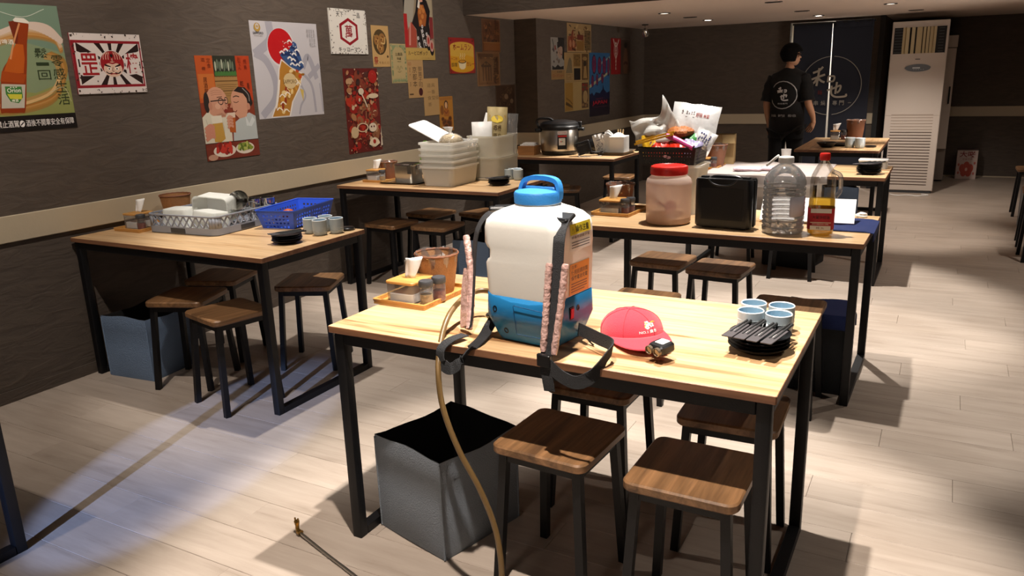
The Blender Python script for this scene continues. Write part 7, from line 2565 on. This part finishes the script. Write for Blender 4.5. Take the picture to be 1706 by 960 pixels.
# fridge and carton in the alcove
fr = thing('fridge', 'tall grey white cabinet fridge half hidden behind the air conditioner', 'fridge', (-0.20, 11.70, 0), 0.0)
M_FR = pm('fridge_grey', '#8f857c', 0.45)
MB().slab(0.46, 0.55, 0.02, 1.78, 0.01, 0.004).build('cabinet', M_FR, fr)
MB().slab(0.46, 0.05, 0.42, 1.64, 0.008, 0.003, 0, -0.305).build('door', M_AC, fr)
MB().slab(0.47, 0.06, 1.65, 1.79, 0.008, 0.003, 0, -0.305).build('header', M_AC, fr)
MB().tube([(0.20, -0.345, 0.98), (0.20, -0.36, 1.0), (0.20, -0.36, 1.16), (0.20, -0.345, 1.18)], 0.009, 8).build('door_handle', M_BLACKP, fr)
bxx = thing('gift_carton', 'white carton with a red flower standing in the alcove by the wall', 'carton', (0.285, 11.83, 0), 0.03)
M_CTN = pm('pale_pink_carton', '#b9a49c', 0.7)
MB().slab(0.235, 0.16, 0, 0.37, 0.004, 0.002).build('box_body', M_CTN, bxx)
MB().slab(0.235, 0.16, 0.3702, 0.385, 0.004, 0.002).build('top_flap', pm('dark_carton_top', '#4a3a36', 0.7), bxx)
a = Art(0.235, 0.37)
a.text('大咲', 0.12, 0.76, 0.88, 0.97, '#7a1f22', 0.035)
a.text('かおり梅', 0.28, 0.66, 0.76, 0.73, '#7a3a34', 0.02)
for q in range(5):
    t = PI / 2 + 2 * PI * q / 5
    a.ell(0.5 + 0.20 * math.cos(t), 0.34 + 0.125 * math.sin(t), 0.15, 0.15, '#a8402e', 16)
a.ell(0.5, 0.34, 0.06, 0.06, '#c9a090', 14)
for x, y_ in ((0.13, 0.22), (0.88, 0.56), (0.12, 0.5), (0.86, 0.2)):
    a.ell(x, y_, 0.05, 0.05, '#a8564a', 10)
a.build('printed_art', PRINT, bxx, (-0.1175, -0.0806, 0), (PI / 2, 0, 0), smooth=False)

# ------------------------------------------------------------------ navy shop curtain in the doorway
M_NOREN = pm('navy_curtain', '#20232f', 0.9, 0, 0.3, 300, 0.08, 4)
nr = thing('shop_curtain', 'navy split shop curtain with a ringed white emblem hanging in the back doorway', 'curtain', (-1.285, 10.46, 0), 0.0)
MB().tube([(-0.47, 0, 1.975), (0.46, 0, 1.975)], 0.012, 10).build('rod', M_BLACKM, nr)


def panel(x0, x1, s0, s1, side):
    def fn(u, v):
        q = v
        a0 = x0 + (s0 * q if side > 0 else 0)
        b0 = x1 + (s1 * q if side < 0 else 0)
        return Vector((a0 + (b0 - a0) * u, 0.010 * math.sin(8 * u + side) * (0.2 + q) * (0.5 if side > 0 else 1), 1.985 - 1.90 * q))
    return MB().grid(fn, 24, 20)


pL = solidify(panel(-0.455, -0.012, 0, 0.0, -1).build('left_panel', M_NOREN, nr), 0.003, 0)
pR = solidify(panel(-0.008, 0.44, 0.030, 0, 1).build('right_panel', M_NOREN, nr), 0.003, 0)
solidify(MB().grid(lambda u, v: Vector((0.02 + 0.42 * u, -0.012 - 0.006 * math.sin(20 * u), 1.99 - 0.075 * v)), 20, 2).build('folded_header', M_NOREN, nr), 0.004, 0)


def arc(a, cx, cy, r, t0, t1, w, col):
    a.line([(cx + r * math.cos(math.radians(t0 + (t1 - t0) * i / 20)), cy + r * math.sin(math.radians(t0 + (t1 - t0) * i / 20)) * a.W / a.H) for i in range(21)], w, col)


def emblem(a, gap):
    c = '#a39a8c'
    W_ = a.W
    arc(a, 0.5, 0.5, 0.49, 93, 267 if gap else 270, 0.012, '#8c8880')
    arc(a, 0.5, 0.5, 0.49, -84 if gap else -90, 87, 0.012, '#8c8880')
    # brush-written first character, left and right halves
    for st in ([(0.20, 0.72), (0.30, 0.76), (0.36, 0.82)], [(0.16, 0.60), (0.28, 0.65), (0.40, 0.69)], [(0.30, 0.80), (0.29, 0.66), (0.27, 0.50)], [(0.28, 0.63), (0.22, 0.55), (0.15, 0.52)], [(0.29, 0.63), (0.35, 0.58), (0.40, 0.56)]):
        a.line(st, 0.035, c, 4)
    for st in ([(0.46, 0.66), (0.45, 0.56)], [(0.46, 0.66), (0.55, 0.655), (0.54, 0.58), (0.47, 0.57)]):
        a.line(st, 0.03, c, 4)
    for st in ([(0.45, 0.42), (0.56, 0.46), (0.66, 0.50), (0.65, 0.42), (0.61, 0.38)], [(0.60, 0.56), (0.59, 0.44), (0.585, 0.36)], [(0.52, 0.50), (0.52, 0.37), (0.58, 0.315), (0.68, 0.31), (0.76, 0.325), (0.755, 0.36)]):
        a.line(st, 0.032, c, 4)
    a.text('串燒', 0.30, 0.35, 0.37, 0.43, '#6a2420', 0.02)


def ink_panel(lo, hi):
    a = Art(0.70, 0.70)
    emblem(a, True)
    for s_, x in (('-', 0.15), ('串', 0.24), ('燒', 0.36), ('專', 0.55), ('門', 0.66), ('-', 0.80)):
        if s_ == '-':
            a.rect(x, 0.205, x + 0.05, 0.215, '#7d7870')
        else:
            a.text(s_, x, 0.17, x + 0.075, 0.25, '#8c8880', 0.03)
    keep = [i for i, f in enumerate(a.f) if lo <= sum(a.v[j].x for j in f) / len(f) < hi]
    a.f = [a.f[i] for i in keep]
    a.c = [a.c[i] for i in keep]
    a.mi = [a.mi[i] for i in keep]
    return a


a = ink_panel(0.0, 0.365)
a.build('printed_emblem', PRINT, pL, (0.012 - 0.35, -0.0215, 0.895), (PI / 2, 0, 0), smooth=False)
# right door jamb strip and lit edge behind the curtain
a2 = ink_panel(0.365, 0.8)
a2.build('printed_emblem', PRINT, pR, (0.012 - 0.35, -0.0150, 0.895), (PI / 2, 0, 0), smooth=False)
struct(MB().b2(DX0 - 0.03, DX0, YB - 0.012, YB + 0.1, 0, 2.0).build('trim_8', M_WALL, smooth=False))

# ------------------------------------------------------------------ person
M_SKIN = pm('skin', '#b98a6c', 0.55, 0, 0.05, 200, 0.04, 20)
M_TEE = pm('black_tee', '#0d0d0f', 0.9, 0, 0.2, 60)
M_TRO = pm('black_trousers', '#0b0b0d', 0.9, 0, 0.2, 50)
M_HAIR = pm('black_hair', '#080707', 0.9, 0, 0.8, 120, spec=0.15, stretch=(1, 1, 0.2))


def skin(name, V, E, mat, parent, sub=2, root=0):
    me = bpy.data.meshes.new(name)
    me.from_pydata([v[0] for v in V], E, [])
    o = bpy.data.objects.new(name, me)
    COL.objects.link(o)
    m = o.modifiers.new('skin', 'SKIN')
    m.use_smooth_shade = True
    sl = me.skin_vertices[0].data if me.skin_vertices else None
    if sl is None:
        bpy.context.view_layer.objects.active = o
        bpy.ops.mesh.customdata_skin_add()
        sl = me.skin_vertices[0].data
    for i, v in enumerate(V):
        r = v[1]
        sl[i].radius = r if isinstance(r, tuple) else (r, r)
    sl[root].use_root = True
    s = o.modifiers.new('smooth', 'SUBSURF')
    s.levels = sub
    s.render_levels = sub
    dg = bpy.context.evaluated_depsgraph_get()
    nm = bpy.data.meshes.new_from_object(o.evaluated_get(dg))
    nm.name = name
    bpy.data.objects.remove(o)
    nm.materials.clear()
    nm.materials.append(mat)
    nm.polygons.foreach_set('use_smooth', [True] * len(nm.polygons))
    q = bpy.data.objects.new(name, nm)
    COL.objects.link(q)
    q.parent = parent
    return q


pr = thing('person', 'person in black shirt with a ringed white emblem, seen from behind, head turned right', 'person', (-1.53, 9.08, 0), -0.18)
V, E = [], []


def jv(p, r, prev=None):
    V.append((tuple(p), r))
    if prev is not None:
        E.append((prev, len(V) - 1))
    return len(V) - 1


HT = Matrix.Rotation(-0.85, 4, 'Z')


def hd(x, y_, z):
    q = HT @ Vector((x, y_, 0))
    return (q.x, q.y, z)


pel = jv((0, 0, 0.93), (0.13, 0.10))
sp1 = jv((0, -0.005, 1.08), (0.125, 0.092), pel)
sp2 = jv((0, -0.01, 1.24), (0.145, 0.10), sp1)
sp3 = jv((0, -0.005, 1.35), (0.10, 0.075), sp2)
nk = jv((0, 0.0, 1.45), 0.054, sp3)
nk2 = jv(hd(0, 0.012, 1.505), 0.052, nk)
h1 = jv(hd(0, 0.028, 1.555), (0.062, 0.07), nk2)
h2 = jv(hd(0, 0.022, 1.62), (0.074, 0.09), h1)
h3 = jv(hd(0, 0.015, 1.68), (0.055, 0.062), h2)
nose = jv(hd(0, 0.105, 1.585), 0.012, h1)
nose2 = jv(hd(0, 0.122, 1.572), 0.010, nose)
chin = jv(hd(0, 0.085, 1.505), 0.022, h1)
for s in (-1, 1):
    er = jv(hd(s * 0.074, 0.008, 1.585), 0.012, h1)
    jv(hd(s * 0.084, -0.004, 1.605), 0.011, er)
for s, el, wr, hn, fd in ((1, (0.238, -0.05, 1.105), (0.275, 0.06, 0.925), (0.250, 0.085, 0.865), (-0.55, 0.15, -0.75)),
                          (-1, (-0.222, -0.03, 1.10), (-0.218, 0.055, 0.875), (-0.21, 0.075, 0.815), (0.05, 0.25, -0.95))):
    shd = jv((s * 0.155, -0.005, 1.36), 0.045, sp3)
    um = jv(tuple((Vector((s * 0.175, -0.01, 1.36)) + Vector(el)) / 2), 0.049, shd)
    e_ = jv(el, 0.041, um)
    fm = jv(tuple(Vector(el) * 0.6 + Vector(wr) * 0.4), 0.038, e_)
    w_ = jv(wr, 0.025, fm)
    p_ = jv(hn, (0.036, 0.018), w_)
    fd = Vector(fd).normalized()
    side = fd.cross(Vector((0, 1, 0.2))).normalized()
    for k, ln in enumerate((0.068, 0.078, 0.072, 0.056)):
        b0 = Vector(hn) + fd * 0.022 + side * (k - 1.5) * 0.018
        f1 = jv(tuple(b0), 0.0095, p_)
        f2 = jv(tuple(b0 + fd * ln * 0.5 + Vector((0, 0.006, 0))), 0.0085, f1)
        jv(tuple(b0 + fd * ln + Vector((-s * 0.006, 0.016, 0))), 0.0072, f2)
    t1 = jv(tuple(Vector(wr) + (Vector(hn) - Vector(wr)) * 0.5 + Vector((-s * 0.022, 0.02, 0))), 0.012, w_)
    jv(tuple(Vector(hn) + Vector((-s * 0.034, 0.032, -0.02))), 0.0095, t1)
for s in (-1, 1):
    hp_ = jv((s * 0.09, 0, 0.87), 0.088, pel)
    kn = jv((s * 0.098, 0.02 + 0.03 * s, 0.48), 0.056, hp_)
    cf = jv((s * 0.10, -0.01 + 0.01 * s, 0.32), 0.054, kn)
    an = jv((s * 0.10, -0.02, 0.09), 0.036, cf)
    jv((s * 0.105, 0.10, 0.045), 0.03, an)
skin('body', V, E, M_SKIN, pr)
# shirt: torso and sleeves
tee = MB()


def tor(z, hw, hd_, cy=0.0):
    return [Vector((hw * math.copysign(abs(math.cos(t)) ** 0.85, math.cos(t)), cy + hd_ * math.copysign(abs(math.sin(t)) ** 0.9, math.sin(t)), z + 0.006 * math.sin(3 * t + z * 9))) for t in [2 * PI * k / 36 for k in range(36)]]


tee.rings([tor(0.735, 0.192, 0.132), tor(0.80, 0.190, 0.131), tor(0.93, 0.184, 0.128), tor(1.06, 0.178, 0.122), tor(1.20, 0.186, 0.125), tor(1.31, 0.198, 0.122), tor(1.375, 0.205, 0.112), tor(1.415, 0.175, 0.098), tor(1.445, 0.105, 0.078), tor(1.465, 0.072, 0.066), tor(1.468, 0.064, 0.058), tor(1.44, 0.062, 0.056)], True, True)
for s, el in ((1, Vector((0.238, -0.05, 1.105))), (-1, Vector((-0.222, -0.03, 1.10)))):
    sh_ = Vector((s * 0.150, -0.003, 1.372))
    P = [sh_, sh_ + (el - sh_) * 0.3 + Vector((s * 0.012, 0, 0.004)), sh_ + (el - sh_) * 0.6 + Vector((s * 0.008, 0, 0)), sh_ + (el - sh_) * 0.92]
    tee.tube(catmull(P, 4), [0.072 + 0.004 * math.sin(i * 1.7) for i in range(13)], 18)
tee.build('t_shirt', M_TEE, pr, sharp=60)
V, E = [], []
pl_ = jv((0, 0, 0.90), (0.165, 0.118))
for s in (-1, 1):
    hp_ = jv((s * 0.092, 0, 0.80), 0.105, pl_)
    kn = jv((s * 0.10, 0.02 + 0.03 * s, 0.48), 0.082, hp_)
    cf = jv((s * 0.10, -0.01 + 0.01 * s, 0.30), 0.075, kn)
    jv((s * 0.10, -0.015, 0.085), 0.068, cf)
skin('trousers', V, E, M_TRO, pr)
for s in (-1, 1):
    MB(Matrix.Translation((s * 0.105, 0.04, 0)) @ Matrix.Rotation(-s * 0.1, 4, 'Z')).tub([(0.088, 0.26, 0.04, 0.0), (0.094, 0.268, 0.045, 0.02), (0.088, 0.25, 0.042, 0.05), (0.075, 0.16, 0.036, 0.085)], 5).build('shoe', M_BLACKM, pr)
# hair
hr = MB(Matrix.Translation((0, 0, 0)) @ HT)
rr_ = []
rn = random.Random(2)
for i in range(12):
    t = i / 11
    z = 1.535 + 0.195 * t
    ring = []
    for k in range(28):
        a_ = 2 * PI * k / 28
        q = math.sqrt(max(0.0, 1 - ((t - 0.40) / 0.62) ** 2)) if t > 0.40 else 0.66 + 0.34 * (t / 0.40) ** 0.7
        x, y_ = 0.106 * q * math.cos(a_), 0.120 * q * math.sin(a_)
        fr_ = max(0, math.sin(a_))
        cut = 0.0
        if y_ > 0.03 and z < 1.64:
            y_ = 0.03 + (y_ - 0.03) * 0.1
            x *= 0.80
        j = 1 + 0.05 * (rn.random() - 0.5)
        ring.append(Vector((x * j, 0.012 + y_ * j, z + (0.02 * fr_ if t < 0.2 else 0))))
    rr_.append(ring)
hr.rings(rr_, True, True)
hr.build('hair', M_HAIR, pr, sharp=70)
for s in (-1, 1):
    q = Vector(hd(s * 0.032, 0.098, 1.615))
    MB().blob(tuple(q), 0.010, (1, 1, 0.7), 10, 7).build('eye', M_BLACKP, pr)
q = MB(Matrix.Translation((0, 0, 0)) @ HT)
q.tube([(-0.022, 0.100, 1.545), (0, 0.108, 1.546), (0.022, 0.100, 1.545)], 0.005, 6)
q.build('mouth', pm('lips', '#8f5a4c', 0.5), pr)
# emblem printed on the back of the shirt
a = Art(0.31, 0.465)
arc(a, 0.5, 0.62, 0.46, 0, 360, 0.03, '#a9a9a9')
for st in ([(0.34, 0.76), (0.44, 0.78)], [(0.30, 0.71), (0.50, 0.73)], [(0.41, 0.80), (0.40, 0.67)], [(0.40, 0.72), (0.32, 0.67)], [(0.41, 0.72), (0.49, 0.68)], [(0.54, 0.73), (0.62, 0.73), (0.61, 0.69), (0.54, 0.69)],
           [(0.42, 0.58), (0.55, 0.61), (0.64, 0.62), (0.62, 0.57)], [(0.55, 0.65), (0.54, 0.53)], [(0.47, 0.62), (0.47, 0.53), (0.56, 0.50), (0.70, 0.51)]):
    a.line(st, 0.045, '#d2d2d2', 3)
a.text('串燒專門', 0.34, 0.41, 0.68, 0.445, '#b9b9b9', 0.02)
for x0, s_ in ((0.06, '串燒'), (0.38, '専門店'), (0.72, '和也')):
    a.text(s_, x0, 0.125, x0 + 0.24, 0.185, '#9a9a9a', 0.03)
nv = []
for p in a.v:
    x = p.x - 0.155 - 0.01
    nv.append(Vector((x, -0.1305 - p.z + 0.12 * ((abs(x) / 0.19) ** 3) - 0.006 * math.cos(6 * x), 0.905 + p.y)))
a.v = nv
a.build('printed_emblem', PRINT, pr, smooth=False)

# ------------------------------------------------------------------ black stools and bin at the right edge of the photo
for i, (x, y_, a_, lab) in enumerate(((0.745, 7.03, 0.05, 'black legged stool nearest the camera at the right edge of the photo'), (0.755, 7.60, -0.04, 'black legged stool in front of the grey bin at the right edge'), (0.80, 9.10, 0.0, 'black legged stool farthest back at the right edge, behind the grey bin'))):
    dup(s0, (x, y_, 0), a_, lab, 'square walnut stools')
fabric_bin('light grey fabric storage bin at the right edge of the photo', 0.815, 8.30, 0.0, 0.30, 0.30, 0.36, pm('light_grey_fabric', '#8e949c', 0.85, 0, 0.5, 220, 0.1, 5))
